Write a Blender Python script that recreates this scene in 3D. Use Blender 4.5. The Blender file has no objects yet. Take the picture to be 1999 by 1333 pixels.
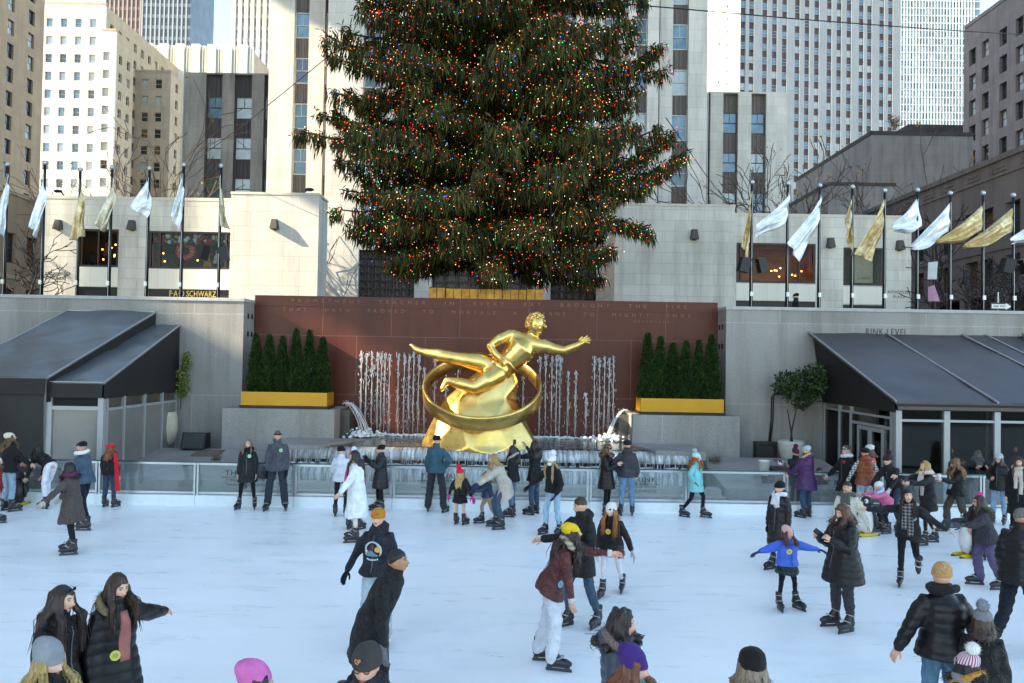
import bpy, math, random
import numpy as np
from mathutils import Vector, Matrix, Euler
from mathutils.bvhtree import BVHTree
random.seed(7); RNG = np.random.default_rng(7)
SC = bpy.context.scene
COL = SC.collection
R = math.radians

# ------------------------------------------------------------------ camera
FPX, CX, CY, CAMZ = 1555.0, 999.5, 666.5, 3.7
PITCH = math.atan(33.5 / FPX); ROLL = 0.0165
_f = Vector((0, math.cos(PITCH), math.sin(PITCH))); _r0 = Vector((1, 0, 0)); _u0 = Vector((0, -math.sin(PITCH), math.cos(PITCH)))
_r = _r0 * math.cos(ROLL) + _u0 * math.sin(ROLL); _u = _u0 * math.cos(ROLL) - _r0 * math.sin(ROLL)
CAMP = Vector((0, 0, CAMZ))
def ray(px, py): return _f + _r * ((px - CX) / FPX) + _u * ((CY - py) / FPX)
def at(px, py, Y):
    d = ray(px, py); return CAMP + d * (Y / d.y)
def atz(px, py, z):
    d = ray(px, py); return CAMP + d * ((z - CAMZ) / d.z)
def atx(px, py, X):
    d = ray(px, py); return CAMP + d * (X / d.x)
def proj(p):
    q = Vector(p) - CAMP; w = q.dot(_f)
    if w <= 0.01: return (-9999, -9999)
    return (CX + FPX * q.dot(_r) / w, CY - FPX * q.dot(_u) / w)
def make_camera():
    cd = bpy.data.cameras.new('camera'); co = bpy.data.objects.new('camera', cd); COL.objects.link(co)
    M = Matrix((( _r.x, _u.x, -_f.x, 0), (_r.y, _u.y, -_f.y, 0), (_r.z, _u.z, -_f.z, CAMZ), (0, 0, 0, 1)))
    co.matrix_world = M; cd.sensor_width = 36; cd.lens = 36 * FPX / 1999; cd.clip_end = 3000; cd.clip_start = 0.1
    SC.camera = co

# ------------------------------------------------------------------ objects
def tag(o, label=None, cat=None, group=None, kind=None):
    if label: o['label'] = label
    if cat: o['category'] = cat
    if group: o['group'] = group
    if kind: o['kind'] = kind
    return o
def put(o, parent):
    COL.objects.link(o)
    if parent is not None:
        o.parent = parent
        t = Vector((0, 0, 0)); p = parent; m = Matrix.Identity(4)
        o.matrix_parent_inverse = WINV.get(parent.name, m)
    return o
WINV = {}
def empty(name, loc, label, cat, group=None, rz=0):
    o = bpy.data.objects.new(name, None); COL.objects.link(o); o.location = loc; o.rotation_euler = (0, 0, rz)
    o.empty_display_size = .1
    tag(o, label, cat, group)
    WINV[o.name] = (Matrix.Translation(Vector(loc)) @ Matrix.Rotation(rz, 4, 'Z')).inverted()
    return o
def lin(h):
    if not isinstance(h, str): return tuple(h)
    h = h.lstrip('#'); c = [int(h[i:i + 2], 16) / 255 for i in (0, 2, 4)]
    return tuple(x / 12.92 if x <= .04045 else ((x + .055) / 1.055) ** 2.4 for x in c)

class MB:
    def __init__(s): s.v = []; s.f = []; s.m = []
    def add(s, v, f, mi=0):
        o = len(s.v); s.v.extend([tuple(p) for p in v]); s.f.extend([tuple(i + o for i in q) for q in f]); s.m.extend([mi] * len(f)); return s
    def quad(s, a, b, c, d, mi=0): return s.add([a, b, c, d], [(0, 1, 2, 3)], mi)
    def box(s, x0, x1, y0, y1, z0, z1, mi=0):
        return s.obox(((x0 + x1) / 2, (y0 + y1) / 2, (z0 + z1) / 2), ((x1 - x0) / 2, 0, 0), (0, (y1 - y0) / 2, 0), (0, 0, (z1 - z0) / 2), mi)
    def obox(s, c, a, b, d, mi=0):
        c, a, b, d = Vector(c), Vector(a), Vector(b), Vector(d)
        v = [c + a * i + b * j + d * k for k in (-1, 1) for j in (-1, 1) for i in (-1, 1)]
        return s.add(v, [(0, 2, 3, 1), (4, 5, 7, 6), (0, 1, 5, 4), (2, 6, 7, 3), (0, 4, 6, 2), (1, 3, 7, 5)], mi)
    def bar(s, p, q, w, h=None, mi=0):
        p, q = Vector(p), Vector(q); d = q - p; L = d.length; d.normalize(); h = h or w
        a = d.cross(Vector((0, 0, 1)))
        if a.length < 1e-3: a = Vector((1, 0, 0))
        a.normalize(); b = d.cross(a)
        return s.obox((p + q) / 2, d * L / 2, a * w / 2, b * h / 2, mi)
    def tube(s, pts, rad, n=8, mi=0, caps=True, ball=False):
        pts = [Vector(p) for p in pts]
        if not hasattr(rad, '__len__'): rad = [rad] * len(pts)
        rad = list(rad)
        if ball:   # rounded ends
            d0 = (pts[0] - pts[1]).normalized(); d1 = (pts[-1] - pts[-2]).normalized(); r0, r1 = rad[0], rad[-1]
            pts = [pts[0] + d0 * r0, pts[0] + d0 * r0 * .75] + pts + [pts[-1] + d1 * r1 * .75, pts[-1] + d1 * r1]
            rad = [r0 * .12, r0 * .68] + rad + [r1 * .68, r1 * .12]
        V = []; nrm = None
        for i, p in enumerate(pts):
            t = (pts[min(i + 1, len(pts) - 1)] - pts[max(i - 1, 0)])
            t = t.normalized() if t.length > 1e-9 else Vector((0, 0, 1))
            if nrm is None:
                nrm = t.cross(Vector((.31, .87, .38)));  nrm = nrm.normalized()
            nrm = (nrm - t * nrm.dot(t))
            nrm = nrm.normalized() if nrm.length > 1e-6 else t.orthogonal().normalized()
            b = t.cross(nrm)
            for k in range(n):
                a = 2 * math.pi * k / n; V.append(p + (nrm * math.cos(a) + b * math.sin(a)) * rad[i])
        F = [(i * n + k, i * n + (k + 1) % n, (i + 1) * n + (k + 1) % n, (i + 1) * n + k) for i in range(len(pts) - 1) for k in range(n)]
        if caps: F.append(tuple(range(n - 1, -1, -1))); F.append(tuple((len(pts) - 1) * n + k for k in range(n)))
        return s.add(V, F, mi)
    def loft(s, rings, n=20, mi=0):     # rings: (centre, axis a (scaled), axis b (scaled))
        V = []
        for c, a, b in rings:
            c, a, b = Vector(c), Vector(a), Vector(b)
            for k in range(n):
                t = 2 * math.pi * k / n; V.append(c + a * math.cos(t) + b * math.sin(t))
        L = len(rings)
        F = [(i * n + k, i * n + (k + 1) % n, (i + 1) * n + (k + 1) % n, (i + 1) * n + k) for i in range(L - 1) for k in range(n)]
        F.append(tuple(range(n - 1, -1, -1))); F.append(tuple((L - 1) * n + k for k in range(n)))
        return s.add(V, F, mi)
    def lathe(s, c, prof, n=24, mi=0, axis=None):   # prof: (r, z)
        c = Vector(c); return s.loft([(c + Vector((0, 0, z)), (r, 0, 0), (0, r, 0)) for r, z in prof], n, mi)
    def ell(s, c, r, n=16, m=10, mi=0, M=None):
        c = Vector(c); r = r if hasattr(r, '__len__') else (r, r, r)
        V = []
        for i in range(1, m):
            ph = math.pi * i / m
            for k in range(n):
                t = 2 * math.pi * k / n
                p = Vector((r[0] * math.sin(ph) * math.cos(t), r[1] * math.sin(ph) * math.sin(t), r[2] * math.cos(ph)))
                V.append(c + (M @ p if M else p))
        a = Vector((0, 0, r[2])); a = M @ a if M else a
        V.append(c + a); V.append(c - a); T = len(V) - 2; B = len(V) - 1
        F = [(i * n + k, (i + 1) * n + k, (i + 1) * n + (k + 1) % n, i * n + (k + 1) % n) for i in range(m - 2) for k in range(n)]
        F += [(T, k, (k + 1) % n) for k in range(n)] + [(B, (m - 2) * n + (k + 1) % n, (m - 2) * n + k) for k in range(n)]
        return s.add(V, F, mi)
    def xform(s, M, start=0):
        s.v[start:] = [tuple(M @ Vector(p)) for p in s.v[start:]]; return s
    def mesh(s, name, mats, smooth=False):
        me = bpy.data.meshes.new(name); me.from_pydata(s.v, [], s.f)
        for m in (mats if isinstance(mats, (list, tuple)) else [mats]): me.materials.append(m)
        if len(me.materials) > 1: me.polygons.foreach_set('material_index', s.m)
        if smooth: me.polygons.foreach_set('use_smooth', [True] * len(me.polygons))
        me.update(); return me
    def build(s, name, mats, parent=None, smooth=False):
        return put(bpy.data.objects.new(name, s.mesh(name, mats, smooth)), parent)

def npmesh(name, V, F, mats, mi=None, smooth=False):     # F: (n,3) or (n,4)
    me = bpy.data.meshes.new(name); k = F.shape[1]
    me.vertices.add(len(V)); me.vertices.foreach_set('co', np.asarray(V, np.float32).ravel())
    me.loops.add(F.size); me.loops.foreach_set('vertex_index', np.asarray(F, np.int32).ravel())
    me.polygons.add(len(F)); me.polygons.foreach_set('loop_start', np.arange(0, F.size, k, dtype=np.int32))
    for m in (mats if isinstance(mats, (list, tuple)) else [mats]): me.materials.append(m)
    if mi is not None: me.polygons.foreach_set('material_index', np.asarray(mi, np.int32))
    me.polygons.foreach_set('use_smooth', np.full(len(F), bool(smooth)))
    me.update(calc_edges=True); return me

TMP = bpy.data.scenes.new('tmp')
def remesh(mb, voxel, smooth=4):
    me = bpy.data.meshes.new('t'); me.from_pydata(mb.v, [], mb.f); o = bpy.data.objects.new('t', me); TMP.collection.objects.link(o)
    m = o.modifiers.new('r', 'REMESH'); m.mode = 'VOXEL'; m.voxel_size = voxel
    if smooth:
        m2 = o.modifiers.new('s', 'SMOOTH'); m2.iterations = smooth; m2.factor = .5
    TMP.view_layers[0].update(); dg = TMP.view_layers[0].depsgraph
    out = bpy.data.meshes.new_from_object(o.evaluated_get(dg))
    bpy.data.objects.remove(o); bpy.data.meshes.remove(me)
    return out
def text_mesh(body, size=1.0, spacing=1.0, extrude=0.0):
    c = bpy.data.curves.new('t', 'FONT'); c.body = body; c.size = size; c.space_character = spacing; c.extrude = extrude; c.align_x = 'CENTER'; c.align_y = 'CENTER'; c.resolution_u = 3
    o = bpy.data.objects.new('t', c); TMP.collection.objects.link(o); TMP.view_layers[0].update(); dg = TMP.view_layers[0].depsgraph
    me = bpy.data.meshes.new_from_object(o.evaluated_get(dg)); bpy.data.objects.remove(o); return me
def text(name, body, size, loc, mat, parent, spacing=1.0, width=None, u=(1, 0, 0), up=(0, 0, 1), extrude=.004):
    me = text_mesh(body, size, spacing, extrude); n = len(me.vertices); co = np.empty(n * 3); me.vertices.foreach_get('co', co); co = co.reshape(-1, 3)
    if width: co[:, 0] *= width / (co[:, 0].max() - co[:, 0].min())
    u = np.array(u, float); up = np.array(up, float); nn = np.cross(u, up)
    w = np.array(loc) + co[:, :1] * u + co[:, 1:2] * up + co[:, 2:3] * nn
    me.vertices.foreach_set('co', w.ravel().astype(np.float32)); me.materials.clear(); me.materials.append(mat); me.update(); me.name = name
    return put(bpy.data.objects.new(name, me), parent)

def waves(P, seed, freq, st=(1, 1, 1), n=7):
    rg = np.random.default_rng(seed); out = np.zeros(len(P)); Q = P * np.array(st)
    for i in range(n):
        k = rg.normal(size=3); k /= np.linalg.norm(k); f = freq * rg.uniform(.6, 1.7)
        out += np.sin(Q @ k * f + rg.uniform(0, 6.28) + 1.3 * np.sin(Q @ np.roll(k, 1) * f * .6))
    return out / n ** .5

# ------------------------------------------------------------------ materials
MATS = {}
def nt(name):
    m = bpy.data.materials.new(name); m.use_nodes = True; t = m.node_tree; b = t.nodes['Principled BSDF']; return m, t, b
def N(t, typ, **kw):
    n = t.nodes.new(typ)
    for k, v in kw.items():
        if k in n.inputs: n.inputs[k].default_value = v
        else: setattr(n, k, v)
    return n
def mixc(t, fac, a, b, mode='MIX'):
    m = t.nodes.new('ShaderNodeMix'); m.data_type = 'RGBA'; m.blend_type = mode
    for key, val in ((0, fac), (6, a), (7, b)):
        if hasattr(val, 'is_output') or isinstance(val, bpy.types.NodeSocket): t.links.new(val, m.inputs[key])
        else: m.inputs[key].default_value = val if key == 0 else (*val[:3], 1)
    return m.outputs[2]
def ramp(t, fac, stops):
    r = t.nodes.new('ShaderNodeValToRGB'); t.links.new(fac, r.inputs[0]); e = r.color_ramp.elements
    while len(e) < len(stops): e.new(.5)
    for i, (p, c) in enumerate(stops): e[i].position = p; e[i].color = (*c[:3], 1) if hasattr(c, '__len__') else (c, c, c, 1)
    return r.outputs[0]
def coords(t, kind='Object', scale=(1, 1, 1)):
    tc = t.nodes.new('ShaderNodeTexCoord'); mp = t.nodes.new('ShaderNodeMapping'); t.links.new(tc.outputs[kind], mp.inputs[0]); mp.inputs['Scale'].default_value = scale
    return mp.outputs[0]
def noise(t, vec, scale, detail=4, rough=.55, dist=0.):
    n = N(t, 'ShaderNodeTexNoise', Scale=scale, Detail=detail, Roughness=rough, Distortion=dist); t.links.new(vec, n.inputs['Vector']); return n.outputs['Fac']
def bump(t, b, h, strength=.3, dist=.02):
    n = N(t, 'ShaderNodeBump', Strength=strength, Distance=dist); t.links.new(h, n.inputs['Height']); t.links.new(n.outputs[0], b.inputs['Normal'])
def sc(c, k): return tuple(min(1, x * k) for x in c[:3])
def mat(name, base, rough=.6, metal=0., var=.12, scale=6., bp=0., bscale=60., spec=.5, sheen=0., coat=0., stretch=(1, 1, 1), emit=None, es=0.):
    key = (name, str(base), rough, metal, var, scale, bp)
    if key in MATS: return MATS[key]
    base = lin(base); m, t, b = nt(name); v = coords(t, 'Object', stretch)
    n1 = noise(t, v, scale, 5)
    c = ramp(t, n1, [(.3, sc(base, 1 - var)), (.7, sc(base, 1 + var))]); t.links.new(c, b.inputs['Base Color'])
    b.inputs['Roughness'].default_value = rough; b.inputs['Metallic'].default_value = metal; b.inputs['Specular IOR Level'].default_value = spec
    if sheen: b.inputs['Sheen Weight'].default_value = sheen
    if coat: b.inputs['Coat Weight'].default_value = coat
    if bp: bump(t, b, noise(t, v, bscale, 3), bp)
    if emit: b.inputs['Emission Color'].default_value = (*lin(emit), 1); b.inputs['Emission Strength'].default_value = es
    MATS[key] = m; return m
def stone(name, base, block=(1.6, .8), joint=.012, var=.10, jdark=.62, speck=0., rough=.75, stain=.25, off=(0, 0), spec=.4, jl=None):
    base = lin(base); m, t, b = nt(name); v = coords(t)
    sx = t.nodes.new('ShaderNodeSeparateXYZ'); t.links.new(v, sx.inputs[0])
    ad = N(t, 'ShaderNodeMath', operation='ADD'); t.links.new(sx.outputs[0], ad.inputs[0]); t.links.new(sx.outputs[1], ad.inputs[1])
    cb = t.nodes.new('ShaderNodeCombineXYZ'); t.links.new(ad.outputs[0], cb.inputs[0]); t.links.new(sx.outputs[2], cb.inputs[1])
    mp = t.nodes.new('ShaderNodeMapping'); t.links.new(cb.outputs[0], mp.inputs[0]); mp.inputs['Location'].default_value = (off[0], off[1], 0)
    br = N(t, 'ShaderNodeTexBrick', Scale=1.0); t.links.new(mp.outputs[0], br.inputs['Vector'])
    br.inputs['Brick Width'].default_value = block[0]; br.inputs['Row Height'].default_value = block[1]; br.inputs['Mortar Size'].default_value = joint; br.inputs['Mortar Smooth'].default_value = .3
    br.inputs['Color1'].default_value = (*sc(base, 1 - var), 1); br.inputs['Color2'].default_value = (*sc(base, 1 + var), 1); br.inputs['Mortar'].default_value = (*(lin(jl) if jl else sc(base, jdark)), 1)
    big = noise(t, v, .35, 6, .65); sv = coords(t, 'Object', (1.2, 1.2, .12)); st = noise(t, sv, 1.0, 6, .7)
    c = mixc(t, 1.0, br.outputs['Color'], ramp(t, big, [(.3, (1 - .5 * stain,) * 3), (.75, (1.06, 1.05, 1.03))]), 'MULTIPLY')
    c = mixc(t, 1.0, c, ramp(t, st, [(.32, (1 - stain, 1 - stain * 1.05, 1 - stain * 1.1)), (.55, (1, 1, 1))]), 'MULTIPLY')
    if speck:
        sp = noise(t, v, 26, 5, .85); c = mixc(t, 1.0, c, ramp(t, sp, [(.3, (1 - speck,) * 3), (.5, (1, 1, 1)), (.7, (1 + speck,) * 3)]), 'MULTIPLY')
    t.links.new(c, b.inputs['Base Color']); b.inputs['Roughness'].default_value = rough; b.inputs['Specular IOR Level'].default_value = spec
    bump(t, b, noise(t, v, 25, 4), .12, .01)
    return m
def glass_mat(name, tint=(.86, .93, .92), gloss=.06, dirt=0.0):
    m = bpy.data.materials.new(name); m.use_nodes = True; t = m.node_tree; t.nodes.clear()
    o = t.nodes.new('ShaderNodeOutputMaterial'); tr = N(t, 'ShaderNodeBsdfTransparent', Color=(*tint, 1)); g = N(t, 'ShaderNodeBsdfGlossy', Roughness=.03)
    fr = N(t, 'ShaderNodeFresnel', IOR=1.45 if dirt else 1.28); mx = t.nodes.new('ShaderNodeMixShader')
    t.links.new(fr.outputs[0], mx.inputs[0]); t.links.new(tr.outputs[0], mx.inputs[1]); t.links.new(g.outputs[0], mx.inputs[2]); last = mx.outputs[0]
    if dirt:
        d = N(t, 'ShaderNodeBsdfDiffuse', Color=(.8, .84, .86, 1)); m2 = t.nodes.new('ShaderNodeMixShader'); m2.inputs[0].default_value = dirt
        t.links.new(last, m2.inputs[1]); t.links.new(d.outputs[0], m2.inputs[2]); last = m2.outputs[0]
    t.links.new(last, o.inputs[0]); return m
def pane_mat(name, base, rough=.06, var=.4, scale=.7):
    m, t, b = nt(name); v = coords(t); n = noise(t, v, scale, 3)
    base = lin(base); t.links.new(ramp(t, n, [(.35, sc(base, 1 - var)), (.65, sc(base, 1 + var))]), b.inputs['Base Color'])
    b.inputs['Roughness'].default_value = rough; b.inputs['Specular IOR Level'].default_value = .9; b.inputs['IOR'].default_value = 1.6
    bump(t, b, noise(t, v, .6, 2), .05, .05); return m
def ribbed(name, base, freq=3.0, rough=.5):
    m, t, b = nt(name); base = lin(base); v = coords(t)
    sx = t.nodes.new('ShaderNodeSeparateXYZ'); t.links.new(v, sx.inputs[0]); ad = N(t, 'ShaderNodeMath', operation='ADD'); t.links.new(sx.outputs[0], ad.inputs[0]); t.links.new(sx.outputs[1], ad.inputs[1])
    cb = t.nodes.new('ShaderNodeCombineXYZ'); t.links.new(ad.outputs[0], cb.inputs[0])
    w = N(t, 'ShaderNodeTexWave', Scale=freq, Distortion=0.0); t.links.new(cb.outputs[0], w.inputs['Vector'])
    n = noise(t, coords(t, 'Object', (3, 3, .5)), 1.5, 4)
    t.links.new(mixc(t, .5, ramp(t, w.outputs['Fac'], [(.2, sc(base, .6)), (.8, sc(base, 1.35))]), ramp(t, n, [(.3, sc(base, .75)), (.7, sc(base, 1.25))])), b.inputs['Base Color'])
    b.inputs['Roughness'].default_value = rough; bump(t, b, w.outputs['Fac'], .6, .05); return m
def cloth(col, kind='plain'):
    key = ('cloth', str(col), kind)
    if key in MATS: return MATS[key]
    base = lin(col); base = sc(base, .5) if max(base) < .045 else base; m, t, b = nt('fabric_' + kind); v = coords(t)
    n = noise(t, v, 9, 5); c = ramp(t, n, [(.3, sc(base, .82)), (.7, sc(base, 1.18))]); rough = .85; sheen = .04
    h = noise(t, v, 160, 2)
    if kind == 'denim':
        f = noise(t, coords(t, 'Object', (1, 1, .4)), 14, 4); c = ramp(t, f, [(.3, sc(base, .72)), (.5, base), (.75, sc(base, 1.4))])
    elif kind == 'tweed':
        f = noise(t, v, 120, 2, .8); c = ramp(t, f, [(.35, sc(base, .35)), (.5, base), (.68, sc(base, 2.6))]); 
    elif kind in ('puff', 'shell'):
        rough = .42 if kind == 'puff' else .55; sheen = 0; h = noise(t, v, 30, 4)
    elif kind == 'leather':
        rough = .33; sheen = 0; h = noise(t, v, 45, 4)
    elif kind == 'knit':
        w = N(t, 'ShaderNodeTexWave', Scale=28.0, Distortion=1.5); w.wave_type = 'RINGS'; w.rings_direction = 'Z'; 
        w = N(t, 'ShaderNodeTexWave', Scale=45.0, Distortion=2.5, bands_direction='Z'); t.links.new(v, w.inputs['Vector']); h = w.outputs['Fac']
        c = mixc(t, .12, c, ramp(t, h, [(.2, sc(base, .72)), (.8, sc(base, 1.2))]))
    elif kind == 'fur':
        f = noise(t, v, 70, 4, .8); c = ramp(t, f, [(.3, sc(base, .45)), (.5, base), (.7, sc(base, 1.9))]); h = f
    elif kind.startswith('plaid'):
        c2 = lin(kind.split(':')[1]); ch = []
        for ax in ('X', 'Z'):
            w = N(t, 'ShaderNodeTexWave', Scale=5.5, bands_direction=ax); t.links.new(v, w.inputs['Vector']); ch.append(w.outputs['Fac'])
        a = ramp(t, ch[0], [(.45, (0, 0, 0)), (.55, (1, 1, 1))]); bb = ramp(t, ch[1], [(.45, (0, 0, 0)), (.55, (1, 1, 1))])
        half = tuple((x + y) / 2 for x, y in zip(base, c2))
        c = mixc(t, bb, mixc(t, a, base, half), mixc(t, a, half, c2))
    elif kind.startswith('ribs'):
        c2 = lin(kind.split(':')[1]); at_ = t.nodes.new('ShaderNodeTexGradient'); at_.gradient_type = 'RADIAL'; t.links.new(v, at_.inputs[0])
        mu = N(t, 'ShaderNodeMath', operation='MULTIPLY'); mu.inputs[1].default_value = 24.0; t.links.new(at_.outputs['Fac'], mu.inputs[0])
        fr = N(t, 'ShaderNodeMath', operation='FRACT'); t.links.new(mu.outputs[0], fr.inputs[0]); h = fr.outputs[0]
        c = ramp(t, fr.outputs[0], [(.45, base), (.55, c2)])
    t.links.new(c, b.inputs['Base Color']); b.inputs['Roughness'].default_value = rough; b.inputs['Sheen Weight'].default_value = sheen; b.inputs['Specular IOR Level'].default_value = .35
    if kind in ('shell', 'plain', 'leather', 'denim', 'tweed'):
        rn = noise(t, coords(t, 'Object', (1, 1, .75)), 6.5, 3, .55, 1.6); pp = N(t, 'ShaderNodeMath', operation='PINGPONG'); pp.inputs[1].default_value = .12; t.links.new(rn, pp.inputs[0])
        bn = N(t, 'ShaderNodeBump', Strength=.75 if max(base) < .2 else .28, Distance=.16); t.links.new(pp.outputs[0], bn.inputs['Height']); b2 = N(t, 'ShaderNodeBump', Strength=.3, Distance=.006); t.links.new(h, b2.inputs['Height']); t.links.new(bn.outputs[0], b2.inputs['Normal']); t.links.new(b2.outputs[0], b.inputs['Normal'])
    else: bump(t, b, h, .35, .006)
    MATS[key] = m; return m
def hair_mat(col):
    key = ('hair', str(col))
    if key in MATS: return MATS[key]
    base = lin(col); m, t, b = nt('hair'); v = coords(t, 'Object', (1, 1, .08)); n = noise(t, v, 75, 4, .7)
    t.links.new(ramp(t, n, [(.3, sc(base, .45)), (.55, base), (.75, sc(base, 1.9))]), b.inputs['Base Color']); b.inputs['Roughness'].default_value = .45
    bump(t, b, n, .5, .01); MATS[key] = m; return m
def skin_mat(col):
    key = ('skin', str(col))
    if key in MATS: return MATS[key]
    base = lin(col); m, t, b = nt('skin'); n = noise(t, coords(t), 22, 4)
    t.links.new(ramp(t, n, [(.3, (base[0] * .96, base[1] * .85, base[2] * .82)), (.7, sc(base, 1.05))]), b.inputs['Base Color'])
    b.inputs['Roughness'].default_value = .5; b.inputs['Subsurface Weight'].default_value = .12; b.inputs['Subsurface Radius'].default_value = (.012, .005, .003)
    MATS[key] = m; return m
# ------------------------------------------------------------------ setting
M = {}
def setup_materials():
    M['lime'] = stone('limestone', '#d5cfc8', (1.9, .85), .012, .05, .68, stain=.22)
    M['lime2'] = stone('limestone_small', '#d6cfc6', (1.5, .62), .012, .06, .66, stain=.28)
    M['lime_plain'] = stone('limestone_far', '#cfc6ba', (3.5, 1.75), .02, .04, .8, stain=.12)
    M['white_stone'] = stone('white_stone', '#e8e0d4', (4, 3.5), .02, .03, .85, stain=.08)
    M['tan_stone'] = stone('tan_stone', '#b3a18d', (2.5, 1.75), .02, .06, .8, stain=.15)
    M['brown_stone'] = stone('brown_stone', '#a18a74', (2.5, 1.75), .02, .06, .8, stain=.18)
    M['dark_stone'] = stone('dark_stone', '#7e7878', (2.2, 1.2), .015, .08, .75, stain=.35)
    M['office_stone'] = stone('office_stone', '#a29c98', (2.2, 1.2), .015, .08, .75, stain=.4)
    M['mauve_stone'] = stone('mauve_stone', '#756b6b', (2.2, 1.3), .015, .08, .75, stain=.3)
    M['granite'] = stone('grey_granite', '#97928f', (4.6, 2.55), .02, .04, 1.3, speck=.34, rough=.55, stain=.3, off=(1.1, .15))
    M['granite_dark'] = stone('wet_granite', '#55504e', (2.6, .6), .01, .08, .7, speck=.25, rough=.3, stain=.3)
    M['red_granite'] = stone('red_granite', '#5e2b21', (2.24, 1.9), .012, .06, 1.2, speck=.2, rough=.42, stain=.3, off=(.35, 1.35), spec=.3, jl='#7d5148')
    M['step'] = stone('pale_step', '#bcb7b2', (2.6, .6), .01, .05, .7, speck=.25, rough=.5, stain=.25)
    M['coping'] = mat('coping', '#a9a6a5', .6, bp=.1)
    M['bronze'] = mat('bronze_frame', '#3a2f2c', .45, .4, var=.15)
    M['black_metal'] = mat('black_metal', '#221e1f', .4, .3)
    M['spandrel'] = ribbed('ribbed_spandrel', '#6b5f5a', 2.6)
    M['spandrel_dark'] = ribbed('dark_ribbed_spandrel', '#4a4446', 2.6)
    M['spandrel_red'] = ribbed('brown_spandrel', '#5a474a', 1.6)
    M['frame_w'] = mat('painted_frame', '#b9b8b4', .5)
    M['frame_d'] = mat('dark_frame', '#3c3638', .5)
    M['pane_d'] = pane_mat('dark_pane', '#20262c'); M['pane_b'] = pane_mat('blue_pane', '#557c90', .04); M['pane_l'] = pane_mat('blind_pane', '#a8b0b2', .15, .15)  # the blue pane holds reflected sky in its base colour
    M['pane_t'] = pane_mat('teal_pane', '#2c4a4c', .04); M['pane_w'] = pane_mat('warm_pane', '#6b4a2a', .1, .6, 2.0)
    M['gold'] = None
    m, t, b = nt('gold_leaf'); v = coords(t); n = noise(t, v, 1.6, 5); t.links.new(ramp(t, n, [(.3, (.78, .47, .13)), (.7, (.95, .66, .25))]), b.inputs['Base Color']); b.inputs['Metallic'].default_value = 1
    n2 = noise(t, v, 7, 4); t.links.new(ramp(t, n2, [(.3, .26), (.7, .40)]), b.inputs['Roughness']); bump(t, b, noise(t, v, 6, 2), .10, .03); M['gold'] = m
    M['brass'] = mat('brass_panel', '#8a6230', .36, .9, var=.45, scale=2.2, bp=.2, bscale=14)
    M['yellow_box'] = mat('yellow_planter', '#c08a22', .42, .35, var=.06, scale=2)
    M['tent'] = mat('tent_fabric', '#52575a', .32, var=.14, bp=.5, bscale=1.6, spec=.6)
    M['tent_r'] = mat('canopy_fabric', '#3d3a3d', .36, var=.1, bp=.2, bscale=2, spec=.5)
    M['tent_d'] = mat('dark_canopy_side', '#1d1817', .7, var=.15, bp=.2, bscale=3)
    M['alu'] = mat('aluminium', '#a3a5a8', .4, .6, var=.06)
    M['white_frame'] = mat('white_tent_frame', '#9ea0a2', .45, .2, var=.05)
    M['frost'] = mat('frosted_panel', '#7a7672', .18, var=.12, scale=1.2, spec=.6)
    M['steel'] = mat('brushed_steel', '#b8bec2', .35, .7, var=.08)
    M['kick'] = mat('white_kick_board', '#dfe8ec', .4, var=.04)
    M['glass'] = glass_mat('barrier_glass', (.87, .93, .93), dirt=.06); M['rail'] = mat('green_glass_edge', '#3f5a58', .2, var=.1)
    M['clear'] = glass_mat('clear_glass', (.72, .74, .74))
    M['etch'] = mat('etched_lettering', '#3a3a40', .6)
    m = bpy.data.materials.new('spray_water'); m.use_nodes = True; t = m.node_tree; b = t.nodes['Principled BSDF']; b.inputs['Base Color'].default_value = (.9, .93, .95, 1); b.inputs['Roughness'].default_value = .15; b.inputs['Transmission Weight'].default_value = .35; b.inputs['Alpha'].default_value = .75; M['spray'] = m
    m, t, b = nt('cascade_water'); v = coords(t, 'Object', (1, .12, .12)); n = noise(t, v, 9, 6, .75); n2 = noise(t, coords(t, 'Object', (.5, .5, .5)), 3, 4)
    c = ramp(t, n, [(.34, (.14, .13, .12)), (.48, (.45, .44, .43)), (.6, (.92, .94, .95))]); t.links.new(mixc(t, 1., c, ramp(t, n2, [(.3, (.6, .6, .6)), (.7, (1.1, 1.1, 1.1))]), 'MULTIPLY'), b.inputs['Base Color']); b.inputs['Roughness'].default_value = .18; bump(t, b, n, .5, .03); M['cascade'] = m
    m, t, b = nt('pool_water'); v = coords(t); n = noise(t, v, 5, 5); t.links.new(ramp(t, n, [(.35, (.03, .026, .024)), (.62, (.08, .075, .07)), (.78, (.5, .52, .54))]), b.inputs['Base Color']); b.inputs['Roughness'].default_value = .08; bump(t, b, n, .35, .05); M['pool'] = m
    M['foam'] = mat('foam', '#e4ebee', .4, var=.1, bp=.5, bscale=30)
    m, t, b = nt('rink_ice'); v = coords(t)
    a = noise(t, coords(t, 'Object', (.16, .5, 1)), 1.0, 6, .6, .5); s1 = noise(t, coords(t, 'Object', (.25, 1.1, 1)), 3.2, 7, .62, .6)
    w = noise(t, coords(t, 'Object', (.12, .35, 1)), 2.2, 3, .5, 2.2)
    ab = N(t, 'ShaderNodeMath', operation='PINGPONG'); ab.inputs[1].default_value = .03; t.links.new(w, ab.inputs[0])
    c = ramp(t, a, [(.38, (.60, .78, .79)), (.49, (.80, .905, .895)), (.58, (.985, .99, .975))])
    c = mixc(t, .5, c, ramp(t, s1, [(.34, (.58, .77, .79)), (.48, (.84, .92, .91)), (.62, (.99, .99, .975))]))
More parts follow.
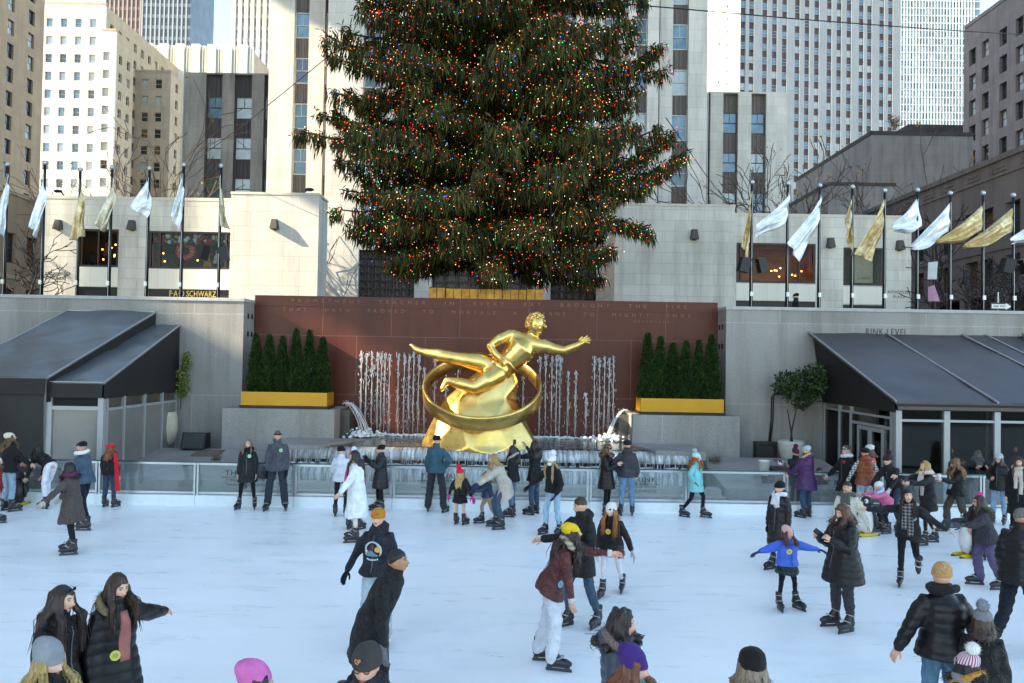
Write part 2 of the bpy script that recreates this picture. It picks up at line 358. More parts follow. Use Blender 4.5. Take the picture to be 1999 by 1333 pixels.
    w2 = noise(t, coords(t, 'Object', (.3, .7, 1)), 2.6, 2, .5, 3.0); ab2 = N(t, 'ShaderNodeMath', operation='PINGPONG'); ab2.inputs[1].default_value = .04; t.links.new(w2, ab2.inputs[0]); c = mixc(t, .35, c, ramp(t, ab2.outputs[0], [(.0, (1, 1, 1)), (.07, (.70, .86, .90)), (1, (.72, .87, .90))]))
    c = mixc(t, .3, c, ramp(t, ab.outputs[0], [(.0, (1, 1, 1)), (.1, (.78, .87, .91)), (1, (.78, .87, .91))]))
    for ang, st, scl, wd, cc, fc in ((.35, (.22, 1.3, 1), 1.7, .045, (.99, .99, .99), .55), (-.5, (.25, 1.2, 1), 2.3, .04, (.99, .99, .99), .5), (.1, (.12, 1.5, 1), 3.1, .05, (.99, .99, .99), .35), (1.2, (.3, 1.0, 1), 1.5, .035, (.99, .99, .99), .4)):
        tc = t.nodes.new('ShaderNodeTexCoord'); mp = t.nodes.new('ShaderNodeMapping'); mp.inputs['Rotation'].default_value = (0, 0, ang); mp.inputs['Scale'].default_value = st; t.links.new(tc.outputs['Object'], mp.inputs[0])
        nn = noise(t, mp.outputs[0], scl, 1.5, .4, 1.2); pp = N(t, 'ShaderNodeMath', operation='PINGPONG'); pp.inputs[1].default_value = wd; t.links.new(nn, pp.inputs[0])
        msk = ramp(t, pp.outputs[0], [(0, 1), (.02, .8), (.06, 0)]); brk = ramp(t, noise(t, v, .8 + abs(ang), 3), [(.42, 0), (.6, 1)]); mm = N(t, 'ShaderNodeMath', operation='MULTIPLY'); t.links.new(msk, mm.inputs[0]); t.links.new(brk, mm.inputs[1]); m2 = N(t, 'ShaderNodeMath', operation='MULTIPLY'); m2.inputs[1].default_value = fc; t.links.new(mm.outputs[0], m2.inputs[0])
        c = mixc(t, m2.outputs[0], c, cc)
    t.links.new(c, b.inputs['Base Color']); t.links.new(ramp(t, s1, [(.35, .26), (.65, .42)]), b.inputs['Roughness']); b.inputs['Specular IOR Level'].default_value = .45; b.inputs['Subsurface Weight'].default_value = 0
    bump(t, b, noise(t, coords(t, 'Object', (.4, 2, 1)), 9, 5), .05, .006); M['ice'] = m
    M['slate'] = stone('terrace_slate', '#928d8a', (1.2, .8), .015, .08, .7, speck=.2, rough=.55)
    M['paving'] = stone('plaza_paving', '#7d7a76', (1.2, 1.2), .01, .06, .7)
    M['soil'] = mat('dry_soil', '#6a5e50', .95, var=.3, scale=9, bp=.6)
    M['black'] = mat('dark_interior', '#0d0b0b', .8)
    M['letter_dark'] = mat('dark_lettering', '#4b4540', .5, .3); M['letter_gold'] = mat('gold_lettering', '#d8b263', .35, .6); M['letter_worn'] = mat('worn_gilt_lettering', '#8a5c46', .6, .2)
    M['red'] = mat('red_gloss', '#b3201f', .3); M['white_paint'] = mat('white_paint', '#e6e4df', .4)

def struct(name, mb, m, parent=None, smooth=False):
    return tag(mb.build(name, m, parent, smooth), kind='structure')
def extr(mb, prof, x0, x1, mi=0):    # profile (y, z) extruded along x
    n = len(prof); v = [(x0, y, z) for y, z in prof] + [(x1, y, z) for y, z in prof]
    f = [(i, (i + 1) % n, n + (i + 1) % n, n + i) for i in range(n)] + [tuple(range(n - 1, -1, -1)), tuple(range(n, 2 * n))]
    return mb.add(v, f, mi)
def chip(mb, x0, x1, y0, y1, z0, z1, e=.012, mi=0):   # box with chamfered top edges
    mb.box(x0, x1, y0, y1, z0, z1 - e, mi)
    v = [(x0, y0, z1 - e), (x1, y0, z1 - e), (x1, y1, z1 - e), (x0, y1, z1 - e), (x0 + e, y0 + e, z1), (x1 - e, y0 + e, z1), (x1 - e, y1 - e, z1), (x0 + e, y1 - e, z1)]
    return mb.add(v, [(0, 1, 5, 4), (1, 2, 6, 5), (2, 3, 7, 6), (3, 0, 4, 7), (4, 5, 6, 7)], mi)

def build_ground():
    struct('ground', MB().quad((-900, -60, -.03), (900, -60, -.03), (900, 1500, -.03), (-900, 1500, -.03)), M['slate'])
    struct('ice_rink', MB().quad((-34, -8, 0), (34, -8, 0), (34, 19.6, 0), (-34, 19.6, 0)), M['ice'])
    struct('terrace', MB().box(-44, 44, 19.65, 26.3, -.02, .1), M['slate'])
    struct('plaza', MB().box(-300, 300, 26.45, 420, 0, 4.6), M['paving'])

def build_walls():
    e = empty('granite_wall', (-20, 25.6, 0), 'long grey speckled granite retaining wall behind the tents with twin sloped roofs', 'wall')
    w = MB(); w.box(-44, -8.44, 25, 26.4, 0, 5.36); o = w.build('wall', M['granite'], e)
    c = MB(); chip(c, -44.02, -8.42, 24.96, 26.44, 5.36, 5.46); c.build('coping', M['coping'], e)
    for z in (4.92, 4.35):
        for y in (25.35, 25.72): MB().box(-8.445, -8.43, y, y + .16, z - .08, z + .08).build('vent', M['black'], e)
    e = empty('granite_wall', (20, 25.6, 0), 'grey speckled granite retaining wall behind the dark restaurant canopy', 'wall')
    MB().box(6.72, 44, 25, 26.4, 0, 5.36).build('wall', M['granite'], e)
    c = MB(); chip(c, 6.7, 44.02, 24.96, 26.44, 5.36, 5.46); c.build('coping', M['coping'], e)
    for z in (4.82, 4.2):
        for y in (25.35, 25.72): MB().box(6.71, 6.725, y, y + .16, z - .08, z + .08).build('vent', M['black'], e)
    text('lettering', 'RINK LEVEL', .3, (11.75, 24.99, 4.72), M['letter_dark'], e, 1.2, width=1.3)
    e = empty('inscribed_wall', (-.9, 26.2, 0), 'dark red polished granite wall with two lines of worn gilt capitals above the fountain', 'wall')
    MB().box(-8.42, 6.7, 26, 26.44, 0, 5.3).build('wall', M['red_granite'], e)
    MB().box(-8.42, 6.7, 25.985, 26.44, 5.3, 5.64).build('coping', M['red_granite'], e)
    zc = lambda px, py: at(px, py, 25.98)
    p = zc(955, 584); text('inscription', 'PROMETHEUS   TEACHER   IN   EVERY   ART   BROUGHT   THE   FIRE', .17, (p.x, 25.98, 5.47), M['letter_worn'], e, 2.2, width=12.9)
    p = zc(950, 600); text('inscription', 'THAT   HATH   PROVED   TO   MORTALS   A   MEANS   TO   MIGHTY   ENDS', .17, (p.x, 25.995, 5.18), M['letter_worn'], e, 2.2, width=13.3, extrude=.008)
    p = zc(1272, 618); text('inscription', 'AESCHYLUS', .1, (p.x, 25.995, 4.98), M['letter_worn'], e, 1.8, width=1.15, extrude=.008)

def planter(x0, x1, label, shr):
    e = empty('planter_box', ((x0 + x1) / 2, 24.8, 2.06), label, 'planter', 'yellow planter boxes beside the fountain')
    t = MB()
    for k in range(3): t.box(x0 - .02 * (k + 1), x1 + .02 * (k + 1), 24.33 - .02 * k, 25.35, 2.065 + .027 * k, 2.065 + .027 * (k + 1) - .004)
    t.build('tray', M['black_metal'], e)
    b = MB(); b.box(x0, x1, 24.35, 24.39, 2.15, 2.56); b.box(x0, x1, 25.26, 25.3, 2.15, 2.56); b.box(x0, x0 + .04, 24.39, 25.26, 2.15, 2.56); b.box(x1 - .04, x1, 24.39, 25.26, 2.15, 2.56); b.box(x0 + .04, x1 - .04, 24.39, 25.26, 2.15, 2.2)
    b.build('box', M['yellow_box'], e)
    MB().box(x0 + .042, x1 - .042, 24.392, 25.258, 2.2, 2.5).build('soil', M['soil'], e)
    return e

def build_ledges():
    for x0, x1, side in ((-8.75, -5.35, 'below the planter nearest the twin roofed tents'), (3.7, 6.95, 'below the planter nearest the dark restaurant canopy')):
        e = empty('granite_ledge', ((x0 + x1) / 2, 25, 0), 'speckled grey granite ledge ' + side, 'ledge', 'granite ledges flanking the fountain')
        w = MB(); chip(w, x0, x1, 24.2, 25.98, .1, 2.06, .02); w.build('block', M['granite'], e)
        s = -1 if x0 > 0 else 1; xe = x1 if s > 0 else x0
        MB().box(min(xe, xe + s * .3), max(xe, xe + s * .3), 25.0, 25.98, 1.0, 2.0).build('spout_block', M['granite_dark'], e)
    planter(-8.25, -5.62, 'yellow planter box of six cypresses nearest the twin roofed tents', None)
    planter(3.96, 6.5, 'yellow planter box of six cypresses nearest the dark restaurant canopy', None)
    # low sloping beds
    for x0, x1, lab in ((-11.6, -6.95, 'low sloping granite planting bed beside the frosted glass tent side'), (5.6, 9.3, 'low sloping granite planting bed in front of the potted tree')):
        e = empty('planting_bed', ((x0 + x1) / 2, 23, .1), lab, 'planting bed', 'granite planting beds by the fountain')
        w = MB(); extr(w, [(20.7, .1), (24.18, .1), (24.18, .8), (23.9, .86), (20.7, .42)], x0, x1); w.build('bed', M['granite'], e)
        s = MB(); extr(s, [(23.0, .735), (23.7, .83), (23.7, .86), (23.0, .77)], x0 + 2.4, x1 - 1.5); s.build('soil', M['soil'], e)

def build_fountain():
    e = empty('fountain', (-.7, 22.5, 0), 'wide stepped stone fountain with water sheeting over two long lips', 'fountain')
    x0, x1 = -6.25, 4.95
    b = MB(); extr(b, [(22.55, .1), (26, .1), (26, .95), (22.55, .95)], x0 - .6, x1 + .6); b.build('basin', M['granite_dark'], e)
    # angled stone rim ends
    for s, xa, xb in ((-1, x0, -4.4), (1, x1, 3.5)):
        r = MB(); v = [(xa, 22.3, .95), (xb, 24.15, .95), (xb - s * 1.2, 24.15, .95), (xa - s * .0, 24.15, .95)]
        v = [(xa + s * .5, 22.25, .951), (xa - s * .9, 22.25, .951), (xb, 24.2, .951), (xa + s * .5, 24.2, .951)]
        v = v + [(p[0], p[1], 1.2) for p in v]; r.add(v, [(0, 1, 2, 3), (4, 5, 6, 7), (0, 1, 5, 4), (1, 2, 6, 5), (2, 3, 7, 6), (3, 0, 4, 7)]); r.build('rim', M['granite'], e)
    lip = MB(); extr(lip, [(22.9, 1.13), (22.5, 1.14), (22.3, 1.11), (22.2, 1.04), (22.16, .94), (22.17, .84), (22.4, .8), (22.9, .8)], x0, x1); lip.build('upper_lip', M['cascade'], e, True)
    rec = MB(); rec.box(x0, x1, 22.5, 22.54, .1, .8); rec.build('recess', M['granite_dark'], e)
    low = MB(); extr(low, [(22.49, .1), (22.49, .70), (21.75, .72), (21.55, .68), (21.46, .58), (21.42, .1)], x0, x1); low.build('lower_lip', M['cascade'], e, True)
    st = MB(); st.box(x0 - .6, x1 + .6, 20.9, 21.41, .1, .36); st.build('step', M['step'], e); st = MB(); st.box(x0 - .6, x1 + .6, 20.5, 20.895, .1, .22); st.build('step', M['step'], e)
    w = MB(); nx, ny = 60, 24
    tag(MB().quad((x0 + .2, 22.7, 1.15), (x1 - .2, 22.7, 1.15), (x1 - .2, 25.99, 1.15), (x0 + .2, 25.99, 1.15)).build('pool_water', M['pool']), kind='structure')
    # dripping strands between the lips, foam on the lower lip and at the wall
    d = MB()
    for i in range(240):
        x = random.uniform(x0 + .05, x1 - .05); y = random.uniform(22.14, 22.3); z1 = .86; z0 = random.uniform(.68, .72) if random.random() < .7 else random.uniform(.72, .8)
        d.tube([(x, y, z1), (x + random.uniform(-.01, .01), y - .01, z0)], [random.uniform(.004, .012), random.uniform(.003, .008)], 5)
    for i in range(170):
        x = random.uniform(x0 + .05, x1 - .05); r = random.uniform(.03, .1); d.ell((x, random.uniform(21.95, 22.3), .72), (r, r * .6, .025), 8, 5)
    tag(d.build('falling_drips', M['spray'], None, True), kind='stuff', label='thin white drips and foam between the two fountain lips', cat='water')
    f = MB()
    for i in range(900):
        x = random.uniform(-5.2, 4.3); s = random.uniform(.02, .06)
        f.ell((x, 25.75 + random.gauss(0, .1), 1.15 + random.uniform(0, .05)), (s, s * .7, s * random.uniform(.3, .9)), 7, 5)
    for cx in (-4.75, 3.2):
        for i in range(130):
            s = random.uniform(.02, .07); f.ell((cx + random.gauss(0, .28), 25.2 + random.gauss(0, .2), 1.17 + abs(random.gauss(0, .09))), (s, s, s * .8), 7, 5)
    tag(f.build('splash_foam', M['foam'], None, True), kind='stuff', label='white splashing foam along the foot of the red wall', cat='water')
    # wall jets
    pxs = [706, 716, 727, 738, 745, 752, 761, 778, 790, 799, 808, 818, 829, 850, 872, 895, 1005, 1022, 1055, 1066, 1078, 1087, 1094, 1110, 1125, 1145, 1161, 1171, 1181, 1190, 1198]
    for i, px in enumerate(pxs):
        p = at(px, 690, 25.7); x = p.x; g = MB(); top = 3.78 + random.uniform(-.05, .05) - (.45 if px in (1125, 1110, 829) else 0) - (1.2 if px == 1145 else 0)
        pts = [(x + .012 * math.sin(z * 9 + i) + random.uniform(-.006, .006), 25.72 + .05 * math.sin(z * 2), z) for z in np.linspace(top, 1.16, 12)]
        g.tube(pts, [.010] + [.006 + random.uniform(-.002, .003) for _ in range(11)], 5)
        for k in range(11):
            dx = random.gauss(0, .04); zb = random.uniform(1.16, 2.4); g.tube([(x + dx * (1.2 - .4 * z) + .008 * math.sin(z * 13 + k), 25.7 + random.gauss(0, .01), z) for z in np.linspace(top - random.uniform(0, .5), zb, 9)], [.0045] * 4 + [.0035] * 4 + [.002], 4)
        for k in range(60):   # broken drops
            u = random.random() ** 1.5; z = top - u * (top - 1.2); s = random.uniform(.004, .010) * (1.5 - u * .7)
            g.ell((x + random.gauss(0, .03 + .04 * u), 25.7 + random.gauss(0, .04), z), (s, s, s * random.uniform(2, 7)), 5, 4)
        for k in range(16):   # head of the jet
            s = random.uniform(.005, .013); g.ell((x + random.gauss(0, .03), 25.7, top + random.uniform(-.3, .05)), (s, s, s * 2.2), 6, 4)
        o = g.build('water_jet', M['spray'], None, True)
        tag(o, 'thin white water jet falling down the red granite wall behind the golden statue', 'water jet', 'water jets on the red granite wall')
    for (xs, zs, xe, lab) in ((-5.3, 2.2, -4.55, 'arching water spout pouring from the ledge nearest the twin roofed tents'), (3.72, 2.12, 3.1, 'arching water spout pouring from the ledge nearest the restaurant canopy')):
        g = MB()
        for k in range(9):
            q = random.uniform(.82, 1.25); yy = 25.25 + random.uniform(-.2, .2); pts = []
            for u in np.linspace(0, 1, 14):
                pts.append((xs + (xe - xs) * q * u, yy + .03 * math.sin(u * 9 + k), zs + .32 * u * q - (zs - 1.16 + .32 * q) * u ** 2.0))
            g.tube(pts, [.008 + .006 * u for u in np.linspace(0, 1, 14)], 6)
        for k in range(120):
            u = random.random(); s = random.uniform(.006, .016); g.ell((xs + (xe - xs) * u + random.gauss(0, .05), 25.25 + random.gauss(0, .12), zs + .3 * u - (zs - .85) * u ** 2 + random.gauss(0, .04)), s, 6, 4)
        tag(g.build('water_spout', M['spray'], None, True), lab, 'water spout', 'water spouts at the ledges')

def build_statue():
    Y = 23.5; e = empty('gilded_statue', (-.87, Y, 1.0), 'large gilded reclining figure with outstretched arm on a faceted golden rock inside a plain hoop', 'statue')
    rg = np.random.default_rng(3)
    # rock in facets
    cx = -.87; lev = [(1.0, 1.78, 1.35), (1.22, 1.74, 1.3), (1.95, 1.42, 1.05), (2.45, 1.08, .8), (3.0, .8, .6), (3.35, .45, .36), (3.5, .22, .2)]
    n = 9; V = []
    for j, (z, rx, ry) in enumerate(lev):
        for k in range(n):
            a = 2 * math.pi * (k + .5 * (j % 2)) / n + (.13 if j > 1 else .0); q = 1 + (rg.uniform(-.09, .09) if j > 1 else 0)
            V.append((cx + rx * q * math.cos(a) + (.08 * j if j > 3 else 0), Y + ry * q * math.sin(a), z + (rg.uniform(-.1, .1) if 1 < j < 6 else 0)))
    F = []
    for j in range(len(lev) - 1):
        for k in range(n):
            a, b, c, d = j * n + k, j * n + (k + 1) % n, (j + 1) * n + (k + 1) % n, (j + 1) * n + k
            if j % 2: F += [(a, b, c), (a, c, d)]
            else: F += [(a, b, d), (b, c, d)]
    F.append(tuple((len(lev) - 1) * n + k for k in range(n)))
    me = remesh(MB().add(V, F + [tuple(range(n - 1, -1, -1))]), .03, 26); me.name = 'rock'; me.materials.append(M['gold']); me.polygons.foreach_set('use_smooth', [True] * len(me.polygons)); rock = put(bpy.data.objects.new('rock', me), e)
    sl = MB()
    for k in range(14): sl.box(cx - 1.55 + k * .235, cx - 1.50 + k * .235, Y - 1.335, Y - 1.2, 1.05, 1.12)
    # hoop
    h = MB(); c0 = Vector((cx + .02, Y, 2.76)); til = R(31); nseg = 64; V = []
    for k in range(nseg):
        t = 2 * math.pi * k / nseg; d = Vector((math.cos(t), math.sin(t) * math.cos(til), math.sin(t) * math.sin(til))); up = Vector((.0, -math.sin(til), math.cos(til)))
        for rr, hh in ((1.66, -.21), (1.68, -.23), (1.72, -.23), (1.75, -.20), (1.75, .20), (1.72, .23), (1.68, .23), (1.66, .21)): V.append(c0 + d * rr + up * hh)
    F = [(k * 8 + i, ((k + 1) % nseg) * 8 + i, ((k + 1) % nseg) * 8 + (i + 1) % 8, k * 8 + (i + 1) % 8) for k in range(nseg) for i in range(8)]
    h.add(V, F).build('hoop', M['gold'], e, True)
    # figure
    g = MB(); P = lambda x, y, d=0: at(x, y, Y - .25 + d)
    g.tube([P(966, 726), P(985, 712), P(1004, 694), P(1020, 678), P(1032, 664)], [.36, .34, .4, .45, .26], 14, ball=True)
    g.tube([P(997, 652, .05), P(1030, 670, .0), P(1058, 676, -.05)], [.2, .3, .2], 12, ball=True)
    g.tube([P(1030, 668), P(1041, 648)], [.2, .16], 10)
    g.ell(P(1046, 634), (.27, .3, .34), 16, 12)
    g.tube([P(1058, 672), P(1078, 680), P(1100, 684), P(1124, 675), P(1136, 669)], [.19, .17, .145, .12, .08], 10, ball=True)
    g.tube([P(996, 652, -.05), P(975, 662, -.2), P(957, 676, -.25), P(968, 692, -.35), P(980, 702, -.4)], [.18, .165, .14, .125, .1], 10, ball=True)
    g.tube([P(972, 722), P(935, 706, -.1), P(898, 700, -.15), P(862, 694, -.1), P(828, 687, 0), P(812, 682)], [.34, .29, .2, .2, .12, .1], 12, ball=True)
    g.tube([P(812, 682), P(804, 674)], [.1, .075], 8, ball=True)
    g.tube([P(972, 730, -.2), P(948, 744, -.45), P(926, 756, -.55), P(896, 748, -.5), P(872, 742, -.45)], [.32, .27, .19, .18, .1], 12, ball=True)
    g.tube([P(872, 742, -.45), P(862, 760, -.48)], [.1, .075], 8, ball=True)
    me = remesh(g, .035, 6); me.name = 'figure'; me.materials.append(M['gold']); me.polygons.foreach_set('use_smooth', [True] * len(me.polygons)); fo = put(bpy.data.objects.new('figure', me), e)
    hm = MB()
    for k, (a, b) in enumerate(((1146, 656), (1150, 660), (1152, 664), (1150, 669))): hm.tube([P(1135, 666 + k * 1.6), P((1135 + a) / 2, (665 + b) / 2), P(a, b)], [.045, .04, .028], 7, ball=True)
    hm.tube([P(1131, 664), P(1136, 658)], [.042, .03], 7, ball=True)
    hm.build('hand', M['gold'], fo, True); hm = MB()
    for k in range(4): hm.tube([P(980, 701, -.42), P(984 + k * 2, 708 - k * 1.5, -.5), P(984 + k * 2, 714 - k * 1.5, -.5)], [.05, .045, .03], 7, ball=True)
    hm.tube([P(978, 699, -.45), P(988, 699, -.5)], [.045, .03], 7, ball=True)
    hm.build('hand', M['gold'], fo, True)
    fc = MB(); c = P(1046, 634); d = Vector((.35, -.9, -.25)).normalized()
    fc.ell(c + d * .3 + Vector((0, 0, -.02)), (.05, .07, .1), 8, 6)
    for s in (-1, 1): fc.ell(c + d * .26 + Vector((s * .11, s * .03, .05)), (.06, .05, .03), 8, 6)
    fc.ell(c + d * .25 + Vector((0, 0, -.17)), (.09, .06, .03), 8, 6); fc.build('face', M['gold'], fo, True)
    hr = MB()
    for k in range(150):
        a = rg.uniform(0, 6.28); zz = rg.uniform(-.15, 1); q = math.sqrt(max(0, 1 - zz * zz)); v = Vector((q * math.cos(a), q * math.sin(a), zz))
        if v.dot(d) > .45 and zz < .55: continue
        hr.ell(c + Vector((v.x * .28, v.y * .3, v.z * .35)), .055, 7, 5)
    hr.build('hair', M['gold'], fo, True)
    dr = MB(); dr.tube([P(992, 704), P(978, 716), P(962, 732)], [.4, .42, .4], 16); me = remesh(dr, .04, 3); me.name = 'loincloth'; me.materials.append(M['gold'])
    co = np.empty(len(me.vertices) * 3); me.vertices.foreach_get('co', co); co = co.reshape(-1, 3); nn = np.empty(len(co) * 3); me.vertices.foreach_get('normal', nn); co += nn.reshape(-1, 3) * (.025 * np.sin(co @ np.array([14, 5, 16.]))[:, None])
    me.vertices.foreach_set('co', co.ravel()); me.polygons.foreach_set('use_smooth', [True] * len(me.polygons)); put(bpy.data.objects.new('loincloth', me), fo)

def build_barrier():
    e = empty('glass_barrier', (0, 19.55, 0), 'long clear glass rink barrier with steel posts and a white kick board', 'barrier')
    X = lambda px: (px - 999) / 1555 * 19.55
    x0, x1 = X(62), 15.5; k = MB()
    n = int((x1 + 14) / 2.4)
    posts = [X(390) + 2.4 * i for i in range(-2, 12)]; posts = [p for p in posts if x0 < p < x1]
    ed = [-15.5 if False else x0] + posts + [x1]
    for a, b in zip(ed[:-1], ed[1:]):
        k = MB(); chip(k, a + .004, b - .004, 19.46, 19.64, .0, .25, .015); k.build('kick_board', M['kick'], e)
        g = MB(); g.box(a + .05, b - .05, 19.544, 19.556, .251, 1.03); g.build('glass_panel', M['glass'], e)
        MB().bar((a + .05, 19.55, .30), (b - .05, 19.55, .30), .03, .05).build('channel', M['steel'], e)
    for p in posts:
        q = MB(); q.box(p - .06, p - .015, 19.51, 19.59, .25, 1.03); q.box(p + .015, p + .06, 19.51, 19.59, .25, 1.03); q.build('post', M['steel'], e)
    MB().box(x0, x1, 19.53, 19.57, 1.032, 1.06).build('top_rail', M['rail'], e)
    MB().box(x0, x1, 19.535, 19.565, .98, 1.028).build('rail_channel', M['steel'], e)
    for px in (105, 485, 865, 1245, 1630):
        x = X(px); y = 19.535
        text('lettering', 'THE RINK', .17, (x, y, .79), M['etch'], e, 1.15, width=1.0, extrude=.001)
        MB().box(x - .58, x + .58, y - .001, y + .001, .685, .695).build('underline', M['etch'], e)
        text('lettering', 'AT ROCKEFELLER CENTER', .075, (x, y, .62), M['etch'], e, 1.1, width=.98, extrude=.001)
        text('lettering', 'Presented by', .06, (x - .3, y, .515), M['etch'], e, 1.0, width=.34, extrude=.001)
        text('lettering', 'COACH', .085, (x + .22, y, .515), M['etch'], e, 1.1, width=.5, extrude=.003)

def wavy_sheet(mb, c00, c10, c11, c01, nu, nv, amp, fr, seed, nrm, mi=0):
    c = [Vector(p) for p in (c00, c10, c11, c01)]; nrm = Vector(nrm).normalized(); P = []
    for j in range(nv + 1):
        for i in range(nu + 1):
            u, v = i / nu, j / nv; P.append(c[0] * (1 - u) * (1 - v) + c[1] * u * (1 - v) + c[2] * u * v + c[3] * (1 - u) * v)
    A = np.array([tuple(p) for p in P]); w = waves(A, seed, fr, (1, 1, .35))
    V = [p + nrm * (amp * w[i]) for i, p in enumerate(P)]
    F = [(j * (nu + 1) + i, j * (nu + 1) + i + 1, (j + 1) * (nu + 1) + i + 1, (j + 1) * (nu + 1) + i) for j in range(nv) for i in range(nu)]
    return mb.add(V, F, mi)

def roof_slab(name, bl, br, fr, fl, m, parent, seed, th=.05):
    mb = MB(); wavy_sheet(mb, fl, fr, br, bl, 40, 40, .022, 3.6, seed, (0, -.4, 1))
    dn = Vector((0, 0, -th)); wavy_sheet(mb, Vector(bl) + dn, Vector(br) + dn, Vector(fr) + dn, Vector(fl) + dn, 2, 2, 0, 1, 1, (0, 0, 1))
    for a, b in ((fl, fr), (fr, br), (br, bl), (bl, fl)):
        a, b = Vector(a), Vector(b); mb.quad(a, b, b + dn, a + dn)
    return mb.build(name, m, parent, True)

def build_tents():
    # left, two roofs
    e = empty('tall_tent', (-13, 22.5, .1), 'taller grey roofed tent with black curtain front at the rink edge', 'tent', 'twin sloped roof tents')
    BL, BR, FR, FL = (-13.95, 24.95, 4.98), (-11.17, 24.95, 4.98), (-11.78, 20.25, 3.02), (-14.5, 20.25, 3.02)
    roof_slab('roof', BL, BR, FR, FL, M['tent'], e, 5)
    MB().tube([BR, FR], .03, 8).build('edge_pole', M['alu'], e); MB().tube([BL, FL], .03, 8).build('edge_pole', M['alu'], e)
    MB().tube([BL, BR], .02, 8).build('ridge_pole', M['alu'], e)
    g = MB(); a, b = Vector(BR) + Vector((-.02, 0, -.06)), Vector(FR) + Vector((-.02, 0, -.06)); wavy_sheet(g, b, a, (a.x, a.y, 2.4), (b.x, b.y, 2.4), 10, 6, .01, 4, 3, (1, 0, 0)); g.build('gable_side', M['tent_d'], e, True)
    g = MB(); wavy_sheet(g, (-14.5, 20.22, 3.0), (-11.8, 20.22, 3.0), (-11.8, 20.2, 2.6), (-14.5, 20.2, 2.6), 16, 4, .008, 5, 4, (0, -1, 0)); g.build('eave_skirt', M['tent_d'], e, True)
    g = MB(); wavy_sheet(g, (-14.5, 20.32, 2.62), (-11.9, 20.32, 2.62), (-11.9, 20.35, .1), (-14.5, 20.35, .1), 40, 12, .035, 5, 9, (0, -1, 0)); g.build('curtain', mat('black_curtain', '#1a1717', .6, bp=.2), e, True)
    e = empty('low_tent', (-11.1, 22.5, .1), 'lower grey roofed tent with frosted panels and a white front frame', 'tent', 'twin sloped roof tents')
    BL, BR, FR, FL = (-11.85, 24.95, 4.58), (-10.42, 24.95, 4.58), (-10.42, 20.4, 2.9), (-11.86, 20.4, 2.9)
    roof_slab('roof', BL, BR, FR, FL, M['tent'], e, 6)
    MB().tube([BR, FR], .03, 8).build('edge_pole', M['alu'], e); MB().tube([(-11.85, 20.38, 2.92), (-10.42, 20.38, 2.92)], .015, 8).build('eave_pole', M['alu'], e)
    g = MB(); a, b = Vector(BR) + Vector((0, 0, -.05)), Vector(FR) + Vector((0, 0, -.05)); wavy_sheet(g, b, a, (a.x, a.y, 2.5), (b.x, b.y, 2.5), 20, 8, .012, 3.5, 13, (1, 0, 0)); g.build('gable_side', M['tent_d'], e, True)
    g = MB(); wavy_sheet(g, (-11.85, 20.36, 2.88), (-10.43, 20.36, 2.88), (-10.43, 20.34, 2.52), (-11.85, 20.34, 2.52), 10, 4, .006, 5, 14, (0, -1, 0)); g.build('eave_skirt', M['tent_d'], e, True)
    f = MB()
    for x in (-11.82, -10.5): f.box(x - .07, x + .07, 20.42, 20.56, .1, 2.52)
    f.box(-11.75, -10.57, 20.43, 20.55, 2.2, 2.3); f.box(-11.75, -10.57, 20.43, 20.55, .1, .2); f.build('front_frame', M['white_frame'], e)
    MB().box(-11.75, -10.57, 20.47, 20.51, .2, 2.2).build('front_panel', M['frost'], e); MB().box(-11.75, -10.57, 20.47, 20.51, 2.3, 2.52).build('transom', M['black'], e)
    f = MB()
    ys = [20.62, 21.55, 22.75, 23.9, 24.9]
    for y in ys: f.box(-10.5, -10.42, y - .045, y + .045, .1, 2.52)
    for y0, y1 in zip(ys[:-1], ys[1:]):
        f.box(-10.49, -10.43, y0 + .045, y1 - .045, 2.18, 2.25); f.box(-10.49, -10.43, y0 + .045, y1 - .045, .1, .2)
    f.build('side_frame', M['white_frame'], e)
    for y0, y1 in zip(ys[:-1], ys[1:]): MB().box(-10.475, -10.445, y0 + .045, y1 - .045, .2, 2.18).build('side_panel', M['frost'], e)
    # right canopy
    e = empty('restaurant_tent', (14, 22.5, .1), 'long dark restaurant canopy with silver rafters and glazed double doors', 'tent')
    BL, BR, FR, FL = (9.3, 24.95, 4.66), (24, 24.95, 4.66), (24, 20.15, 2.76), (9.72, 20.15, 2.76)
    roof_slab('roof', BL, BR, FR, FL, M['tent_r'], e, 8)
    for xb, xf in ((9.3, 9.72), (11.72, 12.3), (14.1, 14.9), (14.85, 15.6), (17, 17.6)):
        MB().tube([(xb, 24.95, 4.69), (xf, 20.13, 2.79)], .03, 8).build('rafter', M['alu'], e)
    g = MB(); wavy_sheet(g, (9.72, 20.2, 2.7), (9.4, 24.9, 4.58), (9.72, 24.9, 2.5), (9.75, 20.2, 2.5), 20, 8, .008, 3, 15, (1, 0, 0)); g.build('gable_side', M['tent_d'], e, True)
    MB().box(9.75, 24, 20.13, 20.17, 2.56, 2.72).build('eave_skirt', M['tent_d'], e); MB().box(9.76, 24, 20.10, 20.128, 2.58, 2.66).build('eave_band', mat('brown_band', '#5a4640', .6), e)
    f = MB()
    for x in (9.83, 11.05, 12.33, 13.9, 15.5, 17.2): f.box(x - .075, x + .075, 20.2, 20.34, .1, 2.55)
    for a, b in ((9.83, 11.05), (11.05, 12.33), (12.33, 13.9), (13.9, 15.5), (15.5, 17.2)): f.box(a + .075, b - .075, 20.22, 20.32, 2.27, 2.33); f.box(a + .075, b - .075, 20.22, 20.32, .1, .2)
    f.build('front_frame', M['white_frame'], e)
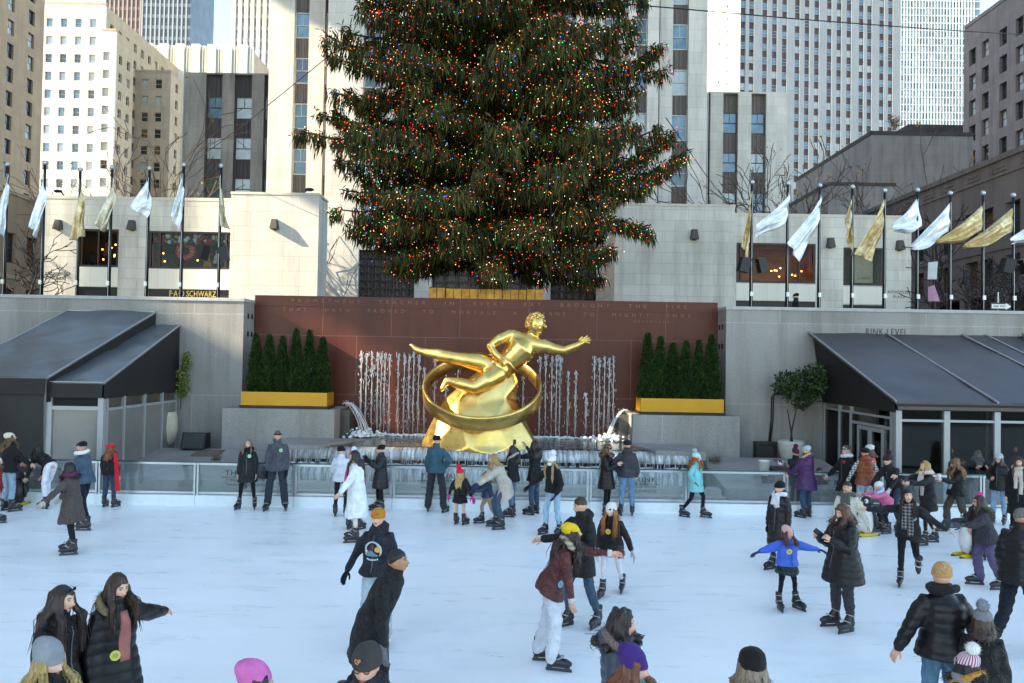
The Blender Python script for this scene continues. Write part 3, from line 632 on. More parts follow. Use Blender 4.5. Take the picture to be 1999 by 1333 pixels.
    for a, b in ((9.83, 11.05), (11.05, 12.33), (12.33, 13.9), (13.9, 15.5), (15.5, 17.2)): MB().box(a + .075, b - .075, 20.262, 20.274, .2, 2.55).build('glass_panel', M['clear'], e)
    f = MB(); ys = [20.5, 22.95, 23.75, 24.9]
    for y in ys: f.box(9.76, 9.84, y - .05, y + .05, .1, 2.5)
    for a, b in zip(ys[:-1], ys[1:]): f.box(9.77, 9.83, a + .05, b - .05, 2.3, 2.36)
    f.box(9.77, 9.83, 20.55, 22.9, 2.02, 2.1); f.build('side_frame', M['white_frame'], e)
    for k, (a, b) in enumerate(((20.95, 21.72), (21.74, 22.5))):
        d = MB(); d.box(9.765, 9.835, a, a + .09, .12, 2.0); d.box(9.765, 9.835, b - .09, b, .12, 2.0); d.box(9.765, 9.835, a + .09, b - .09, 1.9, 2.0); d.box(9.765, 9.835, a + .09, b - .09, .12, .25)
        do = d.build('door', M['white_frame'], e); MB().box(9.79, 9.81, a + .09, b - .09, .25, 1.9).build('pane', M['clear'], do); MB().bar((9.74, b - .13 if k == 0 else a + .13, .9), (9.74, b - .13 if k == 0 else a + .13, 1.3), .02).build('handle', M['steel'], do)
    for a, b in ((22.99, 23.71), (23.79, 24.86), (22.52, 22.9), (20.55, 20.93)): MB().box(9.79, 9.81, a, b, .1, 2.3).build('side_glass', M['clear'], e)
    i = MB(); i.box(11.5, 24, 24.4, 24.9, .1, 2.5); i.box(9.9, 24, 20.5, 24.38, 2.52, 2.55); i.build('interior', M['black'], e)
    i = MB()
    for k in range(7): i.box(11.2 + k * 1.3, 11.3 + k * 1.3, 23.2, 23.3, .1, 2.5)
    i.build('interior_post', mat('interior_wood', '#5a4030', .6), e)

def build_terrace_things():
    # black monitor box and stone pot on the left
    e = empty('floor_speaker', (-9.4, 23.9, .85), 'black box loudspeaker lying on the granite bed under the grey wall', 'loudspeaker')
    b = MB(); extr(b, [(23.6, .87), (24.1, .87), (24.1, 1.32), (23.75, 1.35)], -9.75, -9.05); b.build('cabinet', M['black_metal'], e); MB().quad((-9.7, 23.585, .9), (-9.1, 23.585, .9), (-9.1, 23.735, 1.32), (-9.7, 23.735, 1.32)).build('grille', mat('grille', '#3a3838', .8, bp=.6), e)
    e = empty('stone_pot', (-10.6, 24.5, .86), 'tall pale rounded stone pot beside the frosted tent wall', 'pot')
    MB().lathe((-10.60, 24.55, .8), [(.16, 0), (.3, .25), (.36, .6), (.33, .95), (.28, 1.1), (.25, 1.1), (.24, 1.0)], 20).build('pot', mat('pale_stone', '#b9ad9a', .8, bp=.2), e, True)
    e = empty('wall_cable', (7.9, 24.9, 0), 'black drain pipe running down the granite wall beside the potted tree', 'pipe')
    p = [at(1545, 768, 24.9), at(1512, 768, 24.92), at(1508, 775, 24.95), at(1507, 820, 24.95), at(1500, 885, 24.9)]; MB().tube(p, .045, 8).build('pipe', M['black_metal'], e, True)
    e = empty('floor_speaker', (7.7, 24.4, .8), 'black box loudspeaker standing at the foot of the black drain pipe', 'loudspeaker')
    b = MB(); b.box(7.45, 7.55, 24.2, 24.5, .8, 1.3); b.box(7.55, 8.1, 24.2, 24.5, 1.22, 1.3); b.box(7.56, 8.1, 24.25, 24.5, .8, 1.2); b.build('cabinet', M['black_metal'], e)
    e = empty('white_bucket', (6.6, 20.95, .1), 'white ice bucket on the stone edge beside seated guests', 'bucket')
    c = at(1492, 893, 21.2); MB().lathe((c.x, 21.2, .72), [(.12, 0), (.15, .38), (.165, .39), (.14, .38), (.1, .3)], 20).build('bucket', M['white_paint'], e, True)
    e = empty('cafe_table', (7.4, 21.6, .1), 'round black cafe table where the long haired guest sits', 'table')
    c = at(1530, 905, 21.4); q = MB(); q.lathe((c.x, 21.4, .0), [(.02, .84), (.5, .84), (.5, .88), (.02, .88)], 24); q.build('tabletop', M['black_metal'], e)
    MB().lathe((c.x, 21.4, .1), [(.25, 0), (.25, .03), (.04, .05), (.03, .74)], 16).build('pedestal', M['black_metal'], e)
# ------------------------------------------------------------------ buildings
WMESH = {}
def win_mesh(w, h, style, fm):
    key = (round(w, 2), round(h, 2), style, fm)
    if key in WMESH: return WMESH[key]
    b = MB(); t = min(.09, w * .09); d0, d1 = 0, .1
    b.box(0, t, d0, d1, 0, h); b.box(w - t, w, d0, d1, 0, h); b.box(t, w - t, d0, d1, 0, t); b.box(t, w - t, d0, d1, h - t, h)
    if style == 'sash':
        b.box(t, w - t, .02, .09, h * .5 - t * .4, h * .5 + t * .4); b.box(w * .5 - t * .25, w * .5 + t * .25, .03, .08, h * .5 + t * .4, h - t)
    elif style == 'pair': b.box(w * .5 - t * .4, w * .5 + t * .4, .02, .09, t, h - t)
    me = b.mesh('window', M[fm])
    WMESH[key] = me; return me
def pane_mesh(w, h, pm, style):
    key = ('p', round(w, 2), round(h, 2), pm)
    if key in WMESH: return WMESH[key]
    t = .03; b = MB()
    if style == 'sash' and pm in ('pane_b', 'pane_d', 'pane_t') :
        b.quad((t, .085, t), (w - t, .085, t), (w - t, .085, h * .5), (t, .085, h * .5), 0); b.quad((t, .055, h * .5), (w - t, .055, h * .5), (w - t, .055, h - t), (t, .055, h - t), 0)
    else: b.quad((t, .07, t), (w - t, .07, t), (w - t, .07, h - t), (t, .07, h - t), 0)
    me = b.mesh('pane', M[pm]); WMESH[key] = me; return me
class Bld:
    def __init__(s, name, loc, label, cat='building', group=None):
        s.e = empty(name, loc, label, cat, group); s.inv = Matrix.Translation(Vector(loc)).inverted(); s.todo = []
    def part(s, name, mb, m, smooth=False, parent=None): return mb.build(name, M[m] if isinstance(m, str) else m, parent or s.e, smooth)
    def wall(s, o, u, W, z0, z1, holes, m, depth=.35, name='wall', back=8.0):
        ux, uy = u; nx, ny = uy, -ux
        P = lambda a, d, z: (o[0] + ux * a - nx * d, o[1] + uy * a - ny * d, z)
        us = sorted({0, W} | {round(h[0], 4) for h in holes} | {round(h[1], 4) for h in holes}); zs = sorted({z0, z1} | {round(h[2], 4) for h in holes} | {round(h[3], 4) for h in holes})
        us = [a for a in us if 0 <= a <= W]; zs = [a for a in zs if z0 <= a <= z1]
        iu = {a: i for i, a in enumerate(us)}; iz = {a: i for i, a in enumerate(zs)}
        hole = np.zeros((len(us), len(zs)), bool); mb = MB(); D = depth + .3
        for h in holes:
            a, b, c, d = (round(x, 4) for x in h); hole[iu[a]:iu[b], iz[c]:iz[d]] = True
            mb.quad(P(a, 0, c), P(a, 0, d), P(a, D, d), P(a, D, c)); mb.quad(P(b, 0, d), P(b, 0, c), P(b, D, c), P(b, D, d)); mb.quad(P(a, 0, c), P(a, D, c), P(b, D, c), P(b, 0, c)); mb.quad(P(a, 0, d), P(b, 0, d), P(b, D, d), P(a, D, d))
        for j in range(len(zs) - 1):
            i = 0
            while i < len(us) - 1:
                if hole[i, j]: i += 1; continue
                k = i
                while k < len(us) - 1 and not hole[k, j]: k += 1
                mb.quad(P(us[i], 0, zs[j]), P(us[k], 0, zs[j]), P(us[k], 0, zs[j + 1]), P(us[i], 0, zs[j + 1])); i = k
        mb.quad(P(0, 0, z0), P(0, 0, z1), P(0, D, z1), P(0, D, z0)); mb.quad(P(W, 0, z0), P(W, D, z0), P(W, D, z1), P(W, 0, z1))
        mb.quad(P(0, 0, z1), P(W, 0, z1), P(W, D, z1), P(0, D, z1))
        return s.part(name, mb, m)
    def mass(s, o, u, W, D, z0, z1, m, inset=.62, name='mass'):
        ux, uy = u; nx, ny = uy, -ux; c = Vector((o[0] + ux * W / 2 - nx * (inset + (D - inset) / 2), o[1] + uy * W / 2 - ny * (inset + (D - inset) / 2), (z0 + z1) / 2))
        mb = MB().obox(c, (ux * (W / 2 - .01), uy * (W / 2 - .01), 0), (nx * (D - inset) / 2, ny * (D - inset) / 2, 0), (0, 0, (z1 - z0) / 2 - .003)); return s.part(name, mb, m)
    def windows(s, o, u, holes, depth, style='sash', fm='frame_w', panes=(('pane_d', 3), ('pane_b', 2), ('pane_l', 2))):
        s.todo.append((o, u, holes, depth, style, fm, panes))
    def finish(s, limit=95):
        items = []
        for o, u, holes, depth, style, fm, panes in s.todo:
            ux, uy = u; nx, ny = uy, -ux; ks = [k for k, w in panes for _ in range(w)]
            for h in holes:
                pos = Vector((o[0] + ux * h[0] - nx * depth, o[1] + uy * h[0] - ny * depth, h[2])); w, hh = h[1] - h[0], h[3] - h[2]
                q = proj(pos + Vector((ux * w / 2, uy * w / 2, hh / 2))); vis = -25 < q[0] < 2024 and -25 < q[1] < 620
                Mx = Matrix(((ux, -nx, 0, pos.x), (uy, -ny, 0, pos.y), (0, 0, 1, pos.z), (0, 0, 0, 1)))
                items.append((0 if vis else 1, (pos - CAMP).length, Mx, w, hh, style, fm, random.choice(ks)))
        items.sort(key=lambda t: (t[0], t[1])); rest = []
        for i, (inv, d, Mx, w, hh, style, fm, pm) in enumerate(items):
            if i < limit and not inv:
                f = bpy.data.objects.new('window', win_mesh(w, hh, style, fm)); COL.objects.link(f); f.parent = s.e; f.matrix_parent_inverse = s.inv; f.matrix_basis = Mx
                p = bpy.data.objects.new('pane', pane_mesh(w, hh, pm, style)); COL.objects.link(p); p.parent = f
            else: rest.append((Mx, w, hh, pm, style, fm))
        if rest:
            mb = MB(); keys = []
            def slot(k):
                if k not in keys: keys.append(k)
                return keys.index(k)
            for Mx, w, hh, pm, style, fm in rest:
                k = len(mb.v); t = min(.09, w * .09)
                mb.quad((t, .07, t), (w - t, .07, t), (w - t, .07, hh - t), (t, .07, hh - t), slot(pm))
                for x0, x1, a, b in ((0, t, 0, hh), (w - t, w, 0, hh), (t, w - t, 0, t), (t, w - t, hh - t, hh), (t, w - t, hh * .48, hh * .52)): mb.quad((x0, 0, a), (x1, 0, a), (x1, 0, b), (x0, 0, b), slot(fm))
                mb.xform(Mx, k)
            tag(mb.build('window', [M[k] for k in keys], s.e), kind='stuff')
    def strip(s, o, u, u0, u1, rows, z0, z1, depth, sp, **kw):     # recessed vertical strip: windows with spandrels between
        ux, uy = u; nx, ny = uy, -ux; P = lambda a, d, z: (o[0] + ux * a - nx * d, o[1] + uy * a - ny * d, z)
        s.windows(o, u, [(u0, u1, a, b) for a, b in rows], depth, **kw); zz = z0
        for a, b in list(rows) + [(z1, z1)]:
            if a - zz > .05:
                mb = MB(); nr = 3; w = (u1 - u0)
                mb.quad(P(u0, depth + .04, zz), P(u1, depth + .04, zz), P(u1, depth + .04, a), P(u0, depth + .04, a))
                for k in range(1, nr + 1):
                    x = u0 + w * k / (nr + 1); mb.quad(P(x - .03, depth - .02, zz + .06), P(x + .03, depth - .02, zz + .06), P(x + .03, depth - .02, a - .06), P(x - .03, depth - .02, a - .06))
                    mb.quad(P(x - .03, depth - .02, zz + .06), P(x - .03, depth - .02, a - .06), P(x - .03, depth + .04, a - .06), P(x - .03, depth + .04, zz + .06)); mb.quad(P(x + .03, depth - .02, zz + .06), P(x + .03, depth - .02, a - .06), P(x + .03, depth + .04, a - .06), P(x + .03, depth + .04, zz + .06))
                s.part('spandrel', mb, sp)
            zz = b
def xs(px, Y, py=300): return at(px, py, Y).x
def zs(px, py, Y): return at(px, py, Y).z
G0 = 4.6
def rows_from(zbase, period, h, zmin, zmax):
    out = []; k = math.ceil((zmin - zbase) / period)
    while zbase + k * period + h < zmax: out.append((zbase + k * period, zbase + k * period + h)); k += 1
    return out

def build_tower():      # the slab behind the tree
    b = Bld('limestone_tower', (-1.8, 60, G0), 'tall limestone slab tower standing directly behind the decorated spruce', 'tower'); TOP = 70
    Y = 60; xl, xr = xs(521, Y), xs(1379, Y)
    zr = zs(585, 70, Y)     # bottom of a window
    def section(Yp, xa, xb, strips, zbase, holes_extra=(), nm='wall'):
        o = (xa, Yp); u = (1, 0); rows = rows_from(zbase, 3.5, 1.98, 12.6, TOP - 2); hs = []
        for p0, p1 in strips:
            a, c = xs(p0, Yp) - xa, xs(p1, Yp) - xa; hs.append((a, c, 12.2, TOP - 1))
            vis = [r for r in rows if r[0] < 36]
            b.strip(o, u, a, c, vis, 12.2, 36, .45, M['spandrel'], fm='frame_w', panes=(('pane_b', 3), ('pane_t', 3), ('pane_l', 2), ('pane_d', 1)))
        b.wall(o, u, xb - xa, G0, TOP, hs + list(holes_extra), M['lime'], .45, nm)
        b.mass(o, u, xb - xa, 12, G0, TOP, 'spandrel', .7)
    section(Y, xl, xs(660, Y), [(569, 598), (629, 655)], zr)
    Yc = 58; xa, xb = xs(635, Yc), xs(1284, Yc); zc = zs(720, 75, Yc)
    og = [(xs(p0, Yc, 540) - xa, xs(p1, Yc, 540) - xa, G0 + .1, zs(760, 488, Yc)) for p0, p1 in ((699, 809), (843, 1041), (1075, 1189))]
    section(Yc, xa, xb, [(706, 740), (796, 830), (886, 920), (996, 1030), (1086, 1120), (1176, 1210), (1240, 1262)], zc, og)
    for a, c, z0, z1 in og:
        g = MB()
        for k in range(12): zz = z0 + (z1 - z0) * k / 12; g.box(xa + a, xa + c, Yc + .5, Yc + .56, zz, zz + .1)
        for k in range(9): xx = xa + a + (c - a) * k / 8; g.box(xx - .05, xx + .05, Yc + .42, Yc + .6, z0, z1)
        b.part('entrance_grille', g, 'bronze')
        MB().quad((xa + a, Yc + .72, z0), (xa + c, Yc + .72, z0), (xa + c, Yc + .72, z1), (xa + a, Yc + .72, z1)).build('entrance_glass', M['pane_d'], b.e)
    xa2 = xs(1270, Y); section(Y, xa2, xr, [(1279, 1286), (1311, 1342)], zs(1326, 93, Y))
    b.finish()

def wall_lamp(px, py, Y, label):
    p = at(px, py, Y); e = empty('wall_lamp', p, label, 'wall lamp', 'dark tapered lamps on the limestone walls')
    m = MB(); x, y, z = p.x, Y, p.z
    v = [(x - .2, y - .42, z - .28), (x + .2, y - .42, z - .28), (x + .24, y - .01, z - .28), (x - .24, y - .01, z - .28), (x - .14, y - .26, z + .28), (x + .14, y - .26, z + .28), (x + .17, y - .01, z + .28), (x - .17, y - .01, z + .28)]
    m.add(v, [(0, 3, 2, 1), (4, 5, 6, 7), (0, 1, 5, 4), (1, 2, 6, 5), (2, 3, 7, 6), (3, 0, 4, 7)]); m.build('shade', mat('lamp_shade', '#4a413e', .55), e)
    MB().box(x - .1, x + .1, y - .004, y + .02, z - .34, z - .282).build('bracket', M['black_metal'], e)

def shop_window(b, o, x0, x1, z0, z1, Y, mull, kind):
    f = MB(); t = .12
    f.box(x0, x1, Y + .05, Y + .2, z1 - t, z1); f.box(x0, x1, Y + .05, Y + .2, z0, z0 + t); f.box(x0, x0 + t, Y + .05, Y + .2, z0 + t, z1 - t); f.box(x1 - t, x1, Y + .05, Y + .2, z0 + t, z1 - t)
    for m in mull: f.box(x0 + (x1 - x0) * m - .05, x0 + (x1 - x0) * m + .05, Y + .06, Y + .19, z0 + t, z1 - t)
    fo = f.build('window', M['bronze'], b.e)
    MB().quad((x0 + t, Y + .13, z0 + t), (x1 - t, Y + .13, z0 + t), (x1 - t, Y + .13, z1 - t), (x0 + t, Y + .13, z1 - t)).build('pane', M['clear'], fo)
    r = MB(); r.quad((x0, Y + 3, z0), (x1, Y + 3, z0), (x1, Y + 3, z1), (x0, Y + 3, z1)); r.quad((x0, Y + .21, z0), (x1, Y + .21, z0), (x1, Y + 3, z0), (x0, Y + 3, z0)); r.quad((x0, Y + .21, z1), (x1, Y + .21, z1), (x1, Y + 3, z1), (x0, Y + 3, z1)); r.quad((x0, Y + .21, z0), (x0, Y + 3, z0), (x0, Y + 3, z1), (x0, Y + .21, z1)); r.quad((x1, Y + .21, z0), (x1, Y + 3, z0), (x1, Y + 3, z1), (x1, Y + .21, z1))
    r.build('display_room', {'fao': mat('toy_shop_interior', '#140c08', .8, var=.6, scale=1.5), 'amber': mat('amber_interior', '#a65a22', .7, var=.5, scale=.8, stretch=(1, 1, 2)), 'pale': mat('pale_interior', '#8d877c', .8, var=.2)}[kind], b.e)
    return fo

def build_wings():
    # left shop wing
    Y = 47; x0, x1 = xs(84, Y, 480), xs(452, Y, 480); top = zs(260, 390, Y)
    b = Bld('shop_building', ((x0 + x1) / 2, Y, G0), 'low limestone shop wing with a giant red donut in its window'); o = (x0, Y)
    X = lambda px: xs(px, Y, 500) - x0; Z = lambda py: zs(260, py, Y)
    w1 = (X(150), X(231), Z(522), Z(448)); w2 = (X(290), X(451), Z(523), Z(450)); p1 = (X(150), X(231), Z(582), Z(561)); p2 = (X(290), X(451), Z(586), Z(563))
    b.wall(o, (1, 0), x1 - x0, G0, top, [w1, w2, p1, p2], M['lime2'], .3); b.mass(o, (1, 0), x1 - x0, 9, G0, top - .3, 'tan_stone', 3.2)
    c = MB(); chip(c, x0 - .03, x1, Y - .03, Y + 3.2, top, top + .18); c.build('parapet', M['lime_plain'], b.e)
    c = MB(); c.box(x0 + X(150), x0 + X(231), Y - .02, Y + .0, Z(560), Z(523)); c.build('marble_panel', M['white_stone'], b.e)
    c = MB(); c.box(x0 + X(290), x0 + X(451), Y - .02, Y + .0, Z(562), Z(524)); c.build('marble_panel', M['white_stone'], b.e)
    for w in (p1, p2): MB().quad((x0 + w[0], Y + .12, w[2]), (x0 + w[1], Y + .12, w[2]), (x0 + w[1], Y + .12, w[3]), (x0 + w[0], Y + .12, w[3])).build('sign_band', M['black_metal'], b.e)
    for w in (w1, w2): shop_window(b, o, x0 + w[0], x0 + w[1], w[2], w[3], Y, (.5,) if w is w1 else (.13, .93), 'fao')
    c = at(376, 574, Y + .1); text('shop_sign', 'F·A·O SCHWARZ', .5, (c.x, Y + .1, c.z), M['letter_gold'], b.e, 1.05, width=2.75, extrude=.02)
    c = at(113, 538, Y); text('lettering', 'ROCKEFELLER', .24, (c.x, Y - .01, c.z + .12), M['letter_dark'], b.e, 1.2, width=1.5); text('lettering', 'PLAZA', .24, (c.x, Y - .01, c.z - .16), M['letter_dark'], b.e, 1.2, width=.72)
    # donut, baubles, warm lamps inside
    c = at(363, 490, Y + .9); e = empty('donut_display', c, 'giant red frosted donut hanging in the toy shop window', 'decoration')
    d = MB(); V = []; n1, n2 = 40, 14
    for i in range(n1):
        a = 2 * math.pi * i / n1
        for j in range(n2): q = 2 * math.pi * j / n2; rr = .42 + .2 * math.cos(q); V.append((c.x + rr * math.cos(a), c.y + .16 * math.sin(q), c.z + rr * math.sin(a)))
    d.add(V, [(i * n2 + j, ((i + 1) % n1) * n2 + j, ((i + 1) % n1) * n2 + (j + 1) % n2, i * n2 + (j + 1) % n2) for i in range(n1) for j in range(n2)]).build('ring', mat('red_frosting', '#c22a22', .35), e, True)
    s = MB(); rg = random.Random(4)
    for i in range(60):
        a = rg.uniform(0, 6.28); rr = rg.uniform(.3, .56); q = Vector((c.x + rr * math.cos(a), c.y - .17 * math.sqrt(max(0, 1 - ((rr - .42) / .2) ** 2)) - .01, c.z + rr * math.sin(a))); t = rg.uniform(0, 3.14); s.bar(q, q + Vector((.05 * math.cos(t), 0, .05 * math.sin(t))), .018)
    s.build('sprinkles', mat('sprinkles', '#f0b9a8', .4), e)
    cols = [mat('bauble_red', '#a81c22', .25), mat('bauble_white', '#d5dadd', .3), mat('bauble_gold', '#b08a3a', .3, .6), mat('bauble_green', '#26402c', .4)]
    e = empty('garland', at(370, 472, Y + .6), 'garland of red white and dark green baubles along the toy shop window top', 'garland'); g = MB()
    for px in range(300, 452, 5):
        for k in range(3):
            p = at(px + rg.uniform(-3, 3), 466 + rg.uniform(-6, 8), Y + .6 + rg.uniform(-.15, .15)); g.ell(p, rg.uniform(.1, .19), 10, 7, 0 if (px // 30) % 3 == 1 and rg.random() < .8 else rg.choice((1, 1, 2, 3, 3)))
    g.build('baubles', cols, e, True)
    bulb = mat('warm_bulb', '#ffb45a', .5, emit='#ffae55', es=3)
    for i in range(26):
        px = rg.choice((rg.uniform(158, 226), rg.uniform(296, 446))); p = at(px, rg.uniform(476, 510), Y + rg.uniform(1.2, 2.6)); tag(MB().ell(p, .05, 8, 6).build('shop_lamp', bulb, None, True), 'small warm bulb glowing inside the toy shop window', 'lamp', 'bulbs inside the toy shop')
    for i, (px, py, lab) in enumerate(((300, 500, 'dark'), (180, 505, 'dark'), (405, 512, 'yellow'), (425, 505, 'pale'), (335, 512, 'dark'), (210, 490, 'red'))):
        p = at(px, py, Y + 1.1); q = MB(); q.ell((p.x, p.y, p.z), (.22, .18, .3), 12, 8); q.ell((p.x, p.y - .02, p.z + .36), .14, 12, 8); q.ell((p.x - .18, p.y, p.z - .2), (.1, .1, .14), 8, 6); q.ell((p.x + .18, p.y, p.z - .2), (.1, .1, .14), 8, 6)
        tag(remesh_obj('plush_toy', q, .03, mat('plush_' + lab, {'dark': '#1d1817', 'yellow': '#a8842c', 'pale': '#b7bdb5', 'red': '#a02c20'}[lab], .9)), lab + ' plush toy on display ' + ('beside the donut' if px > 250 else 'in the narrower toy shop window') + (', farthest from it' if px in (300, 425) else '') + (', close to it' if px in (335,) else ''), 'toy')
    b.finish()
    # bright block next to it
    Y = 45.5; x0, x1 = xs(449, Y, 480), xs(621, Y, 480); top = zs(535, 380, Y)
    b = Bld('limestone_block', ((x0 + x1) / 2, Y, G0), 'blank sunlit limestone block between the toy shop and the spruce')
    b.wall((x0, Y), (1, 0), x1 - x0, G0, top, [], M['lime'], .3); b.mass((x0, Y), (1, 0), x1 - x0, 2.2, G0, top - .05, 'lime', .5)
    c = MB(); chip(c, x0 - .03, x1 + .03, Y - .03, Y + 2.2, top, top + .14); c.build('coping', M['lime_plain'], b.e)
    wall_lamp(537, 438, 45.5, 'dark tapered wall lamp on the blank sunlit block'); wall_lamp(116, 439, 47, 'dark tapered wall lamp above the plaza name nearest the toy shop'); wall_lamp(259, 440, 47, 'dark tapered wall lamp between the two toy shop windows')
    # street light head on the roof edge
    p = at(600, 372, 46); e = empty('street_lamp', p, 'black hooked lamp head peeking over the sunlit block', 'street lamp')
    MB().tube([at(592, 386, 46), at(594, 376, 46), at(602, 368, 46), at(610, 370, 46)], [.05, .04, .04, .04], 8).build('arm', M['black_metal'], e, True); MB().ell(at(604, 370, 46), (.28, .2, .1), 12, 8).build('head', M['black_metal'], e, True)
    p = at(117, 375, 50); e = empty('street_lamp', p, 'black hooked lamp head peeking over the toy shop roof', 'street lamp'); MB().tube([at(126, 392, 50), at(125, 380, 50), at(118, 374, 50), at(110, 374, 50)], [.05, .04, .04, .04], 8).build('arm', M['black_metal'], e, True); MB().ell(at(113, 373, 50), (.28, .2, .1), 12, 8).build('head', M['black_metal'], e, True)
    # right block and right shop wing
    Y = 45.5; x0, x1 = xs(1200, Y, 500), xs(1434, Y, 500); top = zs(1360, 403, Y)
    b = Bld('limestone_block', ((x0 + x1) / 2, Y, G0), 'blank shaded limestone block with weather stained top beside the amber shop window')
    b.wall((x0, Y), (1, 0), x1 - x0, G0, top, [], M['lime2'], .3); b.mass((x0, Y), (1, 0), x1 - x0, 10, G0, top - .05, 'lime', .5); c = MB(); chip(c, x0 - .03, x1 + .03, Y - .03, Y + 10, top, top + .14); c.build('coping', M['lime_plain'], b.e)
    wall_lamp(1355, 458, 45.5, 'dark tapered wall lamp on the blank shaded block')
    Y = 47; x0, x1 = xs(1432, Y, 500), xs(1779, Y, 500); top = zs(1600, 424, Y)
    b = Bld('shop_building', ((x0 + x1) / 2, Y, G0), 'low limestone shop wing with an amber lit window behind the flags'); X = lambda px: xs(px, Y, 540) - x0; Z = lambda py: zs(1600, py, Y)
    w1 = (X(1437), X(1592), Z(554), Z(476)); w2 = (X(1646), X(1730), Z(556), Z(482)); p1 = (X(1437), X(1592), Z(606), Z(589)); p2 = (X(1646), X(1730), Z(606), Z(594))
    b.wall((x0, Y), (1, 0), x1 - x0, G0, top, [w1, w2, p1, p2], M['lime2'], .3); b.mass((x0, Y), (1, 0), x1 - x0, 9, G0, top - .3, 'tan_stone', 3.2)
    c = MB(); chip(c, x0, x1 + .03, Y - .03, Y + 3.2, top, top + .18); c.build('parapet', M['lime_plain'], b.e)
    for w, a, d in ((w1, 588, 556), (w2, 592, 559)): MB().box(x0 + w[0], x0 + w[1], Y - .02, Y, Z(a), Z(d)).build('marble_panel', M['white_stone'], b.e)
    for w in (p1, p2): MB().quad((x0 + w[0], Y + .12, w[2]), (x0 + w[1], Y + .12, w[2]), (x0 + w[1], Y + .12, w[3]), (x0 + w[0], Y + .12, w[3])).build('sign_band', M['black_metal'], b.e)
    shop_window(b, None, x0 + w1[0], x0 + w1[1], w1[2], w1[3], Y, (.06, .8), 'amber'); shop_window(b, None, x0 + w2[0], x0 + w2[1], w2[2], w2[3], Y, (), 'pale')
    pl = MB(); a = at(1668, 552, Y + .8); c2 = at(1704, 498, Y + .8); pl.box(a.x, c2.x, Y + .8, Y + .9, a.z, c2.z); pl.build('display_panel', mat('cream_display', '#b9b197', .8), b.e); c = at(1686, 543, Y + .79); text('shop_sign', 'LUREW', .2, (c.x, Y + .79, c.z), M['letter_dark'], b.e, 1.2, width=.75)
    for i in range(9): p = at(rg.uniform(1470, 1575), rg.uniform(522, 540), Y + 1.2); tag(MB().ell(p, .045, 8, 6).build('shop_lamp', bulb, None, True), 'small warm bulb glowing inside the amber shop window', 'lamp', 'bulbs inside the amber shop window')
    c = at(1755, 575, Y); text('lettering', 'ROCKEFELLER', .24, (c.x, Y - .01, c.z + .14), M['letter_dark'], b.e, 1.2, width=1.32); text('lettering', 'PLAZA', .24, (c.x, Y - .01, c.z - .14), M['letter_dark'], b.e, 1.2, width=.68)
    wall_lamp(1620, 474, 47, 'dark tapered wall lamp between the amber window and the pale shop window'); wall_lamp(1755, 479, 47, 'dark tapered wall lamp above the plaza name behind the gold flags')
    b.finish()

def remesh_obj(name, mb, vox, m, parent=None, smooth=4):
    me = remesh(mb, vox, smooth); me.name = name; me.materials.clear(); me.materials.append(m); me.polygons.foreach_set('use_smooth', [True] * len(me.polygons)); return put(bpy.data.objects.new(name, me), parent)

def strip_block(name, label, px0, px1, pytop, Y, strips, rows_px, m, sp, D=14, panes=None, parapet=True):
    x0, x1 = xs(px0, Y), xs(px1, Y); pm = (px0 + px1) / 2; top = zs(pm, pytop, Y); b = Bld(name, ((x0 + x1) / 2, Y, G0), label); hs = []
    for a, c, st in strips:
        a, c = xs(a, Y) - x0, xs(c, Y) - x0; zt = top - .15; hs.append((a, c, G0 + 3, zt)); rows = sorted((zs(pm, r1, Y), zs(pm, r0, Y)) for r0, r1 in rows_px)
        b.strip((x0, Y), (1, 0), a, c, rows, G0 + 3, zt, .4, M[sp], fm='frame_d', style=st, panes=panes or (('pane_t', 2), ('pane_d', 1)))
    b.wall((x0, Y), (1, 0), x1 - x0, G0, top, hs, M[m], .4); b.mass((x0, Y), (1, 0), x1 - x0, D, G0, top - .2, sp if False else m, .72); b.finish(); return b

def punched(b, o, u, W, z0, z1, cols, ww, rows, m, depth=.3, **kw):
    hs = [(c - ww / 2, c + ww / 2, a, d) for c in cols for a, d in rows]; b.wall(o, u, W, z0, z1, hs, M[m], depth); b.windows(o, u, hs, depth, **kw)

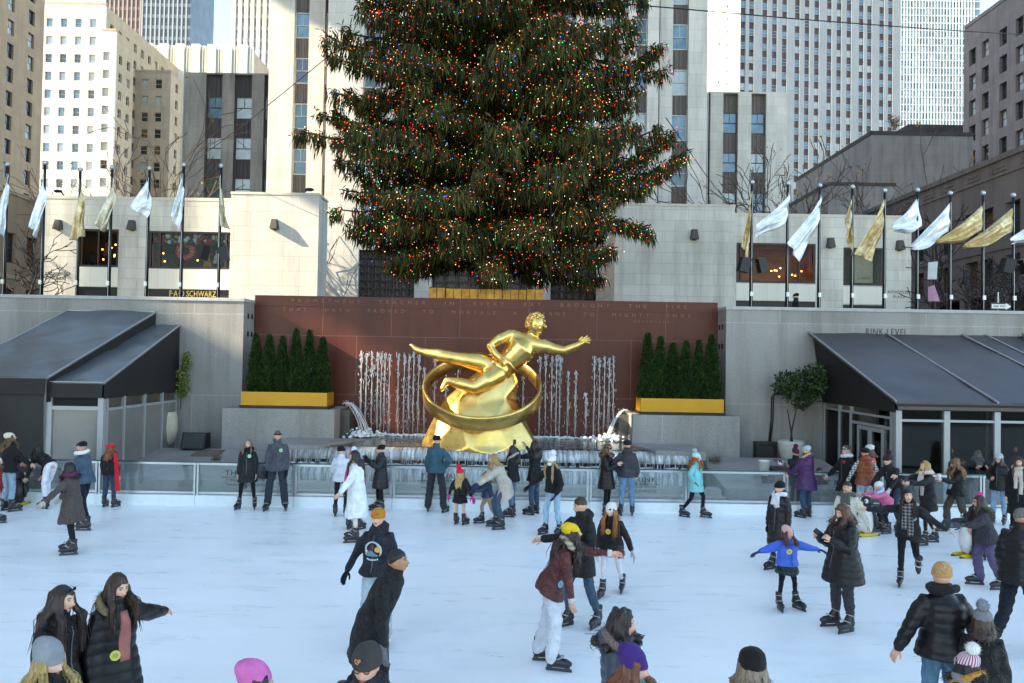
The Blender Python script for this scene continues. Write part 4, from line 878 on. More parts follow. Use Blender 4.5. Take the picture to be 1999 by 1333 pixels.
def build_skyline():
    strip_block('office_block', 'dark grey stone block with two ribbed window strips behind the toy shop', 356, 523, 142, 75, [(399, 431, 'sash'), (455, 489, 'sash'), (513, 520, 'pair')], [(186, 230), (265, 310), (345, 389)], 'office_stone', 'spandrel_dark', panes=(('pane_t', 2), ('pane_b', 2), ('pane_l', 1)))
    strip_block('office_block', 'pale stone block with two blue window strips beside the spruce tower', 1381, 1536, 179, 75, [(1411, 1440, 'sash'), (1466, 1495, 'sash'), (1382, 1386, 'pair')], [(218, 259), (296, 336), (374, 416)], 'lime', 'spandrel', panes=(('pane_b', 3), ('pane_l', 1)))
    # A: brown dappled tower on the left, running away from us
    X = -74.; Y1 = atx(82, 200, X).y; b = Bld('brown_tower', (X - 8, Y1 - 8, G0), 'warm brown stone tower with dark windows cut off by the picture edge', 'tower')
    Wd = Y1 - 92; o = (X, Y1 - Wd); u = (0, 1); rows = rows_from(zs(57, 52, 121), 3.5, 2.2, 8, 74); cols = [Wd - 3.2 - 4.6 * k - (0 if k % 2 == 0 else .3) for k in range(6)]
    punched(b, o, u, Wd, G0, 76, cols, 1.5, rows, 'brown_stone', fm='frame_d', panes=(('pane_d', 4), ('pane_w', 1), ('pane_l', 2)))
    b.mass(o, u, Wd, 22, G0, 76, 'brown_stone', .65); c = MB(); c.box(X - 22, X - .65, Y1 - .03, Y1 + .3, G0, 76); c.build('end_wall', M['brown_stone'], b.e); b.finish()
    X = -38.5; Ya, Yb = 48., atx(87, 420, X).y; zt = zs(20, 379, atx(20, 380, X).y); b = Bld('brown_wing', (X - 6, Yb - 8, G0), 'low brown stone wing behind the bare dark tree at the picture edge')
    hs = [(a, a + 1.3, z, z + 2.3) for a in (6.4, 9.3, 12.2, 14.9) for z in (6.2, 10.4)]; hs = [h for h in hs if h[1] < Yb - Ya - .3]
    b.wall((X, Ya), (0, 1), Yb - Ya, G0, zt, hs, M['brown_stone'], .3); b.windows((X, Ya), (0, 1), hs, .3, fm='frame_d', panes=(('pane_d', 2), ('pane_w', 1))); b.mass((X, Ya), (0, 1), Yb - Ya, 14, G0, zt - .1, 'brown_stone', .65)
    c = MB(); c.box(X - .3, X + .12, Ya, Yb, zt, zt + .3); c.box(X, X + .1, Ya, Yb, 9.2, 9.5); c.build('cornice', M['tan_stone'], b.e); b.finish()
    # B: cream building with setbacks; sun and shade put into white fronts, tan sides
    Y = 155.; x0, x1 = xs(66, Y, 60), xs(204, Y, 60); zt = zs(140, 8, Y); b = Bld('cream_building', (x0 + 8, Y + 10, G0), 'sunlit cream office building with stepped blocks and many punched windows')
    rows = rows_from(zs(140, 402 - 35.3, Y), 3.52, 1.75, 8, zt - 1.2); cols = [xs(p, Y, 100) - x0 for p in (95, 123, 151.5, 180)]
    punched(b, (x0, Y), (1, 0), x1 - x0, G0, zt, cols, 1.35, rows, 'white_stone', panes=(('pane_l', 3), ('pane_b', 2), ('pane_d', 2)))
    c = MB(); c.box(x0, x1 + .2, Y - .05, Y + .6, zt, zt + .5)
    Ye = atx(352, 140, x1).y; Ws = Ye - Y
    colsS = [2.2 + 3.3 * k for k in range(int((Ws - 2.5) / 3.3) + 1)]
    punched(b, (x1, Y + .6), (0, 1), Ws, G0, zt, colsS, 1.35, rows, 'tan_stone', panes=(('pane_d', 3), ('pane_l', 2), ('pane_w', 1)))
    MB().box(x0 + .05, x1 - .66, Y + .66, Ye, G0, zt - .01).build('mass', M['tan_stone'], b.e)
    x2 = xs(232, Y, 120); zt2 = zs(218, 66, Y); Yd = 6.0
    punched(b, (x1 + .01, Y - 1.5), (1, 0), x2 - x1, G0, zt2, [(x2 - x1) * .42], 1.35, [r for r in rows if r[1] < zt2 - .8], 'white_stone', panes=(('pane_l', 3), ('pane_d', 2)))
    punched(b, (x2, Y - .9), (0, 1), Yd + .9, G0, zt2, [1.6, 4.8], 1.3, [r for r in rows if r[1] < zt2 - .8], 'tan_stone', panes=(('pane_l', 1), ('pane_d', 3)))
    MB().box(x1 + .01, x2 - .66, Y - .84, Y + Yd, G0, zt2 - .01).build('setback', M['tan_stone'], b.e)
    Y3 = 168.; xa = x1 + .02; xb = xs(331, Y3, 250); zt3 = zs(300, 140, Y3); pr = lambda p: xs(p, Y3, 250) - xa
    rows3 = rows_from(zs(300, 172, Y3) , 3.55, 1.9, 8, zt3 - .9)
    punched(b, (xa, Y3), (1, 0), xb - xa, G0, zt3, [pr(281), pr(307)], 1.45, rows3, 'tan_stone', panes=(('pane_d', 3), ('pane_l', 2), ('pane_w', 1)))
    Y3e = atx(353, 250, xb).y; punched(b, (xb, Y3 + .6), (0, 1), Y3e - Y3 - .6, G0, zt3, [2.5, 5.6, 8.6][:max(1, int((Y3e - Y3) / 3.2))], 1.3, rows3, 'tan_stone', panes=(('pane_d', 2), ('pane_l', 2)))
    MB().box(xa, xb - .66, Y3 + .66, Y3e, G0, zt3 - .01).build('setback', M['tan_stone'], b.e)
    c.box(x1 + .2, x2 + .1, Y - 1.6, Y - .9, zt2, zt2 + .4); c.box(xa, xb + .1, Y3 - .1, Y3 + .6, zt3, zt3 + .4); c.build('parapet', M['tan_stone'], b.e); b.finish()
    # C: grey skyscraper
    Y = 260.; xm = xs(277, Y, 40); x0, x1 = xs(196, Y, 40), xs(372, Y, 40); zt = 150; b = Bld('grey_skyscraper', (xm, Y, G0), 'grey skyscraper with fine vertical fins rising behind the cream building', 'skyscraper')
    for a, c_, m, fm_ in ((x0, xm, mat('brown_glass', '#6f6260', .35, var=.25, scale=.3), '#94857f'), (xm, x1, mat('slate_glass', '#56626e', .25, var=.25, scale=.3), '#8b939c')):
        yy = Y + (3 if a == x0 else 0); w = MB(); w.box(a, c_, yy, yy + 20, G0, zt); w.build('wall', m, b.e); g = MB(); k = a
        while k < c_ - .3: g.box(k, k + .45, yy - .5, yy - .003, G0, zt); k += 1.45
        tag(g.build('fins', mat('fin' + fm_, fm_, .5), b.e), kind='stuff'); g = MB(); z = 40
        while z < zt: g.box(a, c_, yy - .12, yy - .004, z, z + 1.1); z += 3.7
        g.build('floor_bands', mat('band' + fm_, fm_, .6), b.e)
    # E: white finned tower
    Y = 240.; x0, x1 = xs(455, Y, 40), xs(545, Y, 40); b = Bld('white_skyscraper', (x0 + 5, Y, G0), 'white tower of thin vertical piers beside the patch of blue sky', 'skyscraper'); w = MB(); w.box(x0 + .3, x1, Y, Y + 18, G0, 150); w.build('wall', mat('grey_glass', '#7d8088', .3, var=.2, scale=.2), b.e); g = MB(); k = x0
    while k < x1: g.box(k, k + .95, Y - 1, Y - .003, G0, 150.5); k += 1.86
    g.build('piers', M['white_stone'], b.e); g = MB(); z = 30
    while z < 150: g.box(x0, x1, Y - .3, Y - .004, z, z + 1.2); z += 3.6
    g.build('floor_bands', mat('grey_bands', '#9c9aa0', .6), b.e)
    # F: low white pilastered block
    Y = 190.; x0, x1 = xs(283, Y, 110), xs(486, Y, 110); zt = zs(400, 88, Y); b = Bld('white_block', ((x0 + x1) / 2, Y, G0), 'white pilastered block with a notched roofline in full sun'); w = MB(); w.box(x0, x1, Y, Y + 25, G0, zt - 1); w.build('wall', mat('grey_recess', '#b7b3ae', .7, var=.1), b.e); g = MB(); k = x0
    while k < x1 - 1: g.box(k, k + 2.0, Y - .7, Y + .3, G0, zt); g.box(k + 2.5, k + 2.75, Y - .4, Y + .3, G0, zt - .3); g.box(k + 3.05, k + 3.3, Y - .4, Y + .3, G0, zt - .3); k += 3.8
    g.build('pilasters', M['white_stone'], b.e); MB().box(x1 - 1, x1 + .02, Y + .3, Y + 28, G0, zt).build('side_wall', M['tan_stone'], b.e)
    # K: big tower with blue window bands; white side and grey front hold sun and shade
    Y = 200.; xc, xe = xs(1440, Y, 100), xs(1758, Y, 100); b = Bld('grid_tower', ((xc + xe) / 2, Y + 8, G0), 'tall grey stone tower with a grid of small blue windows and a sunlit narrow side', 'tower'); an = R(9); u = (math.cos(an), math.sin(an)); L = (xe - xc) * 1.11; zt = 130
    def ucoord(px):
        d = ray(px, 150); t = (xc * u[1] - Y * u[0]) / (d.x * u[1] - d.y * u[0]); p = d * t; return (p.x - xc) * u[0] + (p.y - Y) * u[1]
    L = ucoord(1758); cols = [ucoord(p) for p in (1450, 1466.5, 1492.5, 1511.5, 1531, 1556, 1575, 1594, 1618.5, 1637.5, 1657, 1681, 1697, 1721, 1738)]; ww = 1.35
    rows = rows_from(zs(1600, 26, 203), 3.5, 1.75, 10, 100); hs = [(c - ww / 2, c + ww / 2, 8, zt - 1) for c in cols]
    b.wall((xc, Y), u, L, G0, zt, hs, M['mauve_blue'], .35); b.windows((xc, Y), u, [(c - ww / 2, c + ww / 2, a, d) for c in cols for a, d in rows], .3, style='plain', fm='frame_w', panes=(('pane_b', 6), ('pane_l', 2), ('pane_d', 1)))
    b.mass((xc + 5 * u[0], Y + 5 * u[1]), u, L - 5, 26, G0, zt, 'spandrel_red', .5); MB().obox(Vector((xc + 2.6 * u[0], Y + 2.6 * u[1] + .75, (G0 + zt) / 2)), (2.3 * u[0], 2.3 * u[1], 0), (-u[1] * .1, u[0] * .1, 0), (0, 0, (zt - G0) / 2 - .01)).build('mass', M['spandrel_red'], b.e)
    us = (0, -1); Wl = 34.; cs = [Wl - atx(p, 100, xc).y + Y for p in (1404, 1419)]; cs = [Wl - (atx(p, 100, xc).y - Y) for p in (1403, 1419)]
    hs = [(c - 1.6, c + 1.6, a, d) for c in cs for a, d in rows]; hs = [h for h in hs if h[0] > 0]
    b.wall((xc, Y + Wl), us, Wl, G0, zt, hs, M['white_stone'], .35); b.windows((xc, Y + Wl), us, hs, .3, style='plain', panes=(('pane_l', 2), ('pane_b', 1))); MB().box(xc + .7, xc + 8, Y + 6, Y + Wl, G0, zt).build('mass', M['white_stone'], b.e); b.finish(limit=98)
    # L: white gridded glass tower
    Y = 290.; x0, x1 = xs(1752, Y, 100), xs(1913, Y, 100); zt = 150; b = Bld('glass_tower', ((x0 + x1) / 2, Y, G0), 'pale glass tower covered in a fine white grid', 'skyscraper'); ww = .62; cols = []; k = x0 + .6
    while k < x1 - .6: cols.append(k - x0); k += 1.12
    rows = rows_from(20, 2.75, 1.75, 78, 140); b.windows((x0, Y), (1, 0), [(c - .45, c + .45, a, d) for c in cols for a, d in rows], .02, style='plain', fm='frame_w', panes=(('pane_b', 4), ('pane_l', 4), ('pane_d', 1)))
    MB().box(x0, x1, Y + .12, Y + 30, G0, zt).build('wall', mat('blue_spandrel', '#7f99a8', .3, var=.15, scale=.2), b.e); g = MB()
    for c in cols: g.box(x0 + c - .56 - .11, x0 + c - .56 + .11, Y - .35, Y + .12, G0, zt)
    pg = mat('pale_blue_grid', '#b4c0c8', .5); g.build('mullions', pg, b.e); g = MB()
    for a, d in rows: g.box(x0, x1, Y - .25, Y + .115, d + .18, d + .62)
    g.build('floor_bands', pg, b.e); b.finish(limit=98)
    # M: dark tower on the right with its lower wing
    X = 62.; Y1 = atx(1884, 150, X).y; zt = zs(1885, 57, Y1); b = Bld('mauve_tower', (X + 8, Y1 - 10, G0), 'shaded mauve stone tower with dark windows at the picture edge behind the gold flags', 'tower')
    Yn = 78.; W = Y1 - Yn; o = (X, Y1); u = (0, -1); rows = rows_from(zs(1900, 375, 107), 3.5, 2.2, 14, zt - 1.5); cols = [Y1 - atx(p, 200, X).y for p in (1898, 1923, 1958, 1990, 2030, 2075)]
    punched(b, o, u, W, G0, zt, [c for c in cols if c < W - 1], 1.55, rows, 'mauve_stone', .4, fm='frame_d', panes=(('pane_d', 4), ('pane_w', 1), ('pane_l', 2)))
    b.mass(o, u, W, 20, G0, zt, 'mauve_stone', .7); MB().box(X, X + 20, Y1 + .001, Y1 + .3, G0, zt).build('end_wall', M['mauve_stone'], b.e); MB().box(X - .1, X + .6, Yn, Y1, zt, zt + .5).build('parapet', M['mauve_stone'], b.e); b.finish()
    X = 30.9; Y1 = atx(1690, 422, X).y; Yn = 40.; zt = zs(1850, 355, atx(1850, 355, X).y); b = Bld('mauve_wing', (X + 8, 55, G0), 'shaded mauve stone wing with lit shop windows behind the gold flags'); W = Y1 - Yn; o = (X, Y1); u = (0, -1)
    uu = lambda px: Y1 - atx(px, 450, X).y; up = [(uu(p), uu(p) + 1.5) for p in (1748, 1784, 1832, 1884, 1912, 1962, 2010)]
    hs = [(a, c, 11.6, 14.0) for a, c in up if c < W] + [(a, c, 8.9, 10.7) for a, c in up if c < W]
    shop = [(uu(p), uu(q), 5.0, 8.3) for p, q in ((1822, 1874), (1888, 1942), (1962, 2030))]
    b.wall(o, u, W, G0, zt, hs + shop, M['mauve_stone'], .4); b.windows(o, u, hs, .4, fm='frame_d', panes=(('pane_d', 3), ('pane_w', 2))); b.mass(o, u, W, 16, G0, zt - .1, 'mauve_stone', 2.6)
    for a, c, z0, z1 in shop:
        ya, yb = Y1 - c, Y1 - a; f = MB(); f.box(X + .3, X + .4, ya, yb, z1 - .1, z1); f.box(X + .3, X + .4, ya, yb, 6.4, 6.55); f.box(X + .3, X + .4, ya, ya + .1, z0, z1 - .1); f.box(X + .3, X + .4, yb - .1, yb, z0, z1 - .1); fo = f.build('window', M['bronze'], b.e); MB().box(X + .34, X + .36, ya + .1, yb - .1, z0, z1 - .1).build('pane', M['clear'], fo)
        MB().box(X + 2.4, X + 2.5, ya, yb, z0, z1).build('shop_room', mat('shop_interior', '#2c211a', .8, var=.5), b.e)
        for k in range(5):
            l = MB(); l.box(X + 1.2, X + 1.26, ya + .4, yb - .3, 6.75 + k * .32, 6.82 + k * .32); l.build('light_bar', mat('shop_light_bar', '#ffb860', .5, emit='#ffb55e', es=3.5), b.e)
    cn = MB(); cn.box(X - .15, X + .5, Yn, Y1, zt, zt + .35); cn.box(X - .08, X, Yn, Y1, zt - 1.0, zt - .85); cn.box(X - .08, X, Yn, Y1, 11.1, 11.3); k = Yn + 1
    while k < Y1 - 2: cn.box(X - .06, X, k, k + 1.6, zt - .7, zt - .62); cn.box(X - .06, X, k, k + .09, zt - .62, zt - .28); cn.box(X - .06, X, k + 1.51, k + 1.6, zt - .62, zt - .28); cn.box(X - .06, X, k + .4, k + 1.2, zt - .45, zt - .38); k += 2.9
    cn.build('cornice', M['mauve_stone'], b.e); b.finish()
    # N: blank grey building with stained top
    Y = 90.; x0, x1 = xs(1700, Y, 300), xs(1900, Y, 300); zt = zs(1700, 263, Y); b = Bld('stained_block', (x0 + 6, Y + 10, G0), 'blank grey stone block with a soot stained roofline below the glass tower')
    MB().box(x0, x1, Y, Y + 24, G0, zt).build('wall', M['dark_stone'], b.e); MB().box(x0 - .08, x1, Y - .08, Y + 24, zt, zt + .45).build('parapet', M['soot'], b.e); MB().box(xs(1790, Y, 260), x1, Y + 2, Y + 20, zt + .45, zt + 1.9).build('roof_house', M['soot'], b.e)
    for k in (3.2, 5.4):
        b.windows((x0 - .01, Y + 24), (0, -1), [(24 - k - 1.2, 24 - k, 19.5, 23.5)], -.02, fm='frame_d', panes=(('pane_d', 1),))
    b.finish()
    X = xs(1700, 90, 400); b = Bld('ivy_wall_block', (X - 5, 95, G0), 'lower dark grey stone block in front of the stained block'); MB().box(X - 7.2, X - .05, 84, 96, G0, zs(1640, 362, 84)).build('wall', M['dark_stone'], b.e); MB().box(X - 7.3, X - .05, 83.9, 96, zs(1640, 362, 84), zs(1640, 362, 84) + .35).build('parapet', M['soot'], b.e)
    # unseen slabs added out of view to shade the plaza, spaced to let sun through
    for y0, y1, h, lab in ((-60, 5.0, 112, 'long unseen stone slab added to shade the rink'), (11.2, 29.2, 112, 'unseen stone slab added to shade the plaza'), (36.2, 42.2, 120, 'narrow unseen stone slab added between two sun gaps'), (48.5, 91.9, 150, 'broad unseen stone slab added to shade the mauve tower')):
        e = empty('unseen_shade_slab', (-84, (y0 + y1) / 2, G0), lab, 'building'); MB().box(-79, -74, y0, y1, 0, h).build('wall', M['brown_stone'], e)
        g = MB()
        for z in range(10, int(h) - 3, 4):
            y = y0 + 2
            while y < y1 - 2: g.box(-74.0, -73.95, y, y + 1.5, z, z + 2.2); y += 4
        tag(g.build('window', M['pane_d'], e), kind='stuff')
    e = empty('unseen_shade_slab', (-76, 39, G0), 'unseen stone lintels and column added to trim the sun gaps', 'building'); g = MB(); g.box(-78.9, -74.1, 29.21, 36.19, 49, 110); g.box(-78.9, -74.1, 42.21, 48.49, 63.5, 118); g.box(-78.9, -74.1, 34.2, 34.7, 30, 49); g.build('wall', M['brown_stone'], e)  # added out of view to limit where the sun gets through
    e = empty('unseen_shade_slab', (-76, 8, G0), 'slim unseen slab added with openings that let sun onto the statue', 'building'); g = MB(); g.box(-75.5, -74.1, 5.0, 11.2, 0, 39.6); g.box(-75.5, -74.1, 5.0, 11.2, 45.6, 100); g.box(-75.5, -74.1, 7.3, 9.2, 39.6, 45.6); g.box(-75.5, -74.1, 10.35, 11.2, 39.6, 45.6); g.box(-75.5, -74.1, 9.2, 10.35, 42.9, 45.6); g.build('wall', M['brown_stone'], e)  # added out of view; openings aim sun at the statue and red wall
# ------------------------------------------------------------------ trees, plants, flags
def leaf_mat(name, a, b_, rough=.6):
    m, t, b = nt(name); g = t.nodes.new('ShaderNodeNewGeometry'); n = noise(t, coords(t), 1.1, 3)
    ad = N(t, 'ShaderNodeMath', operation='ADD'); t.links.new(g.outputs['Random Per Island'], ad.inputs[0]); t.links.new(n, ad.inputs[1])
    ml = N(t, 'ShaderNodeMath', operation='MULTIPLY'); ml.inputs[1].default_value = .5; t.links.new(ad.outputs[0], ml.inputs[0])
    t.links.new(ramp(t, ml.outputs[0], [(.25, lin(a)), (.75, lin(b_))]), b.inputs['Base Color']); b.inputs['Roughness'].default_value = rough; b.inputs['Specular IOR Level'].default_value = .3
    return m
def branch_path(p, d, L, n, up0, droop, rg):
    pts = [p.copy()]; q = p.copy(); h = d.copy()
    for i in range(n):
        u = (i + 1) / n; v = Vector((d.x, d.y, up0 - droop * math.sin(u * 2.2) + .55 * max(0, u - .72) * 2)).normalized()
        q = q + v * (L / n) + Vector((rg.normal(0, .05), rg.normal(0, .05), rg.normal(0, .03))); pts.append(q.copy())
    return pts
def build_spruce():
    rg = np.random.default_rng(11); base = at(958, 556, 31.5); base.z = 5.9; BX, BY = base.x, 31.5
    e = empty('christmas_tree', (BX, BY, 5.9), 'giant drooping spruce strung with thousands of coloured lights', 'tree')
    H = 25.5; z0 = 5.5
    tr = MB(); tr.tube([(BX, BY, z0), (BX + .03, BY, 12), (BX, BY, 20), (BX, BY, z0 + H)], [.5, .42, .25, .04], 12); bark = mat('spruce_bark', '#3a2c22', .9, bp=.6, bscale=14); tr.build('trunk', bark, e, True)
    prof = [(6.0, 3.6), (7.5, 4.3), (9.5, 5.3), (11.5, 6.5), (13, 6.1), (15, 5.9), (17.5, 5.7), (20, 5.2), (23, 4.2), (27, 2.4), (31, .2)]
    zr = [p[0] for p in prof]; rr = [p[1] for p in prof]
    limbs = MB(); A = []      # needle clump anchors: pos, dir, size
    z = 7.85; tips = []
    ga = 0
    while z < z0 + H - .3:
        Rz = np.interp(z, zr, rr) * .94; nb = 9 if z < 22 else 6
        for k in range(nb):
            ga += 2.399963; a = ga + rg.normal(0, .12); L = Rz * (rg.uniform(.72, 1.0) if rg.random() < .8 else rg.uniform(1.0, 1.13)) * (1.05)
            d = Vector((math.cos(a), math.sin(a), 0)); droop = .75 - .35 * (z - 6) / 25 + rg.uniform(-.12, .12); up0 = .42 + rg.uniform(-.1, .14) + .25 * max(0, (z - 14) / 14); n = 9
            pts = branch_path(Vector((BX, BY, z + rg.uniform(-.3, .3))), d, L * 1.08, n, up0, droop, rg)
            limbs.tube(pts, [.10 * (1 - i / (n + 1)) * (L / 6) + .015 for i in range(n + 1)], 5, caps=False)
            sd = d.cross(Vector((0, 0, 1)))
            for i in range(2, n + 1):
                u = i / n; w = .95 * (1 - .45 * u) * min(1, L / 5)
                p = pts[i]; t = (pts[i] - pts[i - 1]).normalized()
                A.append((p, t, .5, u))
                for s in (-1, 1):
                    for q in range(3):
                        if rg.random() < .27: continue
                        ln = w * rg.uniform(.3, 1.15); v = (t * rg.uniform(.35, .8) + sd * s * rg.uniform(.6, 1) + Vector((0, 0, rg.uniform(-.25, .1)))).normalized()
                        b0 = p - (pts[i] - pts[i - 1]) * rg.random(); b1 = b0 + v * ln + Vector((0, 0, -.18 * ln * ln))
                        if ln > .5: limbs.tube([b0, b1], [.018, .008], 4, caps=False)
                        for f in (.4, .75, 1.0): A.append((b0.lerp(b1, f), v, .42 + .2 * (1 - u), u))
        z += .52 if z < 22 else .7
    # a few stray long boughs as in the photograph
    for px, py, zz in ((655, 216, 10.4), (1335, 298, 9.6), (1285, 90, 14.6), (690, 186, 12.2), (1270, 455, 9.0), (710, 445, 8.8), (1305, 262, 10.4), (735, 20, 17)):
        tip = at(px, py, BY - .6); st = Vector((BX, BY, zz)); dv = tip - st; n = 12; pts = [st + dv * (i / n) + Vector((0, 0, -.9 * math.sin(math.pi * i / n) * (1 if tip.z > zz else -.6))) for i in range(n + 1)]
        limbs.tube(pts, [.12 * (1 - i / (n + 1)) + .015 for i in range(n + 1)], 5, caps=False); t = dv.normalized(); sd = t.cross(Vector((0, 0, 1)))
        for i in range(5, n + 1):
            for q in range(9):
                s = rg.choice((-1, 1)); v = (t * .8 + sd * s * rg.uniform(.2, .8) + Vector((0, 0, rg.uniform(-.4, .2)))).normalized(); b0 = pts[i] + (pts[i - 1] - pts[i]) * rg.random()
                for f in (.2, .6, 1.): A.append((b0 + v * f * rg.uniform(.2, .6) * (1.2 - .7 * i / n), v, .45, i / n))
    limbs.build('limbs', bark, e)
    # needles: drooping sprays, each a thin tapering twig of two crossed faces
    P = np.array([tuple(a[0]) for a in A]); D = np.array([tuple(a[1]) for a in A]); S = np.array([a[2] for a in A]); U = np.array([a[3] for a in A])
    # cull clumps near the trunk and on the far side a little
    keep = (rg.random(len(P)) < np.where(P[:, 1] > BY + 1.5, .55, 1.0)); P, D, S, U = P[keep], D[keep], S[keep], U[keep]
    k = 9; n = len(P); idx = np.repeat(np.arange(n), k); m = len(idx)
    pos = P[idx] + rg.normal(0, .1, (m, 3)); hang = rg.random(m) < .68
    dirs = np.where(hang[:, None], D[idx] * .25 + np.array([0, 0, -1.0]) + rg.normal(0, .16, (m, 3)), D[idx] + rg.normal(0, .5, (m, 3)) + np.array([0, 0, .05])); dirs /= np.linalg.norm(dirs, axis=1)[:, None]
    ln = S[idx] * np.where(hang, rg.uniform(.5, 1.35, m), rg.uniform(.35, .75, m)); wd = rg.uniform(.013, .034, m)
    sx = np.cross(dirs, rg.normal(size=(m, 3))); sx /= np.linalg.norm(sx, axis=1)[:, None]
    mid = pos + dirs * (ln * .45)[:, None]; end = pos + dirs * ln[:, None]; sy = np.cross(dirs, sx)
    V = np.concatenate([pos, mid + sx * wd[:, None], mid - sx * wd[:, None], end, mid + sy * wd[:, None], mid - sy * wd[:, None]]); ii = np.arange(m)
    F = np.concatenate([np.stack([ii, ii + m, ii + 3 * m, ii + 2 * m], 1), np.stack([ii, ii + 4 * m, ii + 3 * m, ii + 5 * m], 1)])
    print('needle sprays', m)
    put(bpy.data.objects.new('crown', npmesh('crown', V, F, leaf_mat('spruce_needles', '#0e1207', '#66642e'))), e)  # olive end of the random needle tones imitates sunlit tips
    # lights
    cols = [('#ff2e1e', 36), ('#ff8a4a', 18), ('#1ed88a', 15), ('#3a70ff', 10), ('#ffe6c8', 18), ('#ff4f7a', 7)]; mats = []
    for i, (c, w) in enumerate(cols):
        mm = mat('bulb_%d' % i, c, .4, emit=c, es=.85); 
        try: mm.cycles.emission_sampling = 'NONE'
        except Exception: pass
        mats.append(mm)
    nl = 34000; pick = rg.integers(0, n, nl); wv = np.array([w for c, w in cols], float); ci = rg.choice(len(cols), nl, p=wv / wv.sum())
    C = P[pick] + rg.normal(0, .16, (nl, 3)) + np.array([0, -.1, -.12]); out = C - np.array([BX, BY, 0]); out[:, 2] = 0; out /= (np.linalg.norm(out, axis=1)[:, None] + 1e-6); C += out * .12
    rad = rg.uniform(.009, .017, nl)
    octv = np.array([[1, 0, 0], [-1, 0, 0], [0, 1, 0], [0, -1, 0], [0, 0, 1.2], [0, 0, -1.2]]); octf = np.array([[0, 2, 4], [2, 1, 4], [1, 3, 4], [3, 0, 4], [2, 0, 5], [1, 2, 5], [3, 1, 5], [0, 3, 5]])
    near = np.argsort(C[:, 1])[:100]; rest = np.setdiff1d(np.arange(nl), near)
    V = (C[rest][:, None, :] + octv[None] * rad[rest][:, None, None]).reshape(-1, 3); F = (octf[None] + (np.arange(len(rest)) * 6)[:, None, None]).reshape(-1, 3)
    tag(put(bpy.data.objects.new('light_bulb', npmesh('string_lights', V, F, mats, np.repeat(ci[rest], 8))), e), kind='stuff')
    bm_ = [npmesh('bulb', octv * .016, octf, [mm]) for mm in mats]
    for i in near: o = bpy.data.objects.new('light_bulb', bm_[ci[i]]); put(o, e); o.location = C[i] if False else Vector(C[i])
    # gilded stand
    x0, x1 = at(838, 568, 28).x, at(1060, 568, 28).x; s = empty('tree_stand', ((x0 + x1) / 2, 28.3, 4.6), 'gilded ribbed parapet around the foot of the spruce above the red wall', 'tree stand')
    for k in range(14):
        a = x0 + (x1 - x0) * k / 14; b = x0 + (x1 - x0) * (k + 1) / 14; f = 0 if 1 < k < 12 else -.25
        q = MB(); chip(q, a + .01, b - .01, 28 + f, 28.9, 5.62, 6.16, .03); q.build('panel', M['brass'], s)
    q = MB(); q.box(x0 - .02, x1 + .02, 27.7, 28.95, 5.4, 5.5); q.box(x0 + .08, x1 - .08, 27.75, 28.95, 5.5, 5.62); q.box(x0, x1, 27.8, 34, 4.6, 5.4); q.build('base', M['brass'], s)
    # ribbon like gold tube above the stand
    for (a, b, lab) in (((702, 60), (340, 345), 'thin guy wire running from the spruce down over the sunlit block'), ((640, 235), (535, 300), None), ((1300, 230), (1440, 420), 'thin guy wire running from the spruce down to the shaded block')):
        if lab is None: continue
        p, q = at(*a, 32), at(*b, 48); tag(MB().tube([p, (p + q) / 2 + Vector((0, 0, -.15)), q], .02, 5).build('guy_wire', M['black_metal']), lab, 'wire')
    p, q = at(1225, 8, 34), at(2040, 70, 50); tag(MB().tube([p, (p * 2 + q) / 3 + Vector((0, 0, -.1)), (p + q * 2) / 3 + Vector((0, 0, -.1)), q], .03, 5).build('guy_wire', M['black_metal']), 'thin dark wire crossing the grid tower and the glass tower', 'wire')

def cypress_mesh(seed):
    rg = np.random.default_rng(seed); m = 5200; h = rg.uniform(0, 1, m) ** 1.15; H = 2.02; rad = .27 * (1 - h) ** .62 * (.75 + .25 * np.minimum(1, h * 9)) + .012; a = rg.uniform(0, 6.283, m)
    rr = rad * np.sqrt(rg.uniform(.25, 1.05, m)) * (1 + .16 * np.sin(a * 3 + h * 17)); P = np.stack([rr * np.cos(a), rr * np.sin(a), h * H * .97], 1)
    D = np.stack([np.cos(a) * .55, np.sin(a) * .55, np.full(m, 1.0)], 1) + rg.normal(0, .25, (m, 3)); D /= np.linalg.norm(D, axis=1)[:, None]; sx = np.cross(D, rg.normal(size=(m, 3))); sx /= np.linalg.norm(sx, axis=1)[:, None]
    ln = rg.uniform(.05, .12, m)[:, None]; w = rg.uniform(.012, .022, m)[:, None]; V = np.concatenate([P, P + D * ln * .5 + sx * w, P + D * ln, P + D * ln * .5 - sx * w]); i = np.arange(m)
    return npmesh('crown', V, np.stack([i, i + m, i + 2 * m, i + 3 * m], 1), M['cyp'])
